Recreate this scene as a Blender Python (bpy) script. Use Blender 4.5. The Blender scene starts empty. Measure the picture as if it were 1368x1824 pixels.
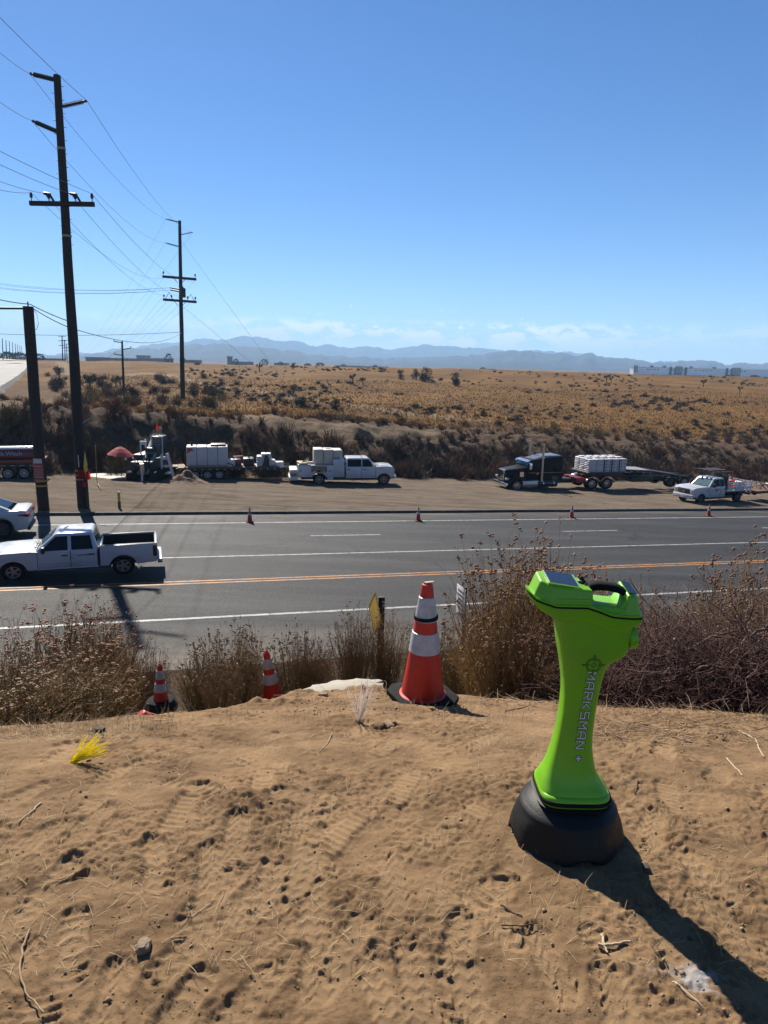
import bpy, bmesh, math, random
import numpy as np
from mathutils import Vector, Matrix, Euler
random.seed(7); np.random.seed(7)
S = bpy.context.scene; COL = S.collection
PI = math.pi; R = math.radians

# ------------------------------------------------------------------ camera
FPX, IW, IH = 1264.0, 1368.0, 1824.0
ROLL = math.atan(.022); PITCH = math.atan(262*math.cos(ROLL)/FPX)
CAM = Vector((0, 0, 1.5))
_f = Vector((0, math.cos(PITCH), -math.sin(PITCH))); _u = Vector((0, math.sin(PITCH), math.cos(PITCH))); _r = Vector((1, 0, 0))
CR = _r*math.cos(ROLL) + _u*math.sin(ROLL); CU = -_r*math.sin(ROLL) + _u*math.cos(ROLL)
cd = bpy.data.cameras.new('camera'); cam = bpy.data.objects.new('camera', cd); COL.objects.link(cam)
m = Matrix((CR, CU, -_f)).transposed().to_4x4(); m.translation = CAM; cam.matrix_world = m
cd.sensor_fit = 'VERTICAL'; cd.sensor_height = 24; cd.lens = 24*FPX/IH
cd.clip_start = .05; cd.clip_end = 30000
S.camera = cam

# ------------------------------------------------------------------ sky, sun, exposure
SUN_AZ, SUN_EL = R(-26), R(42)
w = bpy.data.worlds.new('World'); S.world = w; w.use_nodes = True
nt = w.node_tree; N = nt.nodes; LK = nt.links
bg = N['Background']; bg.inputs['Strength'].default_value = SKY_STRENGTH = .062
sky = N.new('ShaderNodeTexSky'); sky.sky_type = 'NISHITA'; sky.sun_disc = False
sky.sun_elevation = SUN_EL; sky.sun_rotation = SUN_AZ; sky.altitude = 900; sky.air_density = .76; sky.dust_density = .12; sky.ozone_density = 3.0
tc = N.new('ShaderNodeTexCoord'); sep = N.new('ShaderNodeSeparateXYZ'); LK.new(tc.outputs['Generated'], sep.inputs[0])
def wmath(op, a, b=None, c=None):
    n = N.new('ShaderNodeMath'); n.operation = op
    for i, v in enumerate((a, b, c)):
        if v is None: continue
        if isinstance(v, (int, float)): n.inputs[i].default_value = v
        else: LK.new(v, n.inputs[i])
    return n.outputs[0]
az = wmath('ARCTAN2', sep.outputs[0], sep.outputs[1]); el = wmath('ARCSINE', sep.outputs[2])
_am = N.new('ShaderNodeMapRange'); _am.interpolation_type = 'SMOOTHSTEP'; _am.inputs[1].default_value = .36; _am.inputs[2].default_value = .16; _am.inputs[3].default_value = .35; LK.new(wmath('ABSOLUTE', wmath('SUBTRACT', az, .05)), _am.inputs[0]); azm = _am.outputs[0]
def cloud_layer(ks, kz, lo, hi, c, half, detail, rough, seed):
    cmb = N.new('ShaderNodeCombineXYZ'); LK.new(wmath('MULTIPLY', az, ks), cmb.inputs[0]); LK.new(wmath('MULTIPLY', el, kz), cmb.inputs[1]); cmb.inputs[2].default_value = seed
    nz = N.new('ShaderNodeTexNoise'); nz.inputs['Scale'].default_value = 1; nz.inputs['Detail'].default_value = detail; nz.inputs['Roughness'].default_value = rough
    LK.new(cmb.outputs[0], nz.inputs['Vector'])
    mr = N.new('ShaderNodeMapRange'); mr.interpolation_type = 'SMOOTHSTEP'; mr.inputs[1].default_value = lo; mr.inputs[2].default_value = hi; LK.new(nz.outputs[0], mr.inputs[0])
    band = N.new('ShaderNodeMapRange'); band.interpolation_type = 'SMOOTHSTEP'; band.inputs[1].default_value = half; band.inputs[2].default_value = half*.35
    LK.new(wmath('ABSOLUTE', wmath('SUBTRACT', el, c)), band.inputs[0])
    return wmath('MULTIPLY', mr.outputs[0], wmath('MULTIPLY', band.outputs[0], azm))
# heaped clouds low over the hills, streaks, and thin veils
c1 = cloud_layer(34, 70, .45, .55, R(2.4), R(1.25), 6, .62, 3.3)
c2 = cloud_layer(9, 190, .56, .70, R(2.2), R(1.5), 4, .55, 8.1)
c3 = cloud_layer(70, 130, .66, .74, R(3.6), R(1.6), 3, .5, 5.7)
cl = wmath('MAXIMUM', wmath('MULTIPLY', c1, .85), wmath('MAXIMUM', wmath('MULTIPLY', c2, .5), wmath('MULTIPLY', c3, .4)))
mix = N.new('ShaderNodeMix'); mix.data_type = 'RGBA'
hsv = N.new('ShaderNodeHueSaturation'); hsv.inputs['Saturation'].default_value = 1.24; hsv.inputs['Hue'].default_value = .504; LK.new(sky.outputs[0], hsv.inputs['Color'])
LK.new(cl, mix.inputs[0]); LK.new(hsv.outputs[0], mix.inputs[6]); mix.inputs[7].default_value = (10.5, 10.6, 10.8, 1)
LK.new(mix.outputs[2], bg.inputs['Color'])

sd = bpy.data.lights.new('sun', 'SUN'); sd.energy = 5; sd.angle = R(.53); sd.color = (1, .93, .82)
sun = bpy.data.objects.new('sun', sd); COL.objects.link(sun)
SDIR = Vector((math.sin(SUN_AZ)*math.cos(SUN_EL), math.cos(SUN_AZ)*math.cos(SUN_EL), math.sin(SUN_EL)))
sun.rotation_euler = SDIR.to_track_quat('Z', 'Y').to_euler(); sun.location = (-20, 30, 60)
vs = S.view_settings; vs.view_transform = 'Standard'; vs.look = 'None'; vs.gamma = 1; vs.use_curve_mapping = False; vs.exposure = 1.1
S.cycles.use_denoising = True; S.cycles.volume_bounces = 1; S.cycles.max_bounces = 6

# ------------------------------------------------------------------ pixel helpers (photo pixel -> ray from the camera point)
def ray(px, py):
    return _f + CR*((px-IW/2)/FPX) - CU*((py-IH/2)/FPX)
def atY(px, py, Y):
    r = ray(px, py); return CAM + r*(Y/r.y)
PA, PB, PC = -.043, -.025, -4.8
def plane(x, y): return PC + PA*y + PB*x
def G(px, py):
    r = ray(px, py); t = (PC-CAM.z)/(r.z-PA*r.y-PB*r.x)
    return CAM + r*t
RD = Vector((.949, .316, 0)).normalized(); RN = Vector((-.316, .949, 0)).normalized()
RYAW = math.atan2(.316, .949)
def st(s, t): return Vector((0, 0, 0)) + RD*s + RN*t
def onplane(p): return Vector((p[0], p[1], plane(p[0], p[1])))

# ------------------------------------------------------------------ noise
def _h(ix, iy, seed):
    n = (ix.astype(np.int64)*374761393 + iy.astype(np.int64)*668265263 + seed*1442695041) & 0x7fffffff
    n = ((n ^ (n >> 13))*1274126177) & 0x7fffffff
    return ((n ^ (n >> 16)) & 0xffff)/65535.0
def vn(x, y, seed=0):
    x = np.asarray(x, float); y = np.asarray(y, float)
    ix = np.floor(x); iy = np.floor(y); fx = x-ix; fy = y-iy
    fx = fx*fx*fx*(fx*(fx*6-15)+10); fy = fy*fy*fy*(fy*(fy*6-15)+10)
    a = _h(ix, iy, seed); b = _h(ix+1, iy, seed); c = _h(ix, iy+1, seed); d = _h(ix+1, iy+1, seed)
    return (a*(1-fx)+b*fx)*(1-fy) + (c*(1-fx)+d*fx)*fy - .5
def fbm(x, y, oct=4, seed=0, gain=.5):
    v = 0; a = 1; 
    for i in range(oct):
        v = v + a*vn(x*2**i + 17.3*i, y*2**i - 9.1*i, seed+i); a *= gain
    return v
def sm(a, b, x):
    t = np.clip((x-a)/(b-a), 0, 1); return t*t*(3-2*t)

# ------------------------------------------------------------------ materials
MATS = {}
KALB = .66
def mat(name, col, rough=.6, metal=0, var=0, scale=6, bump=0, bscale=40, spec=.5, dirt=None, dscale=3, damt=.4, transl=0, coat=0):
    if name in MATS: return MATS[name]
    mt = bpy.data.materials.new(name); mt.use_nodes = True; MATS[name] = mt
    if metal < .5: col = tuple(c*KALB for c in col)
    if dirt: dirt = tuple(c*KALB for c in dirt)
    n = mt.node_tree.nodes; l = mt.node_tree.links; p = n['Principled BSDF']
    p.inputs['Roughness'].default_value = rough; p.inputs['Metallic'].default_value = metal
    p.inputs['Specular IOR Level'].default_value = spec; p.inputs['Base Color'].default_value = (*col, 1)
    p.inputs['Coat Weight'].default_value = coat; p.inputs['Coat Roughness'].default_value = .06
    t = n.new('ShaderNodeTexCoord')
    src = None
    if var:
        nz = n.new('ShaderNodeTexNoise'); nz.inputs['Scale'].default_value = scale; nz.inputs['Detail'].default_value = 5; l.new(t.outputs['Object'], nz.inputs['Vector'])
        r = n.new('ShaderNodeValToRGB'); r.color_ramp.elements[0].position = .3; r.color_ramp.elements[1].position = .7
        r.color_ramp.elements[0].color = (*[c*(1-var) for c in col], 1); r.color_ramp.elements[1].color = (*[min(1, c*(1+var)) for c in col], 1)
        l.new(nz.outputs[0], r.inputs[0]); src = r.outputs[0]
    if dirt:
        nz = n.new('ShaderNodeTexNoise'); nz.inputs['Scale'].default_value = dscale; nz.inputs['Detail'].default_value = 8; nz.inputs['Roughness'].default_value = .65; l.new(t.outputs['Object'], nz.inputs['Vector'])
        mr = n.new('ShaderNodeMapRange'); mr.inputs[1].default_value = .48; mr.inputs[2].default_value = .72; mr.inputs[4].default_value = damt; l.new(nz.outputs[0], mr.inputs[0])
        mx = n.new('ShaderNodeMix'); mx.data_type = 'RGBA'; l.new(mr.outputs[0], mx.inputs[0])
        if src: l.new(src, mx.inputs[6])
        else: mx.inputs[6].default_value = (*col, 1)
        mx.inputs[7].default_value = (*dirt, 1); src = mx.outputs[2]
    if src: l.new(src, p.inputs['Base Color'])
    if bump:
        nz = n.new('ShaderNodeTexNoise'); nz.inputs['Scale'].default_value = bscale; nz.inputs['Detail'].default_value = 4; l.new(t.outputs['Object'], nz.inputs['Vector'])
        b = n.new('ShaderNodeBump'); b.inputs['Strength'].default_value = bump; b.inputs['Distance'].default_value = .01; l.new(nz.outputs[0], b.inputs['Height']); l.new(b.outputs[0], p.inputs['Normal'])
    if transl:
        tr = n.new('ShaderNodeBsdfTranslucent'); tr.inputs[0].default_value = (*col, 1)
        if src: l.new(src, tr.inputs[0])
        ms = n.new('ShaderNodeMixShader'); ms.inputs[0].default_value = transl
        l.new(p.outputs[0], ms.inputs[1]); l.new(tr.outputs[0], ms.inputs[2]); l.new(ms.outputs[0], n['Material Output'].inputs[0])
    return mt
DUST = (.30, .21, .13)
WHITE = mat('white_paint', (.66, .68, .72), .28, coat=.4, dirt=(.55, .46, .36), dscale=1.6, damt=.5)
WHITE2 = mat('white_plastic', (.80, .80, .80), .5, var=.05, dirt=(.5, .42, .33), damt=.3)
CREAM = mat('cream_plastic', (.66, .60, .48), .5, var=.06, scale=3)
BLACKP = mat('black_paint', (.012, .012, .014), .22, coat=.4, dirt=(.10, .075, .05), dscale=1.6, damt=.3)
RUBBER = mat('black_rubber', (.014, .014, .014), .85, spec=.12, var=.3, scale=30, dirt=(.07, .052, .036), dscale=8, damt=.3)
DARKM = mat('dark_metal', (.02, .02, .021), .5, .3, var=.3, scale=8, dirt=(.09, .065, .045), damt=.4)
BLACKPL = mat('black_plastic', (.015, .015, .016), .5)
CHROME = mat('chrome', (.75, .75, .76), .16, 1)
STEEL = mat('bare_steel', (.45, .45, .46), .35, .8, var=.15)
GLASS = mat('tinted_glass', (.006, .008, .010), .06, 0, spec=.12)
GLASSL = mat('windscreen_glass', (.10, .16, .17), .04, 0, spec=.8)
REDP = mat('red_paint', (.17, .008, .010), .3, coat=.3, dirt=(.12, .06, .04), damt=.3)
REDL = mat('red_lens', (.45, .012, .012), .15)
AMBER = mat('amber_lens', (.7, .25, .03), .2)
CLEAR = mat('clear_lens', (.6, .62, .64), .1, .2)
ORANGE = mat('cone_orange', (.72, .024, .006), .5, var=.10, scale=9, dirt=(.16, .03, .018), dscale=6, damt=.6)
SLEEVE = mat('reflective_sleeve', (.62, .62, .64), .45, .1, var=.08, scale=30, dirt=(.30, .24, .19), dscale=9, damt=.6)
WOOD = mat('weathered_wood', (.42, .30, .17), .8, var=.25, scale=7)
PLANK = mat('bare_board', (.52, .42, .30), .8, var=.15, scale=5)
YELLOW = mat('yellow_paint', (.72, .42, .02), .5, var=.08)
POLEM = mat('creosote_pole', (.036, .020, .014), .85, var=.5, scale=14, bump=.5, bscale=50)
CONC = mat('concrete', (.40, .36, .29), .85, var=.12, scale=6, bump=.3, bscale=60, dirt=(.34, .26, .17), dscale=4)
WIREM = mat('wire_aluminium', (.06, .06, .065), .5, .5)
INSUL = mat('insulator_grey', (.07, .06, .058), .5)
UMB = mat('umbrella_cloth', (.60, .10, .10), .8, transl=.35)

# ------------------------------------------------------------------ object helpers
def link(o, parent=None):
    COL.objects.link(o)
    if parent is not None: o.parent = parent
    return o
def thing(name, label, cat, loc=(0, 0, 0), yaw=0, group=None, scale=1):
    o = bpy.data.objects.new(name, None); COL.objects.link(o); o.empty_display_size = .2
    o.location = loc; o.rotation_euler = (0, 0, yaw); o.scale = (scale,)*3 if isinstance(scale, (int, float)) else scale
    o['label'] = label; o['category'] = cat
    if group: o['group'] = group
    return o
def tag(o, label=None, cat=None, group=None, kind=None):
    if label: o['label'] = label
    if cat: o['category'] = cat
    if group: o['group'] = group
    if kind: o['kind'] = kind
    return o
def dup(o, parent=None, label=None, group=None, loc=None, yaw=None, scale=None):
    c = o.copy(); COL.objects.link(c)
    if parent is not None: c.parent = parent
    for ch in list(o.children): dup(ch, c)
    if label: c['label'] = label
    if group: c['group'] = group
    if loc is not None: c.location = loc
    if yaw is not None: c.rotation_euler.z = yaw
    if scale is not None: c.scale = (scale,)*3 if isinstance(scale, (int, float)) else scale
    return c
class MB:
    """collects simple solids and links them as one mesh"""
    def __init__(s): s.bm = bmesh.new()
    def _add(s, vs, fs, M=None):
        bv = [s.bm.verts.new(M @ Vector(v) if M else v) for v in vs]
        out = []
        for f in fs:
            try: out.append(s.bm.faces.new([bv[i] for i in f]))
            except ValueError: pass
        return bv, out
    def box(s, lo, hi, bevel=0, M=None, taper=None, seg=2):
        x0, y0, z0 = lo; x1, y1, z1 = hi
        vs = [(x0,y0,z0),(x1,y0,z0),(x1,y1,z0),(x0,y1,z0),(x0,y0,z1),(x1,y0,z1),(x1,y1,z1),(x0,y1,z1)]
        if taper:
            cx, cy = (x0+x1)/2, (y0+y1)/2
            vs = [(v if i < 4 else (cx+(v[0]-cx)*taper[0], cy+(v[1]-cy)*taper[1], v[2])) for i, v in enumerate(vs)]
        bv, bf = s._add(vs, [(3,2,1,0),(4,5,6,7),(0,1,5,4),(1,2,6,5),(2,3,7,6),(3,0,4,7)], M)
        if bevel:
            es = {e for f in bf for e in f.edges}
            bmesh.ops.bevel(s.bm, geom=list(es), offset=bevel, segments=seg, affect='EDGES', profile=.5)
        return s
    def hexa(s, b, t, bevel=0, seg=3):
        """solid from a bottom ring and a top ring of equal length"""
        n = len(b); vs = list(b)+list(t)
        fs = [tuple(reversed(range(n))), tuple(range(n, 2*n))] + [(i, (i+1) % n, n+(i+1) % n, n+i) for i in range(n)]
        bv, bf = s._add(vs, fs)
        if bevel:
            es = {e for f in bf[1:] for e in f.edges if not all(v in bv[:n] for v in e.verts)}
            bmesh.ops.bevel(s.bm, geom=list(es), offset=bevel, segments=seg, affect='EDGES', profile=.5)
        return s
    def prism(s, poly, y0, y1, bevel=0, axis='y', inset=0, seg=2):
        """polygon in XZ pushed along Y (or XY along Z, or YZ along X)"""
        n = len(poly)
        def P(a, b, c): return (a, c, b) if axis == 'y' else ((a, b, c) if axis == 'z' else (c, a, b))
        vs = [P(a, b, y0) for a, b in poly] + [P(a, b, y1) for a, b in poly]
        fs = [tuple(range(n)), tuple(reversed(range(n, 2*n)))] + [(i, n+i, n+(i+1) % n, (i+1) % n) for i in range(n)]
        bv, bf = s._add(vs, fs)
        bmesh.ops.recalc_face_normals(s.bm, faces=bf)
        if bevel:
            es = {e for f in bf[:2] for e in f.edges}
            bmesh.ops.bevel(s.bm, geom=list(es), offset=bevel, segments=seg, affect='EDGES', profile=.5, clamp_overlap=True)
        return s
    def tube(s, pts, r, n=8, r2=None, cap=True):
        pts = [Vector(p) for p in pts]; k = len(pts); r2 = r if r2 is None else r2
        rings = []; ref = None
        for i, p in enumerate(pts):
            d = (pts[min(i+1, k-1)]-pts[max(i-1, 0)]).normalized()
            if ref is None:
                ref = Vector((0, 0, 1)) if abs(d.z) < .9 else Vector((1, 0, 0))
            a = d.cross(ref).normalized(); b = d.cross(a).normalized(); ref = b.cross(d) if False else ref
            rr = r+(r2-r)*i/max(1, k-1)
            rings.append([s.bm.verts.new(p+a*(rr*math.cos(2*PI*j/n))+b*(rr*math.sin(2*PI*j/n))) for j in range(n)])
        for i in range(k-1):
            for j in range(n):
                s.bm.faces.new((rings[i][j], rings[i][(j+1) % n], rings[i+1][(j+1) % n], rings[i+1][j]))
        if cap and n > 2:
            s.bm.faces.new(list(reversed(rings[0]))); s.bm.faces.new(rings[-1])
        return s
    def lathe(s, prof, n=24, M=None, closed=False):
        """profile of (radius, height) turned about Z, M places it"""
        rings = []
        for r_, z in prof:
            if r_ < 1e-6: rings.append([s.bm.verts.new(M @ Vector((0, 0, z)) if M else (0, 0, z))])
            else: rings.append([s.bm.verts.new((M @ Vector((r_*math.cos(2*PI*j/n), r_*math.sin(2*PI*j/n), z))) if M else (r_*math.cos(2*PI*j/n), r_*math.sin(2*PI*j/n), z)) for j in range(n)])
        m_ = len(rings); pairs = [(i, i+1) for i in range(m_-1)] + ([(m_-1, 0)] if closed else [])
        for i, k in pairs:
            A, B = rings[i], rings[k]
            for j in range(n):
                j2 = (j+1) % n
                if len(A) == 1 and len(B) == 1: continue
                if len(A) == 1: s.bm.faces.new((A[0], B[j2], B[j]))
                elif len(B) == 1: s.bm.faces.new((A[j], A[j2], B[0]))
                else: s.bm.faces.new((A[j], A[j2], B[j2], B[j]))
        return s
    def quad(s, a, b, c, d):
        s.bm.faces.new([s.bm.verts.new(p) for p in (a, b, c, d)]); return s
    def plate(s, pts, th):
        """thin solid from a flat loop, thickness along its normal"""
        pts = [Vector(p) for p in pts]; nrm = (pts[1]-pts[0]).cross(pts[2]-pts[1]).normalized()*th
        n = len(pts); s._add(pts+[p+nrm for p in pts], [tuple(reversed(range(n))), tuple(range(n, 2*n))]+[(i, (i+1) % n, n+(i+1) % n, n+i) for i in range(n)])
        return s
    def mesh(s, name, angle=32, normals=True):
        if normals: bmesh.ops.recalc_face_normals(s.bm, faces=s.bm.faces)
        me = bpy.data.meshes.new(name); s.bm.to_mesh(me); s.bm.free()
        if angle:
            me.polygons.foreach_set('use_smooth', [True]*len(me.polygons)); me.set_sharp_from_angle(angle=R(angle))
        return me
    def build(s, name, mt, parent=None, label=None, angle=32, normals=True):
        me = s.mesh(name, angle, normals); me.materials.append(mt)
        o = bpy.data.objects.new(name, me); link(o, parent)
        if label: o['label'] = label
        return o
def npmesh(name, v, f, mt, smooth=True):
    me = bpy.data.meshes.new(name); v = np.asarray(v, np.float32); f = np.asarray(f, np.int32)
    me.vertices.add(len(v)); me.vertices.foreach_set('co', v.ravel())
    k = f.shape[1]; me.loops.add(f.size); me.loops.foreach_set('vertex_index', f.ravel())
    me.polygons.add(len(f)); me.polygons.foreach_set('loop_start', np.arange(0, f.size, k, dtype=np.int32))
    try: me.polygons.foreach_set('loop_total', np.full(len(f), k, np.int32))
    except Exception: pass
    me.update(calc_edges=True); me.validate()
    if smooth: me.polygons.foreach_set('use_smooth', [True]*len(f))
    me.materials.append(mt)
    return me
def text_mesh(body, size, offset=0, ext=0, width=1.0, spacing=1.0):
    c = bpy.data.curves.new('lettering', 'FONT'); c.body = body; c.size = size; c.offset = offset; c.extrude = ext; c.align_x = 'CENTER'; c.align_y = 'CENTER'; c.space_character = spacing; c.resolution_u = 4
    o = bpy.data.objects.new('lettering', c); COL.objects.link(o)
    dg = bpy.context.evaluated_depsgraph_get(); me = bpy.data.meshes.new_from_object(o.evaluated_get(dg)); bpy.data.objects.remove(o)
    for v in me.vertices: v.co.x *= width
    return me
# ================================================================== TERRAIN
_yy = np.arange(-40, 60, .05)
_zz = np.interp(_yy, [-40, -6, 0, 1.9, 2.5, 3.2, 4.05, 5, 6, 8, 10, 13, 15, 16.5, 60], [.1, .08, .03, 0, -.05, -.21, -.52, -.93, -1.5, -2.55, -3.57, -4.65, -5.25, -5.6, -6.5])
_k = np.exp(-.5*(np.arange(-12, 13)*.05/.22)**2); _k /= _k.sum(); _zz = np.convolve(np.pad(_zz, 12, 'edge'), _k, 'valid')
def zfg(x, y):
    xa = np.sqrt(x*x+.05); return np.interp(y+np.where(x < 0, .34*xa, .06*xa)*np.clip((y-2)/2.5, 0, 1)-np.where(x < 0, .076, .0134)*np.clip((y-2)/2.5, 0, 1), _yy, _zz)
_PL = ([50, 57, 70, 100, 160, 300, 340, 420, 600, 9000], [3.7, 3.7, 4.4, 4.85, 4.0, 1.3, 1.15, 2.6, 4, 4])
_PM = ([60, 66, 80, 110, 160, 250, 290, 400, 600, 9000], [5.5, 5.57, 5.85, 5.4, 4.05, 1.2, 1.0, 3, 4, 4])
_PR = ([70, 78, 95, 130, 180, 260, 300, 400, 600, 9000], [7.8, 7.9, 7.6, 6.7, 5.0, 1.95, 1.75, 3.5, 5, 5])
def zfield(x, y):
    u = np.clip(x/np.maximum(y, 1), -.7, .7)
    l, m_, r = (1.5-np.interp(y, *p) for p in (_PL, _PM, _PR))
    z = np.where(u < 0, m_+(l-m_)*np.clip(-u/.5, 0, 1.2), m_+(r-m_)*np.clip(u/.5, 0, 1.2))
    far = sm(700, 300, y)
    return z + far*(fbm(x/38, y/38, 3, 5)*1.0*sm(70, 150, y) + fbm(x/9, y/9, 3, 9)*.45)
def tcoord(x, y): return RN.x*x + RN.y*y
def scoord(x, y): return RD.x*x + RD.y*y
def bank_k(x, y):
    t = tcoord(x, y); s = scoord(x, y)
    return sm(52.2, 61.5, t + fbm(s/11, t/11, 2, 21)*3.2 + fbm(s/3.2, t/7, 3, 23)*1.6)
def Hn(x, y):
    x = np.asarray(x, float); y = np.asarray(y, float)
    t = tcoord(x, y); pl = PC+PA*y+PB*x
    k = sm(11.5, 15.9, t); z = zfg(x, y)+sm(4.5, 7, y)*fbm(x/1.3, y/1.3, 3, 31)*.22*sm(15.5, 12, t)
    z = z*(1-k)+pl*k
    lot = sm(36.3, 39, t)*fbm(x/2.2, y/2.2, 4, 41)*.07
    z = z + np.where((t > 15.9) & (t < 36.2), -.06, 0) + np.where(t >= 36.2, lot, 0)
    kb = bank_k(x, y); zf = zfield(x, y)
    s = scoord(x, y)
    gul = -np.abs(fbm(s/2.1, t/9, 3, 51))*.9*kb*(1-kb)*4 + fbm(x/.9, y/.9, 3, 55)*.36*np.clip(kb*3, 0, 1)*sm(140, 70, t)
    return z*(1-kb)+zf*kb+gul
def H(x, y): return float(Hn(np.array([x]), np.array([y]))[0])
def T(px, py, y0=20, y1=420):
    """first hit of the ray through a photo point with the terrain, looking from y0 on"""
    r = ray(px, py); ys = np.concatenate([np.arange(y0, 90, .1), np.arange(90, y1, .4)])
    X = CAM.x+r.x*ys/r.y; Z = CAM.z+r.z*ys/r.y; hz = Hn(X, ys); i = np.argmax(Z < hz)
    if Z[i] >= hz[i]: i = len(ys)-1
    return Vector((X[i], ys[i], hz[i]))
# far sheet -----------------------------------------------------------
rows = np.concatenate([np.arange(-40, 0, 5), np.arange(0, 20, .5), np.arange(20, 38, 1), np.arange(38, 82, .28), np.geomspace(82, 7600, 210)])
us = np.linspace(-1, 1, 520)
YY, UU = np.meshgrid(rows, us, indexing='ij'); XX = UU*(YY*1.02+44)
ZZ = Hn(XX, YY)
# keep the coarse sheet under the finely modelled foreground
inp = (YY < 7.3)*(np.abs(XX) < 30); ZZ = ZZ - .12*sm(7.4, 6.4, YY)*inp
nr, nc = YY.shape
idx = np.arange(nr*nc).reshape(nr, nc)
F_ = np.stack([idx[:-1, :-1], idx[:-1, 1:], idx[1:, 1:], idx[1:, :-1]], -1).reshape(-1, 4)
tt = tcoord(XX, YY)
TRACKS = [[(330, 676), (400, 690), (470, 699), (560, 713), (640, 724), (720, 735), (800, 743), (880, 750)],
          [(108, 645), (115, 655), (118, 668)], [(-10, 724), (60, 716), (130, 708), (200, 716), (300, 728), (400, 741), (500, 752), (620, 764), (760, 774)], [(230, 668), (260, 664), (300, 668), (330, 676)]]
TSEG = []
trk = np.zeros_like(YY)
for pl_ in TRACKS:
    w3 = [T(a, b, 52 if len(pl_) == 9 else 66) for a, b in pl_]
    for a, b in zip(w3, w3[1:]):
        TSEG.append((a, b)); d = (b-a).xy; L2 = max(d.length_squared, 1e-6)
        q = np.clip(((XX-a.x)*d.x+(YY-a.y)*d.y)/L2, 0, 1)
        dist = np.hypot(XX-a.x-q*d.x, YY-a.y-q*d.y); trk = np.maximum(trk, sm(2.4, .9, dist)*sm(-.5, .1, fbm(XX/4, YY/4, 3, 63)+.15))
gold = sm(63.5, 72, tt+fbm(XX/14, YY/14, 3, 61)*12)
gold = gold*(1-.55*sm(-.18, -.36, XX/np.maximum(YY, 1))*sm(150, 90, YY))
lotz = sm(36, 36.4, tt)*sm(53, 51, tt)
zone = np.stack([gold, trk, lotz, np.ones_like(gold)], -1)
def set_attr(me, name, arr):
    a = me.color_attributes.new(name, 'FLOAT_COLOR', 'POINT'); a.data.foreach_set('color', np.asarray(arr, np.float32).ravel())
class NT:
    def __init__(s, name):
        s.m = bpy.data.materials.new(name); s.m.use_nodes = True; s.n = s.m.node_tree.nodes; s.l = s.m.node_tree.links; s.p = s.n['Principled BSDF']
        s.tc = s.n.new('ShaderNodeTexCoord'); s.obj = s.tc.outputs['Object']
    def noise(s, scale, detail=5, rough=.55, vec=None, stretch=None):
        v = vec or s.obj
        if stretch:
            mp = s.n.new('ShaderNodeMapping'); mp.inputs['Scale'].default_value = stretch[:3]
            if len(stretch) > 3: mp.inputs['Rotation'].default_value = (0, 0, stretch[3])
            s.l.new(v, mp.inputs[0]); v = mp.outputs[0]
        z = s.n.new('ShaderNodeTexNoise'); z.inputs['Scale'].default_value = scale; z.inputs['Detail'].default_value = detail; z.inputs['Roughness'].default_value = rough
        s.l.new(v, z.inputs['Vector']); return z.outputs[0]
    def rng(s, v, a, b, c=0, d=1):
        z = s.n.new('ShaderNodeMapRange'); z.inputs[1].default_value = a; z.inputs[2].default_value = b; z.inputs[3].default_value = c; z.inputs[4].default_value = d
        s.l.new(v, z.inputs[0]); return z.outputs[0]
    def mix(s, f, a, b, mode='MIX'):
        z = s.n.new('ShaderNodeMix'); z.data_type = 'RGBA'; z.blend_type = mode
        for i, v in ((0, f), (6, a), (7, b)):
            if isinstance(v, (int, float)): z.inputs[i].default_value = v
            elif isinstance(v, tuple): z.inputs[i].default_value = (*[c_*KALB for c_ in v], 1)
            else: s.l.new(v, z.inputs[i])
        return z.outputs[2]
    def math(s, op, a, b=0):
        z = s.n.new('ShaderNodeMath'); z.operation = op
        for i, v in enumerate((a, b)):
            if isinstance(v, (int, float)): z.inputs[i].default_value = v
            else: s.l.new(v, z.inputs[i])
        return z.outputs[0]
    def attr(s, name):
        z = s.n.new('ShaderNodeAttribute'); z.attribute_name = name; q = s.n.new('ShaderNodeSeparateColor'); s.l.new(z.outputs['Color'], q.inputs[0]); return q.outputs
    def bump(s, h, strength=.5, dist=.02, prev=None):
        z = s.n.new('ShaderNodeBump'); z.inputs['Strength'].default_value = strength; z.inputs['Distance'].default_value = dist; s.l.new(h, z.inputs['Height'])
        if prev: s.l.new(prev, z.inputs['Normal'])
        return z.outputs[0]
    def done(s, col, rough, nrm=None, spec=.3):
        s.l.new(col, s.p.inputs['Base Color']); s.p.inputs['Specular IOR Level'].default_value = spec
        if isinstance(rough, (int, float)): s.p.inputs['Roughness'].default_value = rough
        else: s.l.new(rough, s.p.inputs['Roughness'])
        if nrm: s.l.new(nrm, s.p.inputs['Normal'])
        return s.m
q = NT('terrain_soil'); za = q.attr('zone')
bank = q.mix(q.rng(q.noise(.9, 8, .65), .35, .65), (.080, .050, .032), (.205, .132, .085))
goldc = q.mix(q.rng(q.noise(.06, 6, .6), .38, .62), (.135, .064, .012), (.25, .125, .025))
goldc = q.mix(q.rng(q.noise(1.6, 6, .7), .52, .68), goldc, (.075, .045, .022))
goldc = q.mix(q.rng(q.noise(.22, 5, .7), .60, .72), goldc, (.26, .15, .06))
lotc = q.mix(q.rng(q.noise(1.1, 8, .6, stretch=(.35, 1.4, 1, -RYAW)), .35, .65), (.18, .132, .092), (.30, .235, .172))
lotc = q.mix(q.rng(q.noise(.35, 6, .6), .55, .7, 0, .55), lotc, (.12, .088, .062))
c = q.mix(za[0], bank, goldc); c = q.mix(za[2], c, lotc); c = q.mix(q.math('MULTIPLY', za[1], .8), c, (.30, .22, .14))
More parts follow.
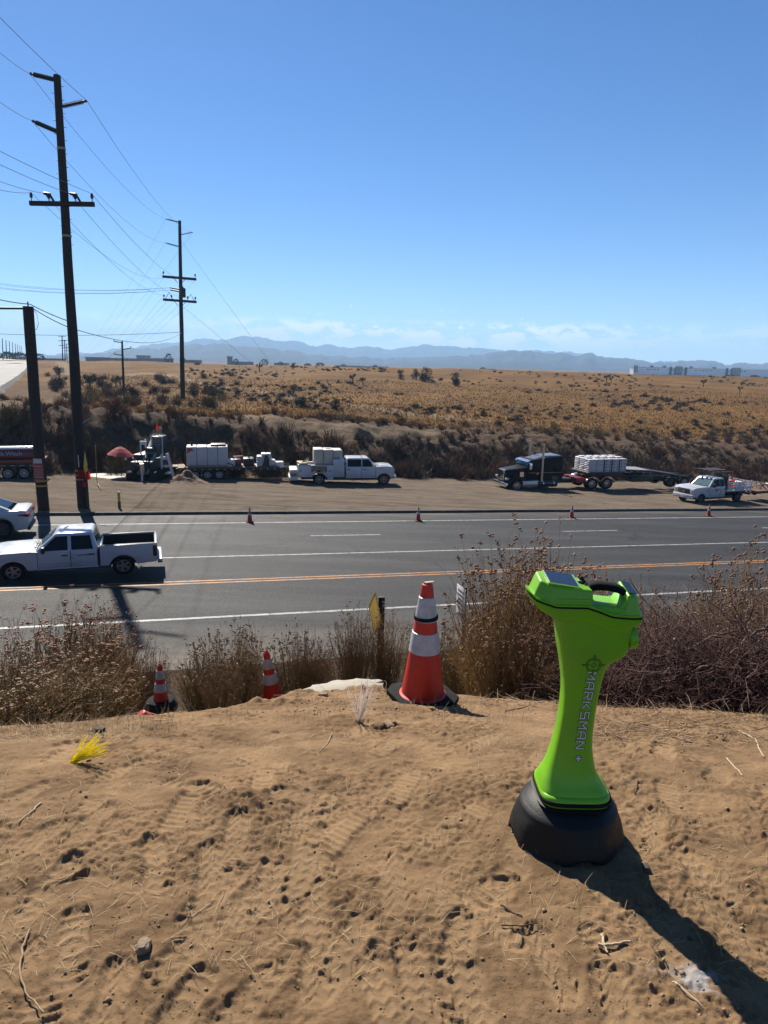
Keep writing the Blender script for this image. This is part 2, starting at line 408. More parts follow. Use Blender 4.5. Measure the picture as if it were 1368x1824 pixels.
nb = q.bump(q.noise(3.5, 9, .78), 1.0, .30); nb = q.bump(q.noise(.8, 6, .6), .6, .4, nb)
SOIL = q.done(c, .95, nb, .1)
ter = npmesh('ground', np.stack([XX, YY, ZZ], -1).reshape(-1, 3), F_, SOIL); set_attr(ter, 'zone', zone)
tag(link(bpy.data.objects.new('hillside', ter)), kind='structure')

# foreground dirt -----------------------------------------------------
def gxy(px, py): 
    p = ray(px, py)
    ys = np.arange(.8, 7.2, .01); X = p.x*ys/p.y; Z = 1.5+p.z*ys/p.y; i = int(np.argmax(Z < zfg(X, ys))); return Vector((X[i], ys[i], float(zfg(X[i:i+1], ys[i:i+1])[0])))
frow = np.exp(np.linspace(math.log(1.15), math.log(8.0), 760))-.45; fu = np.linspace(-1, 1, 1000)
FY, FU = np.meshgrid(frow, fu, indexing='ij'); FX = FU*(FY*.74+.32)
FZ = Hn(FX, FY) if False else zfg(FX, FY)+sm(4.5, 7, FY)*fbm(FX/1.3, FY/1.3, 3, 31)*.22
wx = FX+fbm(FX/.2, FY/.2, 3, 3)*.06; wy = FY+fbm(FX/.2+9, FY/.2, 3, 4)*.06
lump = fbm(wx/.55, wy/.55, 3, 11)*.036 + fbm(wx/.17, wy/.13, 3, 12)*.013
fine = np.abs(fbm(wx/.06, wy/.045, 3, 13))*.012 + fbm(FX/.022, FY/.019, 2, 14)*.0078
rough_m = sm(-.15, .25, fbm(FX/.4, FY/.4, 2, 15))
foot = np.zeros_like(FX); flat_m = np.zeros_like(FX)
def stamp(cx, cy, ang, L=.29, depth=.014, kind=0, rim=.007, part=None, w=.05):
    msk = (np.abs(FX-cx) < .28) & (np.abs(FY-cy) < .28)
    x = FX[msk]-cx; y = FY[msk]-cy; a = x*math.cos(ang)+y*math.sin(ang); b = -x*math.sin(ang)+y*math.cos(ang)
    q_ = a/(L/2); hw = w*(1-.14*np.cos((q_-.15)*3.6))*np.sqrt(np.clip(1-np.abs(q_)**3.2, 1e-4, 1)); b2 = b-.010*np.sin(q_*1.6)
    e = np.where(np.abs(q_) < 1, np.abs(b2)/np.maximum(hw, .004), 3)
    e = np.maximum(e, np.abs(q_)**2.5*1.0) + vn(x/.03+cx*7, y/.03, 77)*.12
    ins = sm(1.14, .64, e)
    if part == 'heel': ins = ins*sm(.0, -.3, q_)
    if part == 'toe': ins = ins*sm(.0, .3, q_)
    z = -depth*ins*(1+.5*vn(x/.09, y/.09, 5)+.35*q_) + rim*np.exp(-((e-1.18)/.16)**2)*(np.abs(q_) < 1.15)*(.6+vn(x/.05, y/.05, 6))
    ridge = lambda ph, wd: 2*np.exp(-(((ph+.5) % 1-.5)/wd)**2)-.35
    if kind == 0: tr = ridge(a/.044+.42*np.abs(((b2/.040) % 1)-.5)*2, .17)
    elif kind == 1: tr = np.where(np.sin(b2*2*PI/.055+1) > 0, ridge((a+.8*b2)/.046, .17), ridge((a-.8*b2)/.046, .17))*np.sign(np.abs(b2)-.006)
    elif kind == 2: tr = ridge(a/.030, .19)
    else: tr = ridge(np.hypot(a, b2)/.036, .17)
    z = z + .0052*np.clip(tr, -1, 1.4)*sm(.2, .9, ins)*(.45+.8*sm(-.2, .2, vn(x/.07+3, y/.07, 8)))
    foot[msk] = foot[msk]*(1-.95*sm(.1, .8, ins))+z; flat_m[msk] = np.maximum(flat_m[msk], ins*.8)
PR = [(345,1405,1.9,3,.026),(545,1455,.3,1,.034),(230,1368,.2,2,.024),(540,1420,-.9,0,.010),(420,1490,.9,1,.012),(375,1555,1.0,1,.012),(480,1580,.8,0,.014),(90,1580,.6,0,.020),(200,1790,.9,1,.020),(60,1500,.2,1,.012),
      (570,1720,.7,1,.013),(620,1690,.4,0,.010),(680,1780,1.1,0,.016),(740,1755,.9,0,.014),(815,1690,.5,0,.013),(880,1640,1.3,0,.008),(560,1525,1.2,1,.011),(380,1600,.4,0,.008),(470,1385,.8,3,.014),(320,1450,.7,2,.010),
      (1160,1480,.3,1,.010),(1190,1420,.5,2,.008),(1250,1560,.9,0,.008),(720,1400,.4,2,.014),(690,1330,.2,3,.012),(790,1476,.1,0,.020),(890,1575,.0,3,.024),(640,1300,.5,1,.010),(460,1340,.3,0,.012),(860,1320,.2,1,.010),
      (1180,1340,.4,3,.012),(1280,1380,.2,2,.010),(1300,1650,1.2,1,.008),(980,1720,.9,1,.010),(840,1790,.8,0,.012),(330,1700,.3,0,.010),(130,1690,1.1,3,.016),(40,1420,.3,0,.012),(560,1620,.9,0,.014),(320,1810,.5,3,.016),(1100,1800,.7,0,.008),(960,1350,.4,0,.012),(700,1570,.8,1,.009),(610,1480,.3,2,.012),(160,1470,.5,1,.012),(280,1540,1.2,0,.010),(440,1790,.3,0,.010)]
for px, py, an, kd, dp in PR:
    dp = min(dp, .013); g = gxy(px, py); stamp(g.x, g.y, an+.7, depth=dp*.40, kind=kd, rim=dp*.16, L=.29+random.uniform(-.02, .02))
for px, py, an in ((565,1450,.4),(895,1570,.0),(250,1364,.15),(795,1474,.05),(520,1605,.6),(120,1575,.5),(690,1300,.2),(345,1398,.1)):
    g = gxy(px, py); stamp(g.x, g.y, an, L=.13, depth=.015, kind=3, rim=.003, w=.024)
for i in range(22):
    g = gxy(random.uniform(0, 1368), random.uniform(1290, 1820)); stamp(g.x, g.y, random.uniform(.7, 2.3), depth=random.uniform(.002, .004), kind=random.choice((0, 0, 1, 1, 2)), rim=random.uniform(.001, .003), part=random.choice((None, 'heel', 'toe')))
FZ = FZ + lump*(1-.85*flat_m) + fine*(.40+1.0*rough_m)*(1-.95*flat_m) + foot
# crumbly spoil along the crest by the cones
cr = gxy(600, 1245); 
for px, py, rr, hh in ((560,1247,.22,.035),(700,1226,.28,.08),(640,1240,.25,.05),(470,1258,.3,.04),(330,1266,.3,.03),(790,1212,.25,.05),(215,1268,.3,.06),(520,1250,.2,.04),(400,1262,.3,.03)):
    g = gxy(px, py); d2 = ((FX-g.x)**2+(FY-g.y)**2)/rr**2; FZ += hh*np.exp(-2*d2)*(1+1.3*np.clip(fbm(FX/.10, FY/.10, 3, 19), -.5, .6))
FZ = FZ+(np.interp(FY, [1.9, 2.3], [.004, -.018])-FZ)*sm(.27, .19, np.hypot(FX-.624, FY-2.09))*.85
edge = np.minimum(sm(1, .97, np.abs(FU)), sm(7.55, 7.2, FY))
FZ = FZ-(1-edge)*.2
pg = gxy(1243, 1745); pd = np.hypot((FX-pg.x)/.045, (FY-pg.y)/.05); pg2 = gxy(1185, 1735); pd2 = np.hypot((FX-pg2.x)/.07, (FY-pg2.y)/.03)
paint = np.clip(sm(1.25, .15, pd+fbm(FX/.02, FY/.02, 2, 91)*.9), 0, 1)*.9 + .30*sm(1.2, .1, pd2+fbm(FX/.02, FY/.02, 2, 92)*1.4)
nr, nc = FY.shape; idx = np.arange(nr*nc).reshape(nr, nc)
F_ = np.stack([idx[:-1, :-1], idx[:-1, 1:], idx[1:, 1:], idx[1:, :-1]], -1).reshape(-1, 4)
q = NT('loose_dirt'); za = q.attr('zone')
c = q.mix(q.rng(q.noise(3.2, 9, .72), .36, .64), (.165, .100, .052), (.345, .218, .116))
c = q.mix(q.rng(q.noise(130, 4, .7), .55, .75, 0, .6), c, (.10, .06, .032))
c = q.mix(q.rng(q.noise(260, 3, .7), .62, .75, 0, .5), c, (.44, .31, .18))
c = q.mix(q.math('MULTIPLY', za[0], .5), c, (.40, .265, .145))
c = q.mix(za[1], c, (.40, .39, .385))
gv = q.n.new('ShaderNodeTexVoronoi'); gv.inputs['Scale'].default_value = 170; q.l.new(q.obj, gv.inputs['Vector'])
nb = q.bump(q.noise(75, 6, .78), .8, .0065); nb = q.bump(q.noise(280, 4, .7), .7, .0022, nb); nb = q.bump(q.rng(gv.outputs['Distance'], 0, .45, 1, 0), .3, .0012, nb)
DIRT = q.done(c, .95, nb, .1)
me = npmesh('dirt', np.stack([FX, FY, FZ], -1).reshape(-1, 3), F_, DIRT); set_attr(me, 'zone', np.stack([flat_m, np.clip(paint, 0, 1), rough_m, np.ones_like(FX)], -1))
tag(link(bpy.data.objects.new('ground', me)), kind='structure')
from mathutils.bvhtree import BVHTree
def fz(x, y):
    r_ = int(np.searchsorted(frow, y)); r_ = min(max(r_, 1), nr-1); uu = x/(y*.74+.32); c_ = int(round((uu+1)/2*(nc-1))); c_ = min(max(c_, 0), nc-1)
    return float(FZ[r_, c_])
def hit(px, py):
    """photo point -> point on the modelled foreground dirt"""
    r = ray(px, py); ys = np.arange(.75, 7.4, .012)
    for y in ys:
        x = r.x*y/r.y; z = 1.5+r.z*y/r.y
        if z <= fz(x, y): return Vector((x, y, fz(x, y)))
    return Vector((r.x*7/r.y, 7, H(r.x*7/r.y, 7)))

# road ----------------------------------------------------------------
q = NT('asphalt')
c = q.mix(q.rng(q.noise(.5, 7, .65, stretch=(.10, 1.3, 1, -RYAW)), .40, .62), (.017, .0166, .016), (.047, .0455, .044))
c = q.mix(q.rng(q.noise(60, 3, .8), .5, .75, 0, .6), c, (.095, .092, .088))
c = q.mix(q.rng(q.noise(3, 7, .78, stretch=(.4, 1.5, 1, -RYAW)), .58, .72, 0, .65), c, (.10, .095, .085))
c = q.mix(q.rng(q.noise(.9, 4, .6, stretch=(.09, 2.2, 1, -RYAW)), .64, .70, 0, .7), c, (.014, .014, .014))
vd = q.n.new('ShaderNodeVectorMath'); vd.operation = 'DOT_PRODUCT'; q.l.new(q.obj, vd.inputs[0]); vd.inputs[1].default_value = (RN.x, RN.y, 0); tv_ = vd.outputs['Value']
trk_ = q.math('COSINE', q.math('MULTIPLY', q.math('SUBTRACT', tv_, 21.1), 2*PI/1.72))
c = q.mix(q.math('MULTIPLY', q.rng(trk_, -.2, 1, 0, .5), q.rng(q.noise(.25, 3, .6, stretch=(.2, 1, 1, -RYAW)), .3, .6)), c, (.018, .0175, .017))
vor = q.n.new('ShaderNodeTexVoronoi'); vor.feature = 'DISTANCE_TO_EDGE'; vor.inputs['Scale'].default_value = .16
mpv = q.n.new('ShaderNodeMapping'); q.l.new(q.obj, mpv.inputs[0]); wv = q.n.new('ShaderNodeMix'); wv.data_type = 'VECTOR'; wv.inputs[0].default_value = .12
nzv = q.n.new('ShaderNodeTexNoise'); nzv.inputs['Scale'].default_value = .8; nzv.inputs['Detail'].default_value = 5; q.l.new(q.obj, nzv.inputs['Vector'])
va_ = q.n.new('ShaderNodeVectorMath'); va_.operation = 'MULTIPLY_ADD'; q.l.new(nzv.outputs['Color'], va_.inputs[0]); va_.inputs[1].default_value = (3, 3, 0); q.l.new(q.obj, va_.inputs[2]); q.l.new(va_.outputs[0], vor.inputs['Vector'])
c = q.mix(q.math('MULTIPLY', q.rng(vor.outputs['Distance'], .006, .012, 1, 0), q.rng(q.noise(.12, 2, .5), .5, .56)), c, (.012, .012, .012))
for sm_t in (24.95, 30.2): c = q.mix(q.math('MULTIPLY', q.rng(q.math('ABSOLUTE', q.math('SUBTRACT', tv_, q.math('ADD', sm_t, q.math('MULTIPLY', q.noise(.5, 4, .7), .25)))), .025, .05, .8, 0), q.rng(q.noise(.18, 3, .6, stretch=(1, .1, 1, -RYAW)), .42, .5)), c, (.012, .012, .012))
ed_ = q.math('ADD', q.rng(tv_, 34.0, 36.0, 0, .62), q.rng(tv_, 18.9, 16.0, 0, .8))
c = q.mix(q.math('MULTIPLY', ed_, q.rng(q.noise(.9, 6, .7, stretch=(.3, 1, 1, -RYAW)), .38, .62)), c, (.19, .15, .11))
nb = q.bump(q.noise(45, 4, .8), .7, .02)
ASPH = q.done(c, q.rng(q.noise(20, 3, .7), .3, .7, .55, .8), nb, .16)
def strip(s0, s1, t0, t1, dz, n=1):
    mb = MB()
    for i in range(n):
        a, b = s0+(s1-s0)*i/n, s0+(s1-s0)*(i+1)/n
        mb.quad(*[Vector((p.x, p.y, plane(p.x, p.y)+dz)) for p in (st(a, t0), st(b, t0), st(b, t1), st(a, t1))])
    return mb
rd = strip(-110, 150, 15.6, 36.05, 0, 40).build('road', ASPH, angle=0); tag(rd, kind='structure')
def wornpaint(name, col):
    q = NT(name); c = q.mix(q.rng(q.noise(4, 8, .8), .44, .62, 0, .85), col, (.06, .057, .054)); return q.done(c, .6, None, .3)
LW = wornpaint('white_road_paint', (.46, .45, .435)); LY = wornpaint('yellow_road_paint', (.52, .22, .045))
for t0, wd, mt_, nm in ((19.28, .15, LW, 'edge_line'), (22.93, .13, LY, 'centre_line'), (23.22, .13, LY, 'centre_line'), (26.68, .13, LW, 'lane_line'), (33.62, .15, LW, 'edge_line')):
    tag(strip(-110, 150, t0-wd/2, t0+wd/2, .004, 40).build(nm, mt_, rd, angle=0))
p1, p2 = G(553, 954.5), G(680, 953.5); sA = scoord(p1.x, p1.y); sB = scoord(p2.x, p2.y); tD = tcoord(p1.x, p1.y)
per = scoord(*G(1001, 946.5).xy)-sA
for k in range(-2, 5):
    strip(sA+k*per, sB+k*per, tD-.055, tD+.055, .004, 1).build('lane_dash', LW, rd, angle=0)
mb = MB()
for i in range(80):
    a, b = -110+i*3.25, -110+(i+1)*3.25
    ring = []
    for s_ in (a, b):
        j = math.sin(s_*.7)*.03
        ring.append([Vector((p.x, p.y, plane(p.x, p.y)+h)) for p, h in ((st(s_, 35.98+j), .001), (st(s_, 36.03+j), .13), (st(s_, 36.22+j), .15), (st(s_, 36.5), -.03))])
    for k in range(3): mb.quad(ring[0][k], ring[1][k], ring[1][k+1], ring[0][k+1])
tag(mb.build('kerb', mat('asphalt_berm', (.055, .052, .048), .9, var=.3, scale=9, dirt=DUST, dscale=2), angle=60), kind='structure')

# the other road climbing the hill far left ----------------------------
q = NT('sunlit_road'); c = q.mix(q.rng(q.noise(.5, 5, .6, stretch=(1.6, .05, 1, -.42)), .4, .6), (.045, .044, .042), (.15, .147, .142)); HR = q.done(c, .68, None, .16)
edge_px = [(-8, 704), (0, 694), (20, 681), (34, 671), (44, 663), (49, 656), (52, 650), (56, 645), (66, 641.5)]
rg0 = [T(a, b, 60) for a, b in edge_px]; rg = []
for a, b in zip(rg0, rg0[1:]): rg += [a.lerp(b, k/5) for k in range(5)]
rg.append(rg0[-1])
dxs = (0, -3, -6, -9, -12, -15, -18, -22, -26, -30); vs_, fs_ = [], []
for i, p in enumerate(rg):
    hs = Hn(np.array([p.x+d for d in dxs]), np.array([p.y-d*.02 for d in dxs]))
    base_ = max(hs[:5].mean(), p.z)
    for d, hh_ in zip(dxs, hs): vs_.append((p.x+d, p.y-d*.02, max(base_-.012*abs(d)+.25, hh_+.15)))
nd = len(dxs)
for i in range(len(rg)-1):
    for k in range(nd-1): a = i*nd+k; fs_.append((a, a+nd, a+nd+1, a+1))
hr = bpy.data.objects.new('hill_road', npmesh('hill_road', vs_, fs_, HR)); tag(link(hr), kind='structure')
mb = MB()
for i in range(len(rg)-1):
    a, b = Vector(vs_[i*nd]), Vector(vs_[(i+1)*nd])
    mb._add([a+Vector((-.2, 0, .02)), b+Vector((-.2, 0, .02)), b+Vector((.2, 0, .22)), a+Vector((.2, 0, .22)), b+Vector((1.2, 0, -.9)), a+Vector((1.2, 0, -.9))], [(0,1,2,3), (3,2,4,5)])
tag(mb.build('kerb', MATS['asphalt_berm'], angle=60), kind='structure')

# mountains -------------------------------------------------------------
MTN = NT('mountain_rock'); c = MTN.mix(MTN.rng(MTN.noise(.004, 8, .65), .35, .65), (.022, .026, .036), (.06, .062, .075)); MTN = MTN.done(c, .95, None, .1)
def range_(name, prof, D, depth, seed):
    xs = np.linspace(-260, 1640, 900); py = np.interp(xs, *zip(*prof)); n = 900; rws = 22
    P = [atY(x, y, D) for x, y in zip(xs, py)]
    X0 = np.array([p.x for p in P]); Z0 = np.array([p.z for p in P])+(.10-np.abs(fbm(np.arange(n)/26, np.zeros(n), 6, seed, .62)))*D*.0070
    V = []
    for r_ in range(rws):
        f = r_/(rws-1); yv = D-depth*f
        ridge = np.abs(fbm(X0/D*26+fbm(X0/D*9, np.full(n, f*2), 2, seed+3), np.full(n, f*2.2), 4, seed+1))
        z = -6+(Z0+6)*(1-f)**1.15*(1-.9*ridge*np.clip(f*4, 0, 1)*np.clip((1-f)*2, 0, 1)); V.append(np.stack([X0*yv/D, np.full(n, yv), z], -1))
    V.insert(0, np.stack([X0*1.05, np.full(n, D*1.06), np.full(n, -8.)], -1)); rws += 1
    V = np.array(V); idx = np.arange(rws*n).reshape(rws, n); F_ = np.stack([idx[:-1, :-1], idx[1:, :-1], idx[1:, 1:], idx[:-1, 1:]], -1).reshape(-1, 4)
    tag(link(bpy.data.objects.new(name, npmesh(name, V.reshape(-1, 3), F_, MTN))), kind='structure')
    return float(Z0.max())
BACK = [(-260,640),(0,634),(150,627),(215,618),(300,610),(350,602.5),(400,602),(432,597.5),(450,600),(470,600.5),(500,606),(530,608),(556,613.5),(583,610),(610,615),(640,616),(690,619.5),(760,613.5),(800,617),(850,620),(900,625),(930,621),(985,620.5),(1008,624),(1022,628),(1060,634),(1130,641),(1250,645),(1368,650),(1640,655)]
FRONT = [(-260,646),(150,632),(230,622),(300,616),(370,611),(400,612.5),(450,617),(500,622),(560,628),(620,634),(700,637),(780,636),(840,632),(880,628),(905,625),(935,624.5),(960,627),(990,628.5),(1010,628),(1035,631),(1046,628.5),(1055,628),(1063,631.5),(1078,637),(1100,637.5),(1140,639),(1185,642),(1235,641),(1290,645),(1340,647),(1400,645),(1640,652)]
range_('mountains', BACK, 6300, 1500, 101); range_('foothills', FRONT, 3500, 1300, 131)
q = NT('haze_air'); q.n.remove(q.p); vp = q.n.new('ShaderNodeVolumePrincipled'); vp.inputs['Color'].default_value = (.42, .69, 1.0, 1); vp.inputs['Density'].default_value = HAZE = .00020; vp.inputs['Anisotropy'].default_value = 0
q.l.new(vp.outputs[0], q.n['Material Output'].inputs['Volume'])
tag(MB().box((-7900, -300, -16), (7900, 8200, 300)).build('haze', q.m, angle=0), kind='stuff')
# ================================================================== POLES AND WIRES
def lean_dir(): pass
def insulator(a, b, parent):
    """ribbed strut insulator from the pole to the wire clamp"""
    a, b = Vector(a), Vector(b); d = b-a; M = Matrix.Translation(a) @ d.to_track_quat('Z', 'Y').to_matrix().to_4x4(); L = d.length
    prof = [(0, 0), (.05, 0), (.05, .12*L)]; n = 16
    for i in range(n):
        z = (.14+.74*i/n)*L; prof += [(.055, z), (.11, z+.012*L), (.055, z+.024*L)]
    prof += [(.05, .9*L), (.06, .93*L), (.07, .97*L), (.04, L), (0, L)]
    mb = MB(); mb.lathe(prof, 10, M); mb.box((-.07, -.09, -.16), (.07, .09, .16), .01, Matrix.Translation(a))
    return mb.build('insulator', INSUL, parent)
def pole_body(base, top, r0, r1, parent, name='shaft'):
    b, t = Vector(base), Vector(top); n = 10
    pts = [b.lerp(t, i/n)+Vector((fbm(np.array([i*.7]), np.array([b.x]), 2, 3)[0]*.05, 0, 0))*(0 < i < n) for i in range(n+1)]
    mb = MB(); mb.tube([b-Vector((0, 0, .6))]+pts, r0, 16, r1); return mb.build(name, POLEM, parent)
def local(p, root): return Vector(p)-Vector(root.location)
def band(base, top, f, r, h, parent, mt, name='band'):
    b, t = Vector(base), Vector(top); p = b.lerp(t, f); d = (t-b).normalized()
    M = Matrix.Translation(p) @ d.to_track_quat('Z', 'Y').to_matrix().to_4x4()
    return MB().lathe([(r+.008, -h/2), (r+.014, -h/2), (r+.014, h/2), (r+.008, h/2)], 16, M, closed=True).build(name, mt, parent)
# --- the tall pole
b1 = onplane(G(149, 904)); t1 = atY(101.5, 134, b1.y+.1)
P1 = thing('utility_pole', 'tallest dark wooden pole with three ribbed insulators, one crossarm and yellow bands', 'utility pole', b1)
o0 = Vector((0, 0, 0)); tp = local(t1, P1)
pole_body(o0, tp, .30, .155, P1)
YB = mat('band_yellow', (.55, .36, .07), .6)
def f_at(py): return (904-py)/(904-134)
for py in (830, 839, 847): band(o0, tp, f_at(py), .285, .08, P1, YB)
for py, rr in ((253, .175), (400, .2)): band(o0, tp, f_at(py), rr, .10, P1, mat('pole_tag', (.35, .30, .22), .6), 'pole_tag')
def on(py): return o0.lerp(tp, f_at(py))
def at1(px, py, dy=0): return local(atY(px, py, (P1.location+on(py)).y+dy), P1)
W1 = {}
for key, py, tx, ty in (('a', 141, 53, 131), ('b', 184, 155, 179.5), ('c', 226, 57, 215)):
    e = at1(tx, ty); insulator(on(py+1), e, P1); W1[key] = P1.location+e
ar = at1(53, 362, -.2); al = at1(168, 364, -.2)
def crossarm(a, b, parent, th=.085):
    a, b = Vector(a), Vector(b); d = b-a; M = Matrix.Translation((a+b)/2) @ d.to_track_quat('X', 'Z').to_matrix().to_4x4()
    return MB().box((-d.length/2, -th, -th*1.2), (d.length/2, th, th*1.2), .012, M).build('crossarm', POLEM, parent)
crossarm(ar, al, P1)
def pin(p, parent, h=.38, bell=.09):
    M = Matrix.Translation(Vector(p))
    return MB().lathe([(0, -.2), (.02, -.2), (.02, h*.35), (bell*.8, h*.4), (bell*.5, h*.52), (bell, h*.58), (bell*.5, h*.72), (bell*.85, h*.78), (.03, h), (0, h)], 10, M).build('pin_insulator', INSUL, parent)
for k, f in (('d', .03), ('g', .97)):
    p = ar.lerp(al, f)+Vector((0, 0, .10)); pin(p, P1); W1[k] = P1.location+p+Vector((0, 0, .36))
for k, f in (('e', .30), ('f', .71)):
    p = ar.lerp(al, f)+Vector((0, 0, .10)); pin(p, P1, .3)
    mb = MB(); mb.tube([p+Vector((-.22, 0, .34)), p+Vector((-.02, 0, .33)), p+Vector((.10, 0, .22)), p+Vector((.24, 0, -.02))], .065, 8, .05); mb.box((-.1, -.07, .2), (.1, .07, .36), .02, Matrix.Translation(p)); mb.build('wildlife_cover', BLACKPL, P1); W1[k] = P1.location+p+Vector((-.2, 0, .34))
mb = MB()
for i in range(26):
    f = .62+.37*i/26; p = o0.lerp(tp, f); sg = 1 if i % 2 else -1; MB().tube([p, p+Vector((sg*.30, -.05, .01))], .012, 5).build('climbing_step', DARKM, P1)
MB().box((-.02, -.02, -.3), (.02, .02, .3), 0, Matrix.Translation(on(811)+Vector((.02, -.3, 0)))).build('tag_plate', STEEL, P1)
# short pale arm standing out on the right
e = at1(166, 741); MB().tube([on(744), e], .03, 6).build('side_arm', mat('pale_fibreglass', (.42, .42, .40), .5), P1)
# --- the stub pole beside it
b0 = onplane(G(78, 908)); t0 = atY(50, 546, b0.y+.1)
P0 = thing('utility_pole', 'short flat-topped dark pole with red notice, left of the tall pole', 'utility pole', b0)
tp0 = local(t0, P0); pole_body(o0, tp0, .27, .235, P0)
def on0(py): return o0.lerp(tp0, (908-py)/(908-546))
for py in (853.5, 862.5): band(o0, tp0, (908-py)/362, .262, .08, P0, YB)
c0 = on0(836); RS = mat('notice_red', (.42, .055, .035), .5, var=.1)
sg = MB().box((-.24, -.02, -.42), (.26, .0, .42), 0, Matrix.Translation(c0+Vector((.03, -.30, 0)))).build('notice', RS, P0)
for z, hh in ((.24, .07), (.10, .05), (-.02, .05), (-.13, .04), (-.28, .09)): MB().box((-.19, -.026, z), (.21, -.021, z+hh), 0, Matrix.Translation(c0+Vector((.03, -.30, 0)))).build('print', mat('notice_print', (.45, .30, .25), .6) if z > -.2 else mat('notice_foot', (.30, .28, .26), .6), sg)
MB().box((-.2, -.02, -.16), (.22, 0, .16), .0, Matrix.Translation(on0(818)+Vector((.02, -.29, 0)))).build('pale_tag', STEEL, P0)
arm_e = atY(-14, 549, b0.y+.1); arm2 = atY(-8, 534, b0.y+.1)
MB().tube([on0(549), local(arm_e, P0)], .055, 8).build('bracket_arm', DARKM, P0)
mb = MB(); mb.tube([on0(546), on0(546)+Vector((0, 0, .22))], .03, 6); mb.build('top_pin', DARKM, P0)
mb = MB(); pA = on0(549)+Vector((.25, -.1, 0)); mb.tube([pA, pA+Vector((.18, 0, -.25)), pA+Vector((.22, 0, -.7)), pA+Vector((.12, 0, -.95)), pA+Vector((0, 0, -1.0))], .012, 5); mb.build('loose_wire', WIREM, P0)
# --- second pole, up the bank
b2 = T(326, 712, 60); t2 = atY(320, 393, b2.y)
P2 = thing('utility_pole', 'wooden pole on the hillside top with two braced crossarms and a transformer', 'utility pole', b2)
tp2 = local(t2, P2); pole_body(o0, tp2, .34, .19, P2)
def at2(px, py, dy=0): return local(atY(px, py, b2.y+dy), P2)
def on2(py): return o0.lerp(tp2, (712-py)/(712-393))
W2 = {}
for key, py, tx, ty in (('a', 396, 295, 390), ('b', 417, 343.5, 413.5), ('c', 438, 294.5, 432.5)):
    e = at2(tx, ty); insulator(on2(py), e, P2); W2[key] = b2+e
for (a, b), keys in ((((289.5, 492.5), (349.5, 497.5)), 'dg'), (((290.5, 533.5), (350, 538)), 'xy')):
    A, B = at2(*a, -.3), at2(*b, -.3); crossarm(A, B, P2, .13)
    mid = (A+B)/2
    for s_ in (.32, .70): MB().tube([A.lerp(B, s_), Vector((mid.x+(.3 if s_ > .5 else -.3), mid.y, mid.z-.62))], .035, 5).build('brace', DARKM, P2)
    for i, f in enumerate((.03, .26, .74, .97)):
        p = A.lerp(B, f)+Vector((0, 0, .14))
        if keys == 'dg' and i in (1, 2): continue
        pin(p, P2, .55, .13); W2[keys[0]+str(i)] = b2+p+Vector((0, 0, .4 if keys == 'xy' else -.3))
tr = on2(518)+Vector((.35, -.35, 0)); MB().lathe([(0, -.62), (.30, -.62), (.36, -.5), (.36, .45), (.30, .58), (.1, .62), (.1, .8), (0, .8)], 16, Matrix.Translation(tr)).build('transformer', DARKM, P2)
for py in (512.6, 516.5):
    p = on2(py); MB().tube([p+Vector((0, -.3, 0)), at2(303, py-.2, -.3)], .09, 8).build('dead_end', INSUL, P2)
for f in (.18, .83): 
    A = at2(290.5, 533.5, -.3).lerp(at2(350, 538, -.3), f); MB().tube([A+Vector((-.5, 0, .1)), A+Vector((0, 0, .95)), A+Vector((.5, 0, .1))], .04, 5).build('jumper_frame', DARKM, P2)
# --- third, small pole
b3 = T(221, 701, 60); b3 = Vector((b3.x, b3.y, b3.z))
P3 = thing('utility_pole', 'small thin pole with two short crossarms standing in the brush beyond the tall pole', 'utility pole', b3)
def at3(px, py, dy=0): return local(atY(px, py, b3.y+dy), P3)
tp3 = at3(217.5, 608); pole_body(o0, tp3, .20, .13, P3)
for (a, b) in (((203, 608), (217.5, 610.5)), ((218, 622.5), (233, 620)), ((204, 631), (218, 633))):
    A, B = at3(*a), at3(*b); MB().tube([A, B], .07, 6).build('crossarm', POLEM, P3)
    for p in (A, B): MB().tube([p, p+Vector((0, 0, .25))], .05, 6).build('pin_insulator', INSUL, P3)
# --- far pole line
far_poles = []
for i, (px, top, bot, D) in enumerate(((110.5, 598, 642, 420), (115, 605, 642, 480), (118.5, 612, 643, 560))):
    b = atY(px+.8, bot+2, D); t = atY(px, top, D); o = thing('utility_pole', ['tallest and leftmost of the three far poles bunched beyond the tall pole', 'middle one of the three far poles bunched beyond the tall pole', 'lowest and rightmost of the three far poles bunched beyond the tall pole'][i], 'utility pole', b)
    MB().tube([(0, 0, -3), t-b], .38, 6, .26).build('shaft', POLEM, o)
    for f, hw in ((.97, 2.2), (.80, 2.2), (.62, 2.0)):
        p = (t-b)*f; MB().tube([p-Vector((hw, 0, 0)), p+Vector((hw, 0, 0))], .16, 5).build('crossarm', POLEM, o)
    far_poles.append(t)
for i, (px, top, D) in enumerate(((4, 603, 300), (10.5, 605.5, 330), (16.5, 607.5, 360), (22, 609.5, 400), (27, 612, 440), (31, 613.5, 480), (35, 615.5, 520), (38, 616, 560))):
    b = atY(px+1, 641, D); t = atY(px, top, D); o = tag(MB().tube([Vector((0, 0, -3)), t-b], .22, 6, .14).build('light_pole', DARKM), ['tallest thin pole, first from the left in the row above the hill road','second thin pole from the left in the row above the hill road','third thin pole from the left in the row above the hill road','fourth thin pole from the left in the row above the hill road','fifth thin pole from the left in the row above the hill road','sixth thin pole from the left in the row above the hill road','seventh thin pole from the left in the row above the hill road','last thin pole before the short pole in the row above the hill road'][i], 'pole', 'row of poles along the far left road'); o.location = b
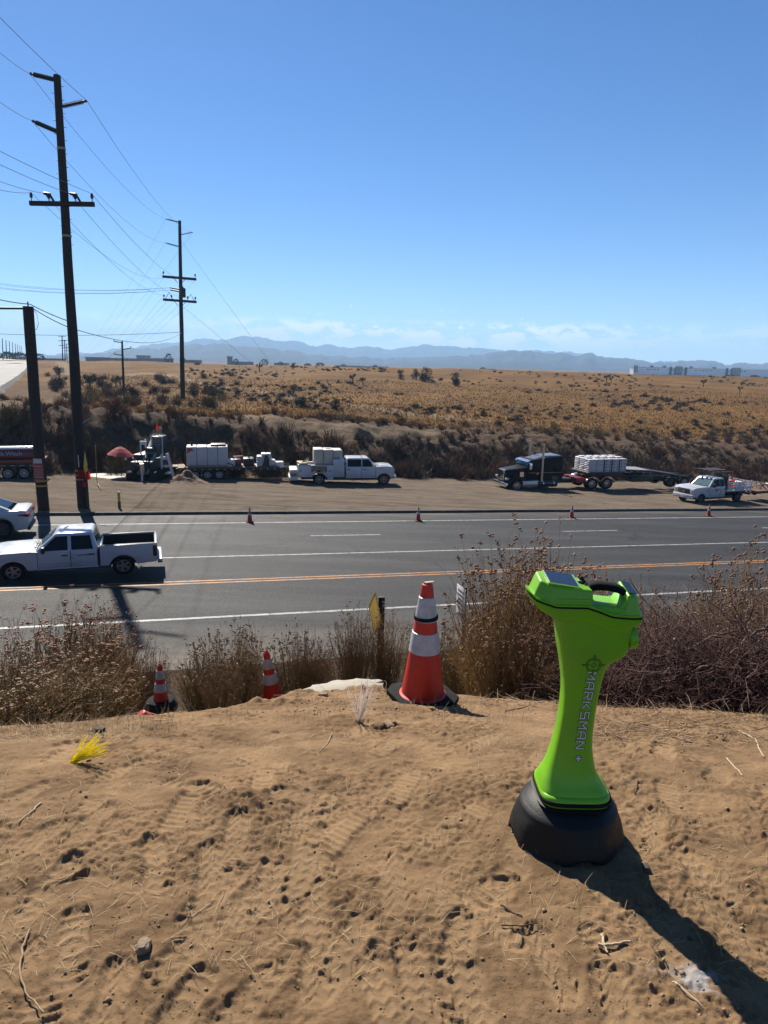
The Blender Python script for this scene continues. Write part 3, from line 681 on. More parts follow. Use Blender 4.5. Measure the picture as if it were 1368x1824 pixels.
# --- wires
def wire(pts3, sags, label, r=.0105, name='power_line', group=None, mt=WIREM):
    P = []
    for (a, b), sg_ in zip(zip(pts3, pts3[1:]), sags):
        n = max(6, int((b-a).length/4))
        for i in range(n+(1 if b is pts3[-1] else 0)):
            f = i/n; p = Vector(a).lerp(Vector(b), f); p.z -= sg_*4*f*(1-f); P.append(p)
    o = MB().tube(P, r, 5).build(name, mt); return tag(o, label, 'cable', group)
def back(w, px, py, Y=16):   # off-frame end of a wire that leaves the photo at (px,py)
    e = atY(px, py, Y); return e + (e-Vector(w))*.35
FARP = [atY(118+i*1.2, 632+i*1.1, 470) for i in range(9)]
wire([back(W1['a'], 0, 90, 30), W1['a'], W2['a'], FARP[0]], [.1, 1.0, 7], 'power line on the topmost left insulator of the tall pole')
wire([back(W1['b'], 0, 27, 27), W1['b'], W2['b'], FARP[1]], [.1, 1.2, 7], 'power line on the right hand insulator of the tall pole')
wire([back(W1['c'], 0, 178, 29), W1['c'], W2['c'], FARP[2]], [.1, 1.2, 7], 'power line on the lower left insulator of the tall pole')
for k, yy, far, lb in (('g', 266, W2['d3'], 'power line on the right end pin of the tall pole crossarm'), ('f', 290, W2['x2'], 'power line under the right bird cover of the tall pole crossarm'), ('e', 320, W2['x1'], 'power line under the left bird cover of the tall pole crossarm'), ('d', 335, W2['d0'], 'power line on the left end pin of the tall pole crossarm')):
    wire([back(W1[k], 0, yy, 26), W1[k], far, FARP[3+'gfed'.index(k)]], [.08, 1.3, 8], lb)
wire([W2['x0'], FARP[7]], [8], 'power line leaving the lower left end of the hillside pole crossarm')
wire([W2['x3'], FARP[8]], [8], 'power line leaving the lower right end of the hillside pole crossarm')
for i, (ya, yb) in enumerate(((500.5, 512.6), (503.5, 512.6), (508.5, 516.5), (510.5, 516.5))):
    a = atY(-30, ya, b2.y+2); wire([a, atY(303, yb, b2.y-.3)], [.7], ['topmost','second from the top','third from the top','lowest'][i]+' of four level lines running from the left to the hillside pole', .016, group='level lines from the left to the hillside pole')
wire([atY(-30, 593.6, b2.y), b2+on2(588)], [.35], 'lone low level cable running from the left to the hillside pole shaft', .026, 'telephone_cable')
wire([P0.location+on0(549)+Vector((.22, 0, 0)), P1.location+on(563)+Vector((0, -.2, 0)), b2+on2(588.5)], [.06, 1.0], 'cable sagging from the short pole past the tall pole to the hillside pole', .02, 'telephone_cable')
wire([atY(-20, 529, b0.y), P0.location+on0(542)+Vector((.1, 0, 0)), P1.location+on(551.5)+Vector((0, -.2, 0))], [.05, .05], 'cable passing just above the flat top of the short pole', .02, 'telephone_cable')
# guys of the hillside pole
g1 = T(538, 726, 60)
for py, lb, dx in ((425, 'upper guy wire stretched from the hillside pole to the ground at right', 0), (540, 'lower guy wire stretched from the hillside pole to the ground at right', .25)):
    a = b2+on2(py); e = g1+Vector((dx, dx, 0)); o = wire([a, e], [0], lb, .014, 'guy_wire')
    MB().tube([e, e.lerp(a, .12 if dx else .085)], .045, 6).build('guy_guard', mat('guard_yellow', (.45, .40, .22), .6), o)

# ================================================================== CONES
def make_cone(h, label, loc, yaw=0, bands=((.52, .70), (.76, .92)), group=None, base=True, collar=False, tilt=(0, 0)):
    t = thing('traffic_cone', label, 'traffic cone', loc, yaw, group); t.rotation_euler = (tilt[0], tilt[1], yaw)
    bt = .035*h/.7; r0, r1 = .125*h/.7, .030*h/.7
    def rr(f): return r0+(r1-r0)*f
    N_ = 40
    prof = [(rr(0)+.012, bt), (rr(.01), bt+.012*h)]+[(rr(f), bt+(h-bt)*f) for f in np.linspace(.03, .97, 12)]+[(rr(1)*1.02, h-.006), (rr(1)*.8, h), (rr(1)*.62, h-.01), (rr(1)*.6, h-.07)]
    MB().lathe(prof, N_).build('body', ORANGE, t)
    for a, b in bands:
        MB().lathe([(rr(a)+.0008, bt+(h-bt)*a)]+[(rr(f)+.0045, bt+(h-bt)*f) for f in np.linspace(a+.003, b-.003, 5)]+[(rr(b)+.0008, bt+(h-bt)*b)], N_).build('reflective_band', SLEEVE, t)
    if collar:
        f = .705; M = Matrix.Translation((0, 0, bt+(h-bt)*f)) @ Euler((R(2), R(-3), 0)).to_matrix().to_4x4()
        MB().lathe([(rr(f)+.004, -.010), (rr(f)+.012, -.010), (rr(f)+.012, .010), (rr(f)+.003, .010)], N_, M, closed=True).build('rubber_ring', RUBBER, t)
        tabM = Matrix.Translation((.012, .0, h+.006)); MB().box((-.03, -.012, -.004), (.03, .012, .003), .003, tabM).build('top_tab', PLANK, t)
    s = r0*1.42
    if base:
        c_ = .35*s; oct_ = [(-s, -s+c_), (-s+c_, -s), (s-c_, -s), (s, -s+c_), (s, s-c_), (s-c_, s), (-s+c_, s), (-s, s-c_)]
        MB().prism(oct_, 0, bt, .008, 'z').build('base', RUBBER, t)
    return t
cz = hit(753, 1252)
make_cone(.735, 'large scuffed orange cone with two white bands and black ring on the dirt crest', cz+Vector((0, .05, .004)), R(25), ((.395, .575), (.675, .945-.06)), collar=True, tilt=(R(.3), R(.4)))
def slope_cone(px, ptop, py2, h, label, Y, tilt=(0, 0), **k):
    p = atY(px, ptop, Y); z = p.z-h; make_cone(h, label, (p.x, p.y, z), R(15), ((.42, .60), (.70, .88)), tilt=tilt, **k); return (p.x, p.y, z)
c1_ = slope_cone(487, 1158, 1245, .735, 'half hidden cone standing before the middle bush beside the pale slab', 8.1, (R(2), R(-7)))
c2_ = slope_cone(283, 1184, 1250, .735, 'small cone at the end of the left bush, black weight at its foot', 9.6, (0, R(1)))
mb = MB(); mb.lathe([(0, .0), (.23, .0), (.25, .05), (.19, .16), (.165, .17), (0, .17)], 24, Matrix.Translation((0, 0, .03))); o = mb.build('cone_weight', RUBBER); tag(o, 'black rubber ring round the foot of the small left cone', 'cone weight'); o.location = c2_
mb = MB(); mb.lathe([(.20, 0), (.17, .05), (.12, .2), (.09, .22), (0, .22)], 20); o = mb.build('orange_cap', ORANGE); tag(o, 'bright red orange plastic piece lying left of the small cone', 'plastic piece'); o.location = Vector(c2_)+Vector((-.13, -.28, .02)); o.rotation_euler = (R(15), R(-30), 0); o.scale = (.6, .6, .6)
for px, py, lb in ((445, 930.5, 'first cone from the left along the far white edge line'), (745, 928, 'second cone from the left along the far white edge line'), (1018, 922.5, 'third cone from the left along the far white edge line'), (1262, 919.5, 'rightmost cone along the far white edge line, below the stake truck')):
    make_cone(.72, lb, G(px, py)+Vector((0, 0, .004)), RYAW, ((.46, .62), (.70, .90)), group='cones along the far road edge')
make_cone(.62, 'small plain red cone behind the dirt mound by the drill', onplane(G(297, 846)), 0, (), base=True)

# ================================================================== SIGNS AND STAKES
POST = mat('sign_post', (.03, .022, .016), .8)
def sign_post(name, label, px, ptop, Y, h_extra=.05, w=.09, cat='sign'):
    t3 = atY(px, ptop, Y); gz = H(t3.x, t3.y); t = thing(name, label, cat, (t3.x, t3.y, gz)); return t, t3.z-gz
# yellow diamond, nearly edge on, in the bushes
t, h = sign_post('road_sign', 'yellow diamond sign seen nearly edge on, in the bushes left of the big cone', 680, 1061, 12.6)
MB().box((-.06, -.05, -.3), (.06, .05, h-.02), .006).build('post', POST, t)
DY = mat('sign_yellow', (.80, .46, .02), .45, var=.04)
M = Matrix.Translation((-.12, -.03, h-.34)) @ Euler((0, 0, R(107))).to_matrix().to_4x4()
s = .44; mb = MB(); mb.prism([(0, -s), (s, 0), (0, s), (-s, 0)], -.004, .004); mb.bm.transform(M); pl_ = mb.build('panel', DY, t)
mb = MB(); ring = [(0, -s*.9), (s*.9, 0), (0, s*.9), (-s*.9, 0)]
for i in range(4):
    a, b = Vector((*ring[i], 0)), Vector((*ring[(i+1) % 4], 0)); d = (b-a).normalized(); nn = Vector((-d.y, d.x, 0))*.012
    mb._add([(a+nn).xzy if False else Vector(((a+nn).x, .0062, (a+nn).y)), Vector(((b+nn).x, .0062, (b+nn).y)), Vector(((b-nn).x, .0062, (b-nn).y)), Vector(((a-nn).x, .0062, (a-nn).y))], [(0, 1, 2, 3)])
mb.bm.transform(M); mb.build('border', BLACKPL, pl_)
# white notice, turned along the road
t, h = sign_post('road_sign', 'small white notice on a dark post beside the road, right of the big cone', 829, 1046, 14.2)
MB().box((-.035, -.035, -.3), (.035, .035, h), .004).build('post', POST, t)
M = Matrix.Translation((-.09, -.07, h-.33)) @ Euler((0, 0, R(106))).to_matrix().to_4x4()
pl_ = MB().box((-.24, -.004, -.36), (.24, .004, .36), .002, M).build('panel', mat('sign_white', (.80, .80, .80), .5), t)
mb = MB()
for i, (wd, zz) in enumerate(((.17, .26), (.19, .17), (.15, .08), (.19, -.02), (.13, -.12), (.08, -.24))): mb.box((-wd, -.0075, zz-.018), (wd, -.0055, zz+.018), 0, M); mb.box((-wd, .0055, zz-.018), (wd, .0075, zz+.018), 0, M)
mb.build('faded_print', mat('faded_print', (.16, .16, .16), .6), pl_)
# sign post on the far shoulder
b = onplane(G(155, 906)); t = thing('road_sign', 'dark post with a yellow sign edge on and red flags, right of the tall pole', 'sign', b)
hp = atY(153, 803, b.y).z-b.z
MB().box((-.05, -.05, -.3), (.05, .05, hp), .006).build('post', POST, t)
M = Matrix.Translation((.07, -.02, hp-.75)) @ Euler((0, 0, R(-75))).to_matrix().to_4x4(); mb = MB(); mb.prism([(0, -.72), (.62, 0), (0, .72), (-.62, 0)], -.01, .01); mb.bm.transform(M); mb.build('panel', DY, t)
FL = mat('flag_red', (.62, .03, .035), .7, transl=.3)
for dx, dz, hh in ((-.14, 1.8, .34), (.20, 1.72, .36), (.04, 1.3, .26)):
    mb = MB(); n = 6
    for i in range(n):
        x0, x1 = dx+(-.17+.34*i/n), dx+(-.17+.34*(i+1)/n); y0, y1 = .1*math.sin(i*1.7), .1*math.sin((i+1)*1.7)
        mb.quad((x0, -.15+y0, dz-hh/2), (x1, -.15+y1, dz-hh/2-.05), (x1*.9, -.12+y1*.5, dz+hh/2), (x0*.9, -.12+y0*.5, dz+hh/2))
    mb.build('flag', FL, t)
b = onplane(G(213, 906)); t = thing('marker_post', 'short yellow marker post standing alone on the dirt shoulder', 'post', b); hp = atY(213, 876, b.y).z-b.z
MB().lathe([(0, 0), (.075, 0), (.075, hp*.42), (.07, hp*.43), (0, hp*.43)], 12).build('foot', mat('olive_rubber', (.10, .085, .02), .7), t); MB().lathe([(0, hp*.43), (.068, hp*.43), (.068, hp*.97), (.05, hp), (0, hp)], 12).build('tube', YELLOW, t)
b = onplane(G(174, 864)); a_ = atY(170, 793, b.y); m_ = atY(172.5, 855, b.y); e_ = onplane(G(179, 872))
tag(MB().tube([e_, b+Vector((0, 0, .1)), m_, a_], .03, 6, .02).build('whip_stake', mat('stake_yellow', (.42, .28, .06), .6)), 'thin bent yellow stake before the pale boards left of the drill', 'stake')
# ================================================================== VEHICLES
def arc(cx, cz, r, a0, a1, n=10): return [(cx+r*math.cos(R(a0+(a1-a0)*i/n)), cz+r*math.sin(R(a0+(a1-a0)*i/n))) for i in range(n+1)]
RIMW = mat('rim_white', (.70, .70, .70), .35, .2); RIMS = mat('rim_alloy', (.42, .42, .43), .3, .8, dirt=(.2, .16, .12), damt=.4); RIMD = mat('rim_dark', (.10, .10, .105), .4, .6)
def wheel(parent, x, y, r, w, rim=RIMS, spokes=5, rr=.62, hub=None, name='wheel', side=None):
    """tyre with its rim as a sub-part; the rim faces the outer side"""
    sd_ = side if side is not None else (1 if y > 0 else -1)
    M = Matrix.Translation((x, y, r)) @ Matrix.Rotation(-PI/2*sd_, 4, 'X')
    h = w/2; ri = r*rr
    prof = [(ri, -h*.8), (ri+.02, -h), (r*.88, -h), (r*.96, -h*.86), (r, -h*.6), (r, h*.6), (r*.96, h*.86), (r*.88, h), (ri+.02, h), (ri, h*.8)]
    t = MB().lathe(prof, 32, M, closed=True).build(name, RUBBER, parent)
    mb = MB(); mb.lathe([(ri+.004, h*.86), (ri-.015, h*.86), (ri-.03, h*.3), (ri*.35, h*.25), (0, h*.25)], 28, M)
    for i in range(spokes):
        a = 2*PI*i/spokes; Ms = M @ Matrix.Rotation(a, 4, 'Z')
        wsp = ri*(.30 if spokes <= 6 else .13); mb.box((ri*.15, -wsp/2, h*.25), (ri*.94, wsp/2, h*.66), .008, Ms, seg=1)
    mb.lathe([(0, h*.8), (ri*.2, h*.78), (ri*.26, h*.5), (ri*.26, h*.2)], 16, M)
    o = mb.build('rim', rim, t)
    dk = MB().lathe([(ri*.32, h*.262), (ri-.035, h*.305)], 28, M).build('brake_gap', BLACKPL, t)
    return t
def pane(parent, pts, name='window', mt=GLASS, lift=.006):
    p = [Vector(v) for v in pts]; n = (p[1]-p[0]).cross(p[2]-p[1]).normalized()
    return MB().plate([v+n*.001 for v in p], lift).build(name, mt, parent, angle=20)
def lerp3(a, b, f): return Vector(a).lerp(Vector(b), f)
def pickup(root, c):
    """conventional-cab pick-up. local +X is forward, ground at z=0; dimensions in the dict"""
    W = c['hw']; fx, rx = c['fx'], c['rx']; belt, hood, sill, roof = c['belt'], c['hood'], c['sill'], c['roof']
    nose, cowl, cabb = c['nose'], c['cowl'], c['cabback']; wr = c['wr']; ar = wr*1.22; P = c.get('paint', WHITE)
    # fenders and hood in one front body
    z0 = sill-.02
    prof = [(cowl-.12, z0)]+[(fx-ar, z0)]+arc(fx, wr, ar, 180-math.degrees(math.asin(max(-1, min(1, (z0-wr)/ar)))), math.degrees(math.asin((z0-wr)/ar)), 12)+[(nose-.06, z0+.06), (nose, z0+.25), (nose, hood-.20), (nose-.12, hood-.05), (nose-.5, hood), (cowl+.15, belt+.05), (cowl-.12, belt+.02)]
    MB().prism(prof, -W, W, .05, seg=3).build('front_body', P, root, angle=40)
    MB().box((cowl+.25, -W+.32, hood-.01), (nose-.42, W-.32, hood+.02), .02).build('hood_bulge', P, root, angle=40)
    MB().box((rx+ar*.9, -W+.12, wr*.9), (fx-ar*.9, W-.12, sill)).build('chassis', DARKM, root); MB().box((c['tail']+.2, -.5, wr*.9), (rx+ar, .5, sill+.05)).build('rear_frame', DARKM, root)
    for s in (-1, 1):
        MB().box((cabb+.02, s*W-.1*(s > 0), sill-.07), (cowl-.13, s*W+.1*(s < 0), sill+.03), .02).build('rocker', P, root)
        for xd0, xd1 in c['doors']:
            d = MB().box((xd0+.008, min(s*W, s*(W-.09)), sill+.035), (xd1-.008, max(s*W, s*(W-.09)), belt), .018).build('door', P, root, angle=40)
            MB().box((xd0+.09, min(s*W, s*(W+.03)), belt-.20), (xd0+.30, max(s*W, s*(W+.03)), belt-.145), .012).build('handle', c.get('handle', BLACKPL), d)
            MB().box((xd0+.01, min(s*W, s*(W+.012)), sill+.24), (xd1-.01, max(s*W, s*(W+.012)), sill+.30), .006).build('side_moulding', P, d)
    for s in (-1, 1):
        for xs_m in sorted({v for dd_ in c['doors'] for v in dd_}): MB().box((xs_m-.008, min(s*(W-.02), s*(W+.0025)), sill+.03), (xs_m+.008, max(s*(W-.02), s*(W+.0025)), belt+.005)).build('door_seam', BLACKPL, root)
        MB().prism(arc(fx, wr, ar+.012, 168, 12, 12)+arc(fx, wr, ar-.02, 12, 168, 12), min(s*(W-.03), s*(W+.006)), max(s*(W-.03), s*(W+.006))).build('arch_lip', c.get('lip', P), root)
        MB().box((cabb+.02, min(s*(W-.03), s*(W+.004)), sill-.075), (cowl-.15, max(s*(W-.03), s*(W+.004)), sill-.02)).build('painted_sill_shadow', BLACKPL, root)  # black strip stands in for the shade under the sill
    # cabin
    i0 = .05; wb = W-.03; wt = W-.19
    B = [(cowl, -wb, belt), (cowl, wb, belt), (cabb, wb, belt), (cabb, -wb, belt)]
    Tp = [(c['ws'], -wt, roof), (c['ws'], wt, roof), (c['cb'], wt, roof), (c['cb'], -wt, roof)]
    MB().hexa(B, Tp, .085, 4).build('cab', P, root, angle=50)
    MB().box((cabb, -W+.05, sill), (cowl-.05, W-.05, belt+.001)).build('cab_floor', BLACKPL, root)
    def onside(s, x, f):   # point on the cabin side at x-fraction f of height
        z = belt+(roof-belt)*f; y = wb+(wt-wb)*f; return Vector((x, s*y, z))
    def xf(f): return cowl+(c['ws']-cowl)*f
    def xb(f): return cabb+(c['cb']-cabb)*f
    for s in (-1, 1):
        for i, (a, b) in enumerate(c['panes']):
            lo, hi = .05, .83
            x_lo = a if a is not None else xf(lo)-.16; x_hi = a if a is not None else xf(hi)-.12
            pts = [onside(s, b, lo), onside(s, x_lo, lo), onside(s, x_hi, hi), onside(s, b if b > xb(hi)+.1 else xb(hi)+.1, hi)]
            if s > 0: pts = pts[::-1]
            pane(root, pts, 'side_window')
    ws = [lerp3(lerp3(B[0], Tp[0], .05), lerp3(B[1], Tp[1], .05), .06), lerp3(lerp3(B[0], Tp[0], .05), lerp3(B[1], Tp[1], .05), .94), lerp3(lerp3(B[0], Tp[0], .86), lerp3(B[1], Tp[1], .86), .92), lerp3(lerp3(B[0], Tp[0], .86), lerp3(B[1], Tp[1], .86), .08)]
    pane(root, ws, 'windscreen', GLASSL); 
    rw = [lerp3(lerp3(B[3], Tp[3], .15), lerp3(B[2], Tp[2], .15), .12), lerp3(lerp3(B[3], Tp[3], .15), lerp3(B[2], Tp[2], .15), .88), lerp3(lerp3(B[3], Tp[3], .82), lerp3(B[2], Tp[2], .82), .86), lerp3(lerp3(B[3], Tp[3], .82), lerp3(B[2], Tp[2], .82), .14)][::-1]
    pane(root, rw, 'rear_window')
    MB().box((cowl+.02, -W+.25, belt+.015), (cowl+.16, W-.25, belt+.065), .01).build('cowl_grille', BLACKPL, root)
    for y in (-.35, .25): MB().tube([(cowl+.08, y, belt+.07), (cowl-.02, y+.3, belt+.09), (cowl-.12, y+.42, belt+.16)], .012, 5).build('wiper', BLACKPL, root)
    # nose
    g = MB().box((nose-.03, -W*.62, c['gz0']), (nose+.025, W*.62, c['gz1']), .03).build('grille', c.get('grille', BLACKPL), root)
    for k in range(2):
        z = c['gz0']+(c['gz1']-c['gz0'])*(.33+.34*k); MB().box((nose+.026, -W*.58, z-.022), (nose+.036, W*.58, z+.022), .004).build('grille_bar', c.get('bar', CHROME), g)
    MB().lathe([(0, 0), (.11, 0), (.11, .012), (0, .02)], 20, Matrix.Translation((nose+.038, 0, (c['gz0']+c['gz1'])/2)) @ Matrix.Rotation(PI/2, 4, 'Y') @ Matrix.Diagonal((.55, 1, 1, 1))).build('badge', CHROME, g)
    for s in (-1, 1):
        h = MB().box((nose-.16, s*W*.80-.17, c['gz0']+.02), (nose+.012, s*W*.80+.17, c['gz1']-.02), .035).build('headlight', CLEAR, root)
        MB().box((nose-.14, s*W*.80-.15, c['gz0']-.0), (nose+.016, s*W*.80+.15, c['gz0']+.035), .005).build('indicator', AMBER, h)
        MB().tube([(cowl-.32, s*(W-.02), belt+.06), (cowl-.30, s*(W+.10), belt+.10)], .03, 6).build('mirror_arm', BLACKPL, root)
        MB().box((cowl-.38, s*(W+.19)-.12, belt+.0), (cowl-.26, s*(W+.19)+.10, belt+.26*c.get('mir', 1)), .04).build('mirror', c.get('mirror', BLACKPL), root)
    MB().box((nose-.05, -W, c['bz0']), (nose+.14, W, c['bz1']), .05).build('front_bumper', c.get('bumper', CHROME), root)
    MB().box((nose+.141, -.17, c['bz0']+.04), (nose+.15, .17, c['bz0']+.17)).build('number_plate', WHITE2, root)
    for x in (fx, rx):
        for s in (-1, 1): wheel(root, x, s*(W-.15), wr, .27, c.get('rim', RIMS), c.get('spokes', 5))
    MB().box((fx-ar, -W+.12, wr), (fx+ar, W-.12, wr+ar*.8)).build('wheel_well', BLACKPL, root)
# --- the near pick-up ------------------------------------------------
SILV = dict(hw=.98, fx=1.82, rx=-1.82, belt=1.16, hood=1.17, sill=.46, roof=1.86, nose=2.72, cowl=1.12, cabback=-1.0, ws=.40, cb=-.80, wr=.39, tail=-3.05, doors=((-.06, 1.02), (-.96, -.06)), panes=((None, .02), (-.10, -.82)), gz0=.68, gz1=1.0, bz0=.40, bz1=.64, rim=RIMS)
def truck_bed(root, c, x0, x1, rail):
    W = c['hw']; rx, wr = c['rx'], c['wr']; ar = wr*1.22; z0 = c['sill']; P = WHITE
    prof = [(x1, z0), (rx+ar, z0)]+arc(rx, wr, ar, math.degrees(math.asin((z0-wr)/ar)), 180-math.degrees(math.asin((z0-wr)/ar)), 12)[0:]+[(rx-ar, z0), (x0, z0+.06), (x0, rail), (x1, rail)]
    for s in (-1, 1):
        b = MB().prism(prof, min(s*W, s*(W-.10)), max(s*W, s*(W-.10)), .02).build('bed_side', P, root, angle=40)
        MB().box((x0, min(s*(W-.005), s*(W-.12)), rail+.001), (x1-.01, max(s*(W-.005), s*(W-.12)), rail+.03), .008).build('bed_rail', P, b); MB().box((x0+.05, min(s*(W-.03), s*(W-.125)), rail+.031), (x1-.03, max(s*(W-.03), s*(W-.125)), rail+.045), .004).build('rail_cap', BLACKPL, b); MB().lathe([(.085, 0), (.092, 0), (.092, .004), (.085, .004)], 20, Matrix.Translation((x1-.42, s*W, rail-.32)) @ Matrix.Rotation(-PI/2*s, 4, 'X'), closed=True).build('fuel_flap', mat('flap_seam', (.25, .25, .26), .5), b); MB().box((x1-.015, min(s*(W-.08), s*(W+.001)), z0+.02), (x1+.035, max(s*(W-.08), s*(W+.001)), rail)).build('bed_gap', BLACKPL, b)
        MB().prism([(x1-.03, z0+.1), (x1-.03, rail-.02), (x0+.03, rail-.02), (x0+.03, z0+.1)], min(s*(W-.103), s*(W-.115)), max(s*(W-.103), s*(W-.115))).build('bed_liner', BLACKPL, b)
        MB().box((x0-.012, s*(W-.08)-.075, rail-.52), (x0+.14, s*(W-.08)+.09, rail-.06), .02).build('taillight', mat('dark_red_lens', (.06, .006, .006), .15), root)
    MB().box((x0+.02, -W+.1, z0+.12), (x1-.02, W-.1, z0+.17)).build('bed_floor', BLACKPL, root)
    MB().box((x1-.06, -W+.1, z0), (x1-.005, W-.1, rail-.01), .01).build('bed_front', P, root)
    MB().box((x1-.075, -W+.11, z0+.17), (x1-.062, W-.11, rail-.03)).build('front_liner', BLACKPL, root)
    tg = MB().box((x0-.02, -W+.14, z0+.08), (x0+.06, W-.14, rail+.02), .02).build('tailgate', P, root); MB().box((x0+.062, -W+.15, z0+.17), (x0+.07, W-.15, rail-.02)).build('tailgate_liner', BLACKPL, tg)
    MB().box((x0-.02, -W+.1, z0+.171), (x0+.06, W-.1, z0+.18)).build('hinge_strip', DARKM, tg)
p = G(222, 1025); t = thing('pickup_truck', 'white crew cab pickup with open bed driving left on the near side of the road', 'pickup truck', onplane(p+RN*.80-RD*1.66), RYAW+PI, scale=(.905, .905, .80))
pickup(t, SILV); truck_bed(t, SILV, -3.0, -1.03, 1.27)
MB().box((-3.19, -.92, .42), (-3.02, .92, .60), .03).build('rear_bumper', mat('worn_chrome', (.35, .35, .36), .35, .8), t)
MB().tube([(.2, .0, 1.85), (.12, 0, 1.91), (.05, 0, 1.93)], .02, 5).build('roof_antenna', BLACKPL, t)
for s in (-1, 1): MB().box((-.78, s*.985-.004, .955), (-.30, s*.985+.008, .985), .003).build('script_badge', DARKM, t)
MB().box((-2.05, .55, .63), (-1.85, .75, .76), .03).build('bed_item', mat('dull_green', (.10, .13, .05), .6), t)
# white mud flaps behind the rear wheels
for s in (-1, 1): MB().box((-2.36, s*.86-.11, .20), (-2.34, s*.86+.11, .58), .005).build('mud_flap', WHITE2, t)
# --- white saloon ----------------------------------------------------
p = G(6, 958); t = thing('parked_car' if False else 'car', 'white saloon car with red tail lights cut by the left edge behind the pickup', 'car', onplane(p+RN*.78-RD*1.42), RYAW+PI)
def saloon(root):
    W = .92; wr = .34; fx, rx = 1.42, -1.42
    def lo(cx): return arc(cx, wr, .42, 165, 15, 10) if False else arc(cx, wr, .41, 172, 8, 10)
    prof = [(-2.32, .30), (rx-.42, .24)]+lo(rx)+[(rx+.42, .22), (fx-.42, .22)]+lo(fx)+[(fx+.42, .24), (2.35, .28), (2.42, .48), (2.34, .70), (1.9, .86), (.95, .98), (-1.55, 1.06), (-2.18, 1.08), (-2.34, 1.03), (-2.40, .78), (-2.38, .5)]
    MB().prism(prof, -W, W, .11, seg=4).build('body', WHITE, root, angle=50)
    wb, wt = W-.07, W-.25
    B = [(1.0, -wb, .96), (1.0, wb, .96), (-1.85, wb, 1.05), (-1.85, -wb, 1.05)]; Tp = [(.15, -wt, 1.42), (.15, wt, 1.42), (-.95, wt, 1.44), (-.95, -wt, 1.44)]
    MB().hexa(B, Tp, .08, 4).build('cab', WHITE, root, angle=50)
    def sd_(s, x, f): return Vector((x, s*(wb+(wt-wb)*f), .98+.45*f+(.03 if x < -.5 else 0)*(1-f)))
    for s in (-1, 1):
        for pts in (((-.30, .06), (.72, .06), (.13, .84), (-.30, .84)), ((-1.45, .1), (-.36, .06), (-.36, .84), (-.92, .80))):
            P_ = [sd_(s, *q_) for q_ in pts]; P_ = P_ if s < 0 else P_[::-1]; pane(root, P_, 'side_window')
    for a, b, nm, fl in ((0, 1, 'windscreen', False), (3, 2, 'rear_window', True)):
        q_ = [lerp3(lerp3(B[a], Tp[a], f), lerp3(B[b], Tp[b], f), g) for f, g in ((.08, .08), (.08, .92), (.86, .90), (.86, .10))]
        pane(root, q_[::-1] if fl else q_, nm, GLASS)
    for s in (-1, 1):
        l_ = MB().prism([(-2.41, .80), (-2.05, .86), (-2.0, .92), (-2.41, .96)], min(s*.48, s*(W+.004)), max(s*.48, s*(W+.004)), .015).build('taillight', REDL, root)
        MB().box((-2.395, s*.70-.18, .52), (-2.39, s*.70+.16, .56)).build('reflector', REDL, root)
        MB().tube([(.55, s*.86, 1.0), (.52, s*1.0, 1.04)], .03, 6).build('mirror', WHITE, root)
        for x in (-.25, -1.2): MB().box((x-.1, min(s*W, s*(W+.02)), .84), (x+.1, max(s*W, s*(W+.02)), .87), .006).build('handle', WHITE, root)
        for x in (fx, rx): wheel(root, x, s*(W-.12), wr, .23, RIMD, 10, .72)
    MB().box((-2.42, -.78, .24), (-2.30, .78, .40), .03).build('rear_valance', BLACKPL, root); MB().box((-2.405, -.17, .62), (-2.395, .17, .76)).build('number_plate', WHITE2, root)
    MB().box((-1.9, -.75, .25), (1.9, .75, .55)).build('underbody', BLACKPL, root)
saloon(t)
# --- service pick-up on the shoulder -----------------------------------
SVC = dict(hw=1.0, fx=2.28, rx=-2.28, belt=1.40, hood=1.47, sill=.58, roof=2.09, nose=3.02, cowl=1.80, cabback=-.46, ws=1.20, cb=-.34, wr=.42, tail=-3.7, doors=((.68, 1.68), (-.42, .68)), panes=((None, .74), (.66, -.30)), gz0=.86, gz1=1.26, bz0=.52, bz1=.80, rim=RIMS, spokes=8, mir=1.4, mirror=CHROME, handle=BLACKPL, grille=CHROME)
pf, pr = G(683, 864), G(568, 861); yaw_ = math.atan2(pf.y-pr.y, pf.x-pr.x); sc_ = (pf-pr).xy.length/4.56
t = thing('service_truck', 'white crew cab service pickup with toolboxes and cream tank, parked on the dirt', 'pickup truck', onplane((pf+pr)/2+Vector((-math.sin(yaw_), math.cos(yaw_), 0))*.85), yaw_, scale=(sc_, sc_, sc_*.90))
pickup(t, SVC)
def rbox(nm, lo, hi, mt, par, bev=.015): return MB().box(lo, hi, bev).build(nm, mt, par)
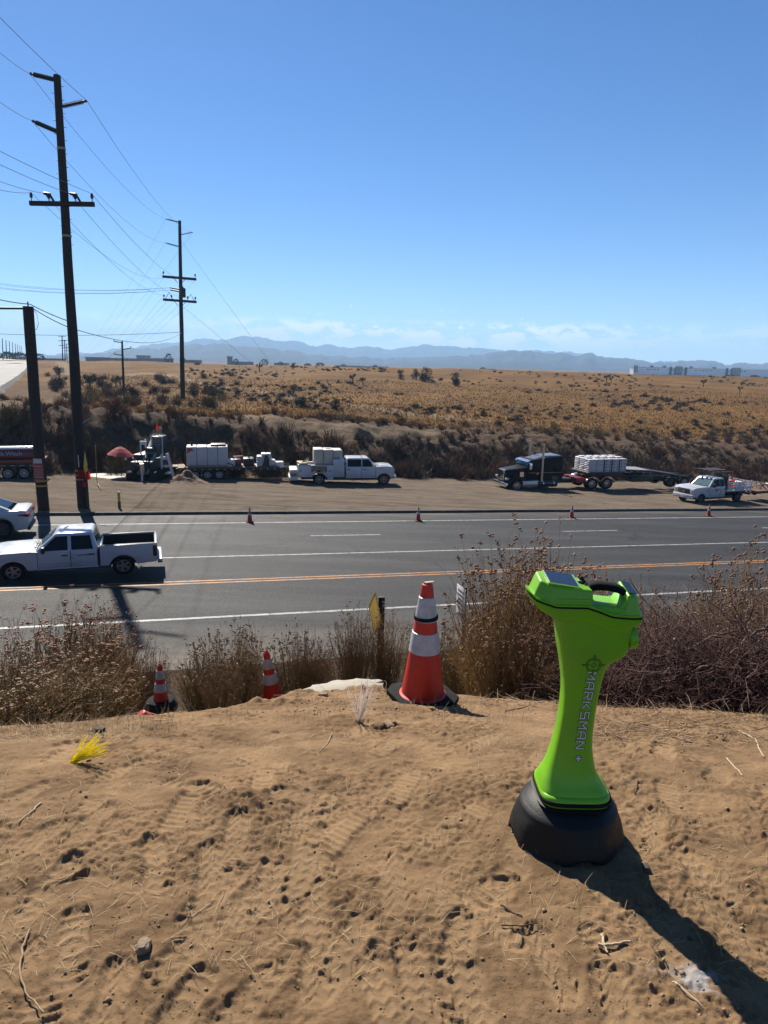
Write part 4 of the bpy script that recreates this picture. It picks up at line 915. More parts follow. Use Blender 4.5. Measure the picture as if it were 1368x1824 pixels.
for s in (-1, 1):
    y0, y1 = (.62, 1.02) if s > 0 else (-1.02, -.62)
    ar = .54; cab_ = MB().prism([(-3.72, .62), (-2.28-ar, .62)]+arc(-2.28, .42, ar, 158, 22, 10)+[(-2.28+ar, .62), (-.52, .62), (-.52, 1.52), (-3.72, 1.52)], y0, y1, .012).build('toolbox_bank', WHITE, t)
    yo = s*1.021; def_ = lambda x0, z0, x1, z1, mt=WHITE, nm='toolbox_door': MB().box((x0, min(yo, yo+s*.016), z0), (x1, max(yo, yo+s*.016), z1), .006).build(nm, mt, cab_)
    doors_ = [(-3.68, .68, -2.90, 1.49), (-1.66, .66, -1.34, 1.46)]
    for d_ in doors_:
        dd = def_(*d_); MB().lathe([(0, 0), (.055, 0), (.055, .014), (0, .014)], 14, Matrix.Translation((d_[0]+.13, yo+s*.016, (d_[1]+d_[3])/2+.05)) @ Matrix.Rotation(-PI/2*s, 4, 'X')).build('latch', BLACKPL, dd)
    # open compartment above the wheel
    def_(-2.82, 1.02, -1.74, 1.48, mat('compartment_wood', (.30, .20, .08), .7, var=.5, scale=9), 'open_compartment')
    for k in range(3): MB().box((-2.7+.3*k, min(yo+s*.017, yo+s*.05), 1.02), (-2.5+.3*k, max(yo+s*.017, yo+s*.05), 1.12+.05*(k % 2)), .01).build('tool', [CREAM, DARKM, YELLOW][k], cab_)
    MB().box((-1.70, min(yo, yo+s*.014), .40), (-1.30, max(yo, yo+s*.014), .62)).build('step', WHITE, cab_)
    rbox('tall_cabinet', (-1.30, min(s*.60, s*1.03), 1.53), (-.54, max(s*.60, s*1.03), 2.02), WHITE, t)
    MB().box((-1.27, min(s*1.03, s*1.045), .70), (-.57, max(s*1.03, s*1.045), 1.97), .008).build('cabinet_door', WHITE, t)
    MB().box((-2.9, s*.83-.2, 1.525), (-1.35, s*.83+.2, 1.56), .01).build('lid', WHITE, t)
    MB().box((-3.72, s*.80-.2, 1.525), (-2.92, s*.80+.2, 1.60), .01).build('lid', CREAM, t)
for k, y in enumerate((.98, -.98)):
    for i, w_ in enumerate((.26, .20, .3)): MB().box((-1.62, y*1.02-.004, .98-.07*i), (-1.62+w_, y*1.02+.016, 1.01-.07*i)).build('faded_print', mat('print_dark', (.12, .11, .13), .6), t)
rbox('bed_floor', (-3.7, -.62, .66), (-.54, .62, .78), DARKM, t)
tank = thing('water_tank', 'cream plastic tank in three ribbed sections riding on the service pickup', 'tank', t.location, yaw_, scale=(sc_, sc_, sc_*.90))
for k, (a, b) in enumerate(((-2.62, -1.95), (-1.94, -1.27), (-1.26, -.64))): MB().box((a, -.72, 1.58 if k < 2 else 2.04), (b, .72, 2.74-.03*k), .07, seg=3).build('tank_section', CREAM, tank)
MB().lathe([(0, 0), (.17, 0), (.17, .07), (0, .09)], 16, Matrix.Translation((-1.6, 0, 2.69))).build('filler_cap', CREAM, tank)
for x in (-1.945, -1.265): MB().box((x-.03, -.74, 2.06), (x+.03, .74, 2.68), .01).build('strap', mat('strap_tan', (.40, .33, .22), .7), tank)
rbox('rear_cabinet', (-4.28, -.98, .66), (-3.76, .98, 1.20), WHITE2, t, .02)
for z0, z1, mt_ in ((.98, 1.17, CREAM), (.70, .95, mat('grille_grey', (.2, .19, .18), .6))): MB().box((-4.22, .982, z0), (-3.82, .992, z1)).build('cabinet_front', mt_, t); MB().box((-4.22, -.992, z0), (-3.82, -.982, z1)).build('cabinet_front', mt_, t)
rbox('rear_bumper', (-4.34, -.98, .38), (-3.74, .98, .64), WHITE2, t); MB().tube([(-4.3, 0, .5), (-4.6, 0, .5)], .05, 6).build('hitch', DARKM, t)
for a, b in (((-3.55, -.7, 1.6), (-3.0, -.5, 2.1)), ((-3.4, -.3, 1.6), (-2.95, -.45, 1.95))): MB().tube([a, b], .05, 4).build('leaning_board', PLANK, t)
MB().lathe([(0, 0), (.1, 0), (.1, .22), (.05, .25), (0, .25)], 14, Matrix.Translation((-.75, -.75, 2.02))).build('white_jug', WHITE2, t)
rbox('cooler', (-3.66, -.95, 1.605), (-3.06, -.50, 1.72), mat('tool_yellow', (.5, .36, .12), .6), t)
MB().box((.70, -.70, 2.09), (.80, .70, 2.115), .01).build('roof_markers', AMBER, t)
# --- mixing trailer with the white tank ---------------------------------
pa, pb = G(350, 853), G(391, 854); yt = math.atan2(.23, .97)*1.0
ctr = (pa+pb)/2; trl = thing('equipment_trailer', 'long dark flat trailer with three axles carrying the white tank', 'trailer', onplane(ctr+Vector((-.25, .95, 0))), RYAW*.72, scale=(1, 1, .87))
DK = mat('trailer_frame', (.022, .018, .017), .5, .2, dirt=(.10, .07, .05), damt=.5)
for s in (-1, 1): MB().box((-2.1, s*.95-.06, .74), (5.0, s*.95+.06, .94), .01).build('frame_rail', DK, trl)
MB().box((-2.0, -1.0, .92), (5.0, 1.0, .98)).build('deck', mat('deck_wood', (.20, .13, .08), .8, var=.3), trl)
for i in range(14): MB().box((-1.9+i*.5, -1.03, .78), (-1.75+i*.5, -1.011, .86)).build('reflector', mat('reflector_dull', (.4, .33, .30), .4), trl)
for x in (-.82, 0, .82):
    for s in (-1, 1): wheel(trl, x, s*.86, .38, .24, RIMW, 10, .64)
for s in (-1, 1): MB().prism([(-1.35, .70), (-1.2, .82), (1.2, .82), (1.35, .70), (1.3, .76), (1.2, .86), (-1.2, .86), (-1.3, .76)], min(s*.72, s*1.0), max(s*.72, s*1.0)).build('mudguard', DK, trl)
MB().tube([(5.0, .5, .85), (6.6, 0, .62)], .07, 6).build('drawbar', DK, trl); MB().tube([(5.0, -.5, .85), (6.6, 0, .62)], .07, 6).build('drawbar', DK, trl); MB().tube([(5.5, 0, .85), (5.5, 0, .0)], .06, 8).build('jack_leg', DK, trl)
wt_ = thing('mud_tank', 'big white plastic tank of four upright sections on the three axle trailer', 'tank', trl.location, trl.rotation_euler.z, scale=(1, 1, .87))
TK = mat('tank_white', (.66, .65, .66), .5, var=.05, dirt=(.42, .36, .30), dscale=1.5, damt=.3)
for k in range(4): MB().box((-1.40+k*.71, -.78, 1.12), (-1.40+k*.71+.695, .78, 2.62), .06, seg=3).build('tank_section', TK, wt_)
for k in range(3): MB().box((-1.40+(k+1)*.71-.02, -.74, 1.14), (-1.40+(k+1)*.71+.005, .74, 2.58)).build('seam', mat('seam_dark', (.12, .11, .11), .7), wt_)
MB().plate([(-1.33, -.784, 2.1), (-1.24, -.784, 2.12), (-.98, -.784, 2.42), (-.95, -.784, 2.5), (-1.33, -.784, 2.52)], .003).build('red_decal', mat('decal_red', (.50, .07, .03), .5), wt_)
MB().box((-1.2, -.785, 2.26), (-.88, -.783, 2.38)).build('print', mat('decal_grey', (.35, .22, .2), .6), wt_)
MB().box((.25, -.5, 2.62), (1.3, .5, 2.78), .05).build('red_lid', mat('lid_red', (.16, .012, .014), .5), wt_)
MB().tube([(-1.0, -.1, 2.6), (-1.1, -.1, 2.85), (-1.45, -.1, 2.8), (-1.62, -.3, 2.2), (-1.6, -.3, 1.3), (-1.4, -.3, 1.0)], .07, 8).build('hose', RUBBER, wt_)
rbox('saddle', (-1.3, -.8, .99), (1.35, .8, 1.12), WOOD, wt_, .02)
MB().tube([(1.35, -.9, 1.3), (1.75, -.95, 1.2), (1.85, -1.0, .6), (1.7, -1.05, .15), (.8, -1.1, .04)], .045, 7).build('drain_hose', RUBBER, wt_)
pm = thing('pump_unit', 'dark red motor pump with black engine on the trailer right of the white tank', 'pump', trl.location, trl.rotation_euler.z, scale=(1, 1, .87))
rbox('pump_body', (1.85, -.5, 1.0), (2.35, .4, 1.55), REDP, pm, .05); rbox('engine', (2.5, -.6, .98), (3.25, .5, 1.62), BLACKPL, pm, .06); MB().tube([(1.8, -.4, 1.75), (2.45, -.4, 1.78)], .06, 8).build('red_pipe', REDP, pm); MB().tube([(2.9, 0, 1.6), (2.9, 0, 1.95)], .05, 8).build('exhaust', DARKM, pm)
MB().lathe([(0, -.3), (.26, -.3), (.30, -.1), (.30, .25), (.18, .32), (0, .32)], 18, Matrix.Translation((1.62, -.55, 1.3))).build('white_hopper', WHITE2, pm)
for k, (x, y) in enumerate(((2.1, .2), (3.1, -.3), (2.75, -.62))): MB().tube([(x, y, 1.5), (x+.1, y-.1, 1.75), (x+.3, y-.05, 1.4)], .035, 6).build('hose', RUBBER, pm)
BAG = mat('bag_white', (.66, .66, .67), .6, var=.06, scale=12, bump=.4, bscale=12)
def bag(parent, x, y, z, lx, ly, lz, nm='bag', mt=BAG):
    mb = MB(); mb.box((-lx/2, -ly/2, 0), (lx/2, ly/2, lz), min(lz, lx)*.32, seg=3); 
    o = mb.build(nm, mt, parent, angle=60); o.location = (x, y, z); o.rotation_euler = (random.uniform(-.03, .03), random.uniform(-.03, .03), random.uniform(-.06, .06)); return o
pl = thing('bag_stack', 'stack of white sacks on the trailer right of the pump, black wrap across it', 'sack stack', trl.location, trl.rotation_euler.z, scale=(1, 1, .87))
for i in range(3):
    for k in range(5 if i else 4): bag(pl, 3.62+i*.33, -.3, 1.0+k*.205, .36, .9, .21)
MB().plate([(3.80, -.77, 1.0), (4.32, -.77, 1.0), (4.30, -.77, 1.5), (4.18, -.77, 1.95), (4.0, -.77, 1.9), (3.92, -.77, 1.5)], .02).build('black_wrap', BLACKPL, pl)
bag(pl, 4.58, -.3, 1.0, .4, .8, .5)
rbox('board_under', (3.0, -.75, .985), (4.8, .5, 1.0), PLANK, pl, 0)
o = tag(MB().box((-.28, -.3, 0), (.28, .3, .42), .04).build('cooler', WHITE2), 'small white cool box on the tail of the trailer by the service pickup', 'cool box'); o.location = trl.matrix_basis @ Vector((5.05, -.4, .985*.87)); o.rotation_euler.z = trl.rotation_euler.z
# board bridging drill and trailer
a = G(295, 836); o = tag(MB().box((-.9, -.5, 0), (.9, .5, .06), .01).build('board', PLANK), 'pale board lying level between the drill rig and the white tank trailer', 'board'); o.location = onplane(G(310, 852)+Vector((.3, 1.6, 0)))+Vector((0, 0, .72)); o.rotation_euler.z = RYAW
for x in (-.8, .8): MB().box((x-.05, -.4, -.75), (x+.05, .4, -.001)).build('trestle', DARKM, o)
# --- red vacuum trailer at the left edge --------------------------------
pa, pb = G(17, 852.5), G(42, 853); vt = thing('vacuum_trailer', 'dark red vacuum excavator trailer with chromed tank top, cut by the left edge', 'trailer', onplane((pa+pb)/2+RN*.85), RYAW)
MB().box((-3.4, -.85, .72), (1.5, .85, .98), .02).build('frame', DK, vt)
for x in (-.46, .46):
    for s in (-1, 1): wheel(vt, x, s*.8, .38, .24, RIMW, 10, .66)
cyl = Matrix.Translation((-3.2, 0, 1.46)) @ Matrix.Rotation(PI/2, 4, 'Y')
tkb = MB().lathe([(0, 0), (.48, .02), (.58, .12), (.58, 4.35), (.48, 4.45), (0, 4.47)], 32, cyl).build('tank', REDP, vt)
MB().tube([(-3.3, -.36, 1.92), (1.2, -.36, 1.92)], .12, 14).build('polished_pipe', CHROME, vt)
MB().box((1.16, -.45, 1.70), (1.30, .45, 2.06), .02).build('end_bracket', STEEL, vt)
rbox('side_box', (-3.2, -.95, 1.0), (1.1, -.62, 1.24), REDP, vt, .03); rbox('rear_box', (.9, -.8, 1.0), (1.75, .8, 1.28), REDP, vt, .05)
for i in range(5): MB().box((-1.4+i*.55, -.96, .86), (-1.1+i*.55, -.945, .91)).build('reflector', mat('reflector_dull', (.4, .33, .30), .4), vt)
tm = text_mesh('Ditch Witch', .36, .006, .004, 1.05); tm.materials.append(mat('lettering_grey', (.40, .42, .46), .5)); o = bpy.data.objects.new('lettering', tm); link(o, vt); o.location = (-.55, -.592, 1.60); o.rotation_euler = (R(80), 0, 0)
MB().lathe([(0, 0), (.22, 0), (.24, .2), (.1, .3), (0, .3)], 16, Matrix.Translation((-1.9, -.2, 1.98))).build('filter_dome', BLACKPL, vt); MB().tube([(-1.9, -.4, 2.0), (-1.4, -.62, 1.8), (-.9, -.70, 1.4), (-.7, -.9, 1.1)], .035, 6).build('hose', RUBBER, vt)
# --- drill rig seen end on ----------------------------------------------
pz = G(256, 856); dr = thing('drill_rig', 'tall black directional drill seen end on, with tracks and grey rack', 'drill rig', onplane(pz+Vector((0, 1.6, 0))), R(-2), scale=(1, 1, .84))
for s in (-1, 1):
    mb = MB(); mb.prism(arc(-1.6, .42, .42, 90, 270, 8)+arc(1.6, .42, .42, -90, 90, 8), min(s*.52, s*.98), max(s*.52, s*.98), .03, axis='x'); mb.build('track', RUBBER, dr)
rbox('body', (-.85, -1.5, .5), (.55, 1.7, 1.55), BLACKPL, dr, .08); rbox('engine_hood', (-1.0, -.6, 1.5), (-.2, 1.5, 2.0), BLACKPL, dr, .08); rbox('operator_console', (-1.5, -.5, .9), (-.95, .6, 1.7), BLACKPL, dr, .1)
GRY = mat('rack_grey', (.24, .255, .26), .4, .3, dirt=(.1, .09, .08), damt=.5)
for x in (-.18, .42): MB().hexa([(x-.08, -1.9, .7), (x+.08, -1.9, .7), (x+.08, -1.75, .55), (x-.08, -1.75, .55)], [(x-.08, 1.3, 3.45), (x+.08, 1.3, 3.45), (x+.08, 1.5, 3.3), (x-.08, 1.5, 3.3)]).build('rack_rail', GRY, dr)
for k in range(9):
    f = k/8; y = -1.8+3.1*f; z = .72+2.7*f; MB().box((-.2, y-.03, z-.03), (.44, y+.03, z+.03)).build('rack_rung', GRY, dr)
rbox('carriage', (-.3, -.2, 1.7), (.55, .7, 2.5), BLACKPL, dr, .05)
rbox('rod_box', (.0, .4, 2.35), (.62, 1.6, 3.35), BLACKPL, dr, .02)
for z in np.linspace(2.4, 3.3, 7): MB().box((.0, .385, z-.035), (.62, .399, z+.035), 0).build('rod_rack_bar', GRY, dr)
for x, z0, z1, y in ((-.55, 1.6, 3.0, -.3), (-.35, 1.6, 3.15, .1), (.62, 1.6, 3.35, .6), (-.02, 2.3, 3.4, .35)): MB().box((x-.04, y-.04, z0), (x+.04, y+.04, z1), .01).build('upright', WHITE2, dr)
rbox('white_guard', (-.55, -.35, 2.75), (-.12, -.25, 3.05), WHITE2, dr, .01)
MB().tube([(.1, -1.95, 1.5), (.12, -1.9, .9), (.1, -1.85, .55)], .14, 8).build('drill_spindle', STEEL, dr); MB().box((.05, -2.05, 0), (.17, -1.95, .55)).build('stake_down', WHITE2, dr)
for k in range(7):
    a = random.uniform(-.7, .6); MB().tube([(a, -1.2, 1.0+random.random()), (a+.2, -1.75, .9+random.random()*.5), (a+.1, -1.4, .5)], .035, 6).build('hose', RUBBER, dr)
MB().tube([(.15, 1.2, 3.3), (.2, 1.2, 4.35)], .02, 5).build('flag_staff', DARKM, dr)
mb = MB(); mb.quad((.05, 1.1, 3.85), (.24, 1.3, 3.9), (.20, 1.2, 4.25), (.08, 1.15, 4.2)); mb.build('flag', FL, dr)
for x0 in (.85, 1.45):
    for s in (0, 1): pass
ld = thing('step_ladder', 'white folding steps standing against the right side of the drill rig', 'step ladder', dr.location+Vector((1.25, -.2, 0)), R(10))
for y in (-.25, .25): MB().hexa([(.28, y-.03, 0), (.40, y-.03, 0), (.40, y+.03, 0), (.28, y+.03, 0)], [(-.1, y-.03, 1.75), (.02, y-.03, 1.75), (.02, y+.03, 1.75), (-.1, y+.03, 1.75)]).build('rail', WHITE2, ld)
for z in (.35, .85, 1.35): x = .3-.2*z; MB().box((x-.45, -.28, z), (x+.05, .28, z+.07), .01).build('tread', WHITE2, ld)
for y in (-.25, .25): MB().box((-.45, y-.03, 0), (-.37, y+.03, 1.7)).build('back_leg', WHITE2, ld)
# umbrella
pu = onplane(G(210, 852)+Vector((-.1, .9, 0))); um = thing('umbrella', 'faded red umbrella open over the operator place left of the drill rig', 'umbrella', pu, 0)
zt = atY(216, 795, pu.y).z-pu.z
MB().tube([(0, 0, 0), (0, 0, zt+.05)], .03, 8).build('pole', DARKM, um)
ap = Vector((.05, 0, zt))
for k in range(8):
    a0, a1 = 2*PI*k/8, 2*PI*(k+1)/8; mb = MB(); rr_ = .92
    P_ = [[ap+Vector((rr_*f*math.cos(a), rr_*f*math.sin(a), -.62*f**1.35+.10*math.cos(a)*-f)) for f in (0, .35, .7, 1)] for a in (a0, (a0+a1)/2, a1)]
    for f in range(4): P_[1][f] = P_[1][f]*.94+ap*.06
    for c_ in range(2):
        for r_ in range(3):
            if r_ == 0: mb._add([P_[c_][0], P_[c_][1], P_[c_+1][1]], [(0, 1, 2)])
            else: mb.quad(P_[c_][r_], P_[c_][r_+1], P_[c_+1][r_+1], P_[c_+1][r_])
    mb.build('canopy_panel', UMB, um)
    MB().tube([P_[0][0]-Vector((0, 0, .03)), P_[0][2]-Vector((0, 0, .03)), P_[0][3]-Vector((0, 0, .02))], .012, 4).build('rib', DARKM, um)
bx = tag(MB().box((-.35, -.2, 0), (.35, .2, .32), .03).build('white_box', WHITE2), 'white box under the red umbrella beside the drill rig', 'box'); bx.location = pu+Vector((.5, .5, zt-1.0)); MB().box((-.3, -.18, -(zt-1.0)), (.3, .18, -.002)).build('box_stand', BLACKPL, bx)
# pale boards on the ground
pb_ = onplane(G(190, 849)); bd = thing('ground_boards', 'two pale boards laid flat on the dirt left of the drill rig', 'boards', pb_, RYAW*.6)
for y in (-.62, .62): MB().box((-1.25, y-.6, 0), (1.25, y+.6, .05), .01).build('board', mat('board_pale', (.60, .52, .42), .8, var=.15, scale=4), bd)
# dirt mound and dark patch
me_n = 40; V, F_ = [], []
mc = onplane(G(322, 860)+Vector((.2, .6, 0)))
for i in range(me_n):
    for j in range(me_n):
        x = (i/(me_n-1)-.5)*4.4; y = (j/(me_n-1)-.5)*3.4; d_ = math.hypot(x/1.7, y/1.35); h_ = .74*max(0, 1-d_)**1.1
        V.append((x, y, h_)); 
V = np.array(V); V[:, 2] = V[:, 2]*(1+.5*fbm(V[:, 0]/.5, V[:, 1]/.5, 4, 71))+np.clip(V[:, 2]*8, 0, 1)*fbm(V[:, 0]/.2, V[:, 1]/.2, 3, 72)*.12-.06+PA*V[:, 1]+PB*V[:, 0]
idx = np.arange(me_n*me_n).reshape(me_n, me_n); F_ = np.stack([idx[:-1, :-1], idx[1:, :-1], idx[1:, 1:], idx[:-1, 1:]], -1).reshape(-1, 4)
o = bpy.data.objects.new('dirt_mound', npmesh('dirt_mound', V, F_, mat('dug_soil', (.16, .092, .055), .95, var=.35, scale=3, bump=.8, bscale=12))); link(o); o.location = mc; tag(o, 'mound of dug brown soil before the drill rig and white tank trailer', 'dirt mound')
# --- semi truck -----------------------------------------------------------
pf, pr = G(917, 871), G(1068, 874); ys_ = math.atan2(pf.y-pr.y, pf.x-pr.x); sm_ = (pf-pr).xy.length/7.1; ys_ += R(4)
nrm_ = Vector((math.sin(ys_), -math.cos(ys_), 0))   # away from the camera side
t = thing('semi_truck', 'black long nosed semi tractor with sleeper and two tall exhaust stacks', 'truck', onplane((pf+pr)/2-nrm_*1.0 if nrm_.y < 0 else (pf+pr)/2+nrm_*1.0), ys_, scale=(sm_, sm_, sm_*.86))
fx, rx = 3.55, -3.55
SEM = mat('semi_black', (.012, .008, .006), .4, spec=.10, dirt=(.09, .06, .04), dscale=1.0, damt=.35)
MB().hexa([(4.35, -.62, .85), (4.35, .62, .85), (2.6, .95, .85), (2.6, -.95, .85)], [(4.32, -.58, 1.86), (4.32, .58, 1.86), (2.6, .88, 2.10), (2.6, -.88, 2.10)], .07, 4).build('hood', SEM, t, angle=50)
for s in (-1, 1):
    y0, y1 = (.55, 1.16) if s > 0 else (-1.16, -.55)
    MB().prism(arc(fx, .52, .74, 10, 175, 12)+arc(fx, .52, .60, 175, 10, 12), y0, y1, .02).build('front_fender', SEM, t, angle=50)
    MB().prism([(fx-.75, .52), (fx-.75, .95), (fx-.85, 1.2), (fx-1.2, 1.2), (fx-1.2, .62)], min(s*.75, s*1.0), max(s*.75, s*1.0), .02).build('fender_skirt', SEM, t)
    h = MB().box((4.16, s*.86-.16, 1.02), (4.40, s*.86+.16, 1.22), .05).build('headlight', CLEAR, t); 
    wheel(t, fx, s*1.02, .52, .30, CHROME, 10, .58); 
    for x in (rx+.66, rx-.66): wheel(t, x, s*.95, .52, .56, CHROME, 10, .58)
    for x in (rx+.66, rx-.66): MB().prism(arc(x, .52, .66, 20, 160, 10)+arc(x, .52, .62, 160, 20, 10), min(s*.68, s*1.26), max(s*.68, s*1.26)).build('tandem_fender', CHROME, t, angle=50)
    MB().lathe([(0, 0), (.31, .02), (.34, .06), (.34, 1.5), (.31, 1.54), (0, 1.56)], 24, Matrix.Translation((-.95, s*.92, .66)) @ Matrix.Rotation(PI/2, 4, 'Y')).build('fuel_tank', BLACKP, t)
    for xb_ in (-.6, .3): MB().lathe([(.345, -.04), (.355, -.04), (.355, .04), (.345, .04)], 24, Matrix.Translation((xb_, s*.92, .66)) @ Matrix.Rotation(PI/2, 4, 'Y'), closed=True).build('tank_strap', CHROME, t)
    rbox('step_box', (.75, min(s*.72, s*1.18), .42), (2.0, max(s*.72, s*1.18), .86), STEEL, t, .03); rbox('step_top', (.70, min(s*.70, s*1.20), .865), (2.05, max(s*.70, s*1.20), .94), CHROME, t, .01)
    MB().tube([(.42, s*1.12, .75), (.42, s*1.12, 4.22)], .085, 14).build('exhaust_stack', mat('stack_steel', (.50, .45, .37), .3, .9), t)
    MB().box((1.35, s*1.16-.10, 1.95), (1.55, s*1.16+.10, 2.55), .03).build('mirror', CHROME, t); MB().tube([(1.5, s*.95, 2.5), (1.45, s*1.15, 2.5)], .02, 5).build('mirror_arm', CHROME, t)
    MB().lathe([(0, 0), (.19, 0), (.19, .42), (0, .46)], 18, Matrix.Translation((2.05, s*.98, 1.32))).build('air_cleaner', CHROME, t)
    MB().box((-1.35, min(s*1.06, s*1.075), 1.62), (1.5, max(s*1.06, s*1.075), 1.66)).build('pinstripe', mat('stripe_tan', (.38, .28, .18), .4), t)
    MB().box((-1.12, min(s*1.085, s*1.10), 1.68), (-.55, max(s*1.085, s*1.10), 2.28), .02).build('sleeper_window', GLASS, t)
    MB().box((-.95, min(s*1.085, s*1.095), .98), (-.45, max(s*1.085, s*1.095), 1.30), .005).build('faded_emblem', mat('emblem_grey', (.10, .09, .085), .5), t)
    dd = MB().box((.62, min(s*1.0, s*1.045), .98), (1.50, max(s*1.0, s*1.045), 2.62), .02).build('door', SEM, t); MB().box((.72, min(s*1.046, s*1.056), 1.82), (1.42, max(s*1.046, s*1.056), 2.5), .01).build('door_window', GLASS, dd); MB().box((.68, min(s*1.046, s*1.07), 1.52), (.84, max(s*1.046, s*1.07), 1.58)).build('handle', CHROME, dd)
rbox('cab', (.56, -1.0, .95), (1.62, 1.0, 2.30), SEM, t, .05)
MB().hexa([(1.62, -.98, 2.06), (1.62, .98, 2.06), (.5, 1.0, 2.06), (.5, -1.0, 2.06)], [(1.38, -.9, 2.72), (1.38, .9, 2.72), (.5, .95, 2.85), (.5, -.95, 2.85)], .05).build('cab_roof', SEM, t)
for s in (-1, 1): pane(t, [(1.618, min(s*.04, s*.88), 2.12), (1.618, max(s*.04, s*.88), 2.12), (1.42, max(s*.04, s*.84), 2.60), (1.42, min(s*.04, s*.84), 2.60)], 'windscreen', GLASSL, .012)
MB().hexa([(1.62, -.98, 2.58), (1.62, .98, 2.58), (1.40, .98, 2.62), (1.40, -.98, 2.62)], [(1.70, -.98, 2.62), (1.70, .98, 2.62), (1.38, .92, 2.76), (1.38, -.92, 2.76)]).build('sun_visor', CHROME, t)
for y in np.linspace(-.8, .8, 5): MB().box((1.2, y-.05, 2.76), (1.3, y+.05, 2.84), .015).build('roof_light', AMBER, t)
MB().hexa([(.55, -1.08, .98), (.55, 1.08, .98), (-1.42, 1.08, .98), (-1.42, -1.08, .98)], [(.20, -1.0, 2.98), (.20, 1.0, 2.98), (-1.40, 1.02, 3.06), (-1.40, -1.02, 3.06)], .1, 4).build('sleeper', SEM, t, angle=50)
MB().hexa([(1.0, -.7, 2.80), (1.0, .7, 2.80), (-1.3, .95, 3.0), (-1.3, -.95, 3.0)], [(.1, -.6, 3.08), (.1, .6, 3.08), (-1.3, .9, 3.14), (-1.3, -.9, 3.14)], .05).build('roof_fairing', mat('fairing_grey', (.20, .20, .21), .25, .4), t)
rbox('grille', (4.33, -.50, .92), (4.42, .50, 1.84), CHROME, t, .03)
for y in np.linspace(-.42, .42, 11): MB().box((4.421, y-.012, .97), (4.428, y+.012, 1.79)).build('grille_slat', DARKM, t)
MB().box((4.32, -1.18, .42), (4.55, 1.18, .80), .06).build('bumper', CHROME, t)
RF = mat('frame_red', (.30, .015, .015), .4, dirt=(.12, .06, .04), damt=.4)
for s in (-1, 1): MB().box((-5.1, s*.42-.05, .82), (-1.4, s*.42+.05, 1.10)).build('frame_rail', RF, t)
rbox('rear_crossmember', (-2.2, -.9, .98), (-1.6, .9, 1.08), RF, t, .01); MB().prism([(-1.6, .62), (-2.75, .50), (-2.9, 1.0), (-1.6, 1.06)], -1.0, 1.0, .02).build('red_deck_plate', RF, t); rbox('front_axle', (fx-.1, -1, .45), (fx+.1, 1, .6), DARKM, t); rbox('chassis', (-1.5, -.5, .55), (3.9, .5, .95), DARKM, t)
rbox('fifth_wheel', (-4.0, -.5, 1.12), (-3.1, .5, 1.26), DARKM, t, .03)
MB().tube([(3.2, 0, .5), (4.3, 0, .5)], .2, 6).build('front_frame', DARKM, t)
for ch in list(t.children):
    if ch.name.split('.')[0] in ('fuel_tank', 'tank_strap', 'step_box', 'step_top', 'exhaust_stack', 'mirror', 'mirror_arm', 'air_cleaner', 'pinstripe', 'sleeper_window', 'faded_emblem', 'door', 'cab', 'cab_roof', 'windscreen', 'sun_visor', 'roof_light', 'sleeper', 'roof_fairing'): ch.location.x += 1.08
# --- trailer behind it --------------------------------------------------
lb = thing('lowboy_trailer', 'dark flatbed trailer behind the black semi, its tail sloping down in ramps', 'trailer', t.location, ys_, scale=(sm_, sm_, sm_*.86))
rbox('upper_deck', (-5.6, -1.25, 1.42), (-2.35, 1.25, 1.56), DK, lb, .01)
for i in range(8): MB().box((-5.55+i*.4, -1.22, 1.562), (-5.19+i*.4, 1.22, 1.60)).build('plank', mat('deck_plank', (.26, .19, .13), .85, var=.25), lb)
for s in (-1, 1):
    MB().prism([(-2.6, 1.2), (-2.6, 1.41), (-5.6, 1.41), (-6.1, 1.15), (-12.2, 1.02), (-12.2, .70), (-6.4, .74), (-5.5, 1.1)], min(s*.55, s*.70), max(s*.55, s*.70), .01).build('main_beam', DK, lb)
    MB().prism([(-6.0, 1.62), (-6.0, 1.78), (-8.3, 1.62), (-11.8, .98), (-11.8, .82), (-8.3, 1.46)], min(s*.95, s*1.2), max(s*.95, s*1.2), .01).build('ramp_rail', DK, lb)
    for x in (-10.15, -11.4): wheel(lb, x, s*1.0, .48, .5, RIMW if x < -11 else RIMD, 10, .58)
    for i in range(9): MB().box((-6.4-i*.6, min(s*1.21, s*1.22), 1.58-(.10*i if i > 2 else .05*i)), (-6.2-i*.6, max(s*1.21, s*1.22), 1.63-(.10*i if i > 2 else .05*i))).build('reflector', mat('reflector_dull', (.4, .33, .30), .4), lb)
MB().hexa([(-6.0, -.93, 1.70), (-6.0, .93, 1.70), (-8.2, .93, 1.60), (-8.2, -.93, 1.60)], [(-6.0, -.93, 1.75), (-6.0, .93, 1.75), (-8.2, .93, 1.65), (-8.2, -.93, 1.65)]).build('ramp_deck', mat('deck_grey', (.26, .25, .24), .6), lb)
for i in range(8): x = -8.5-i*.42; z = 1.52-i*.077; MB().box((x-.06, -.94, z-.05), (x+.06, .94, z+.03)).build('ramp_bar', DK, lb)
rbox('landing_box', (-8.6, -1.0, .55), (-6.6, 1.0, 1.0), DK, lb, .03); MB().tube([(-6.2, -.9, 1.1), (-6.2, -.9, .15)], .07, 8).build('landing_leg', DK, lb)
for k in range(3): MB().tube([(-6.4, -.9+.5*k, 1.3), (-7.2, -.8+.5*k, 1.0), (-8.4, -.9+.5*k, 1.15)], .06, 6).build('hose', RUBBER, lb)
lab = ['leftmost wrapped pallet of white sacks on the semi trailer', 'second from the left wrapped pallet of white sacks on the semi trailer', 'middle wrapped pallet of white sacks on the semi trailer', 'fourth from the left wrapped pallet of white sacks on the semi trailer', 'rightmost wrapped pallet of white sacks on the semi trailer']
PRN = mat('sack_print', (.14, .14, .16), .6)
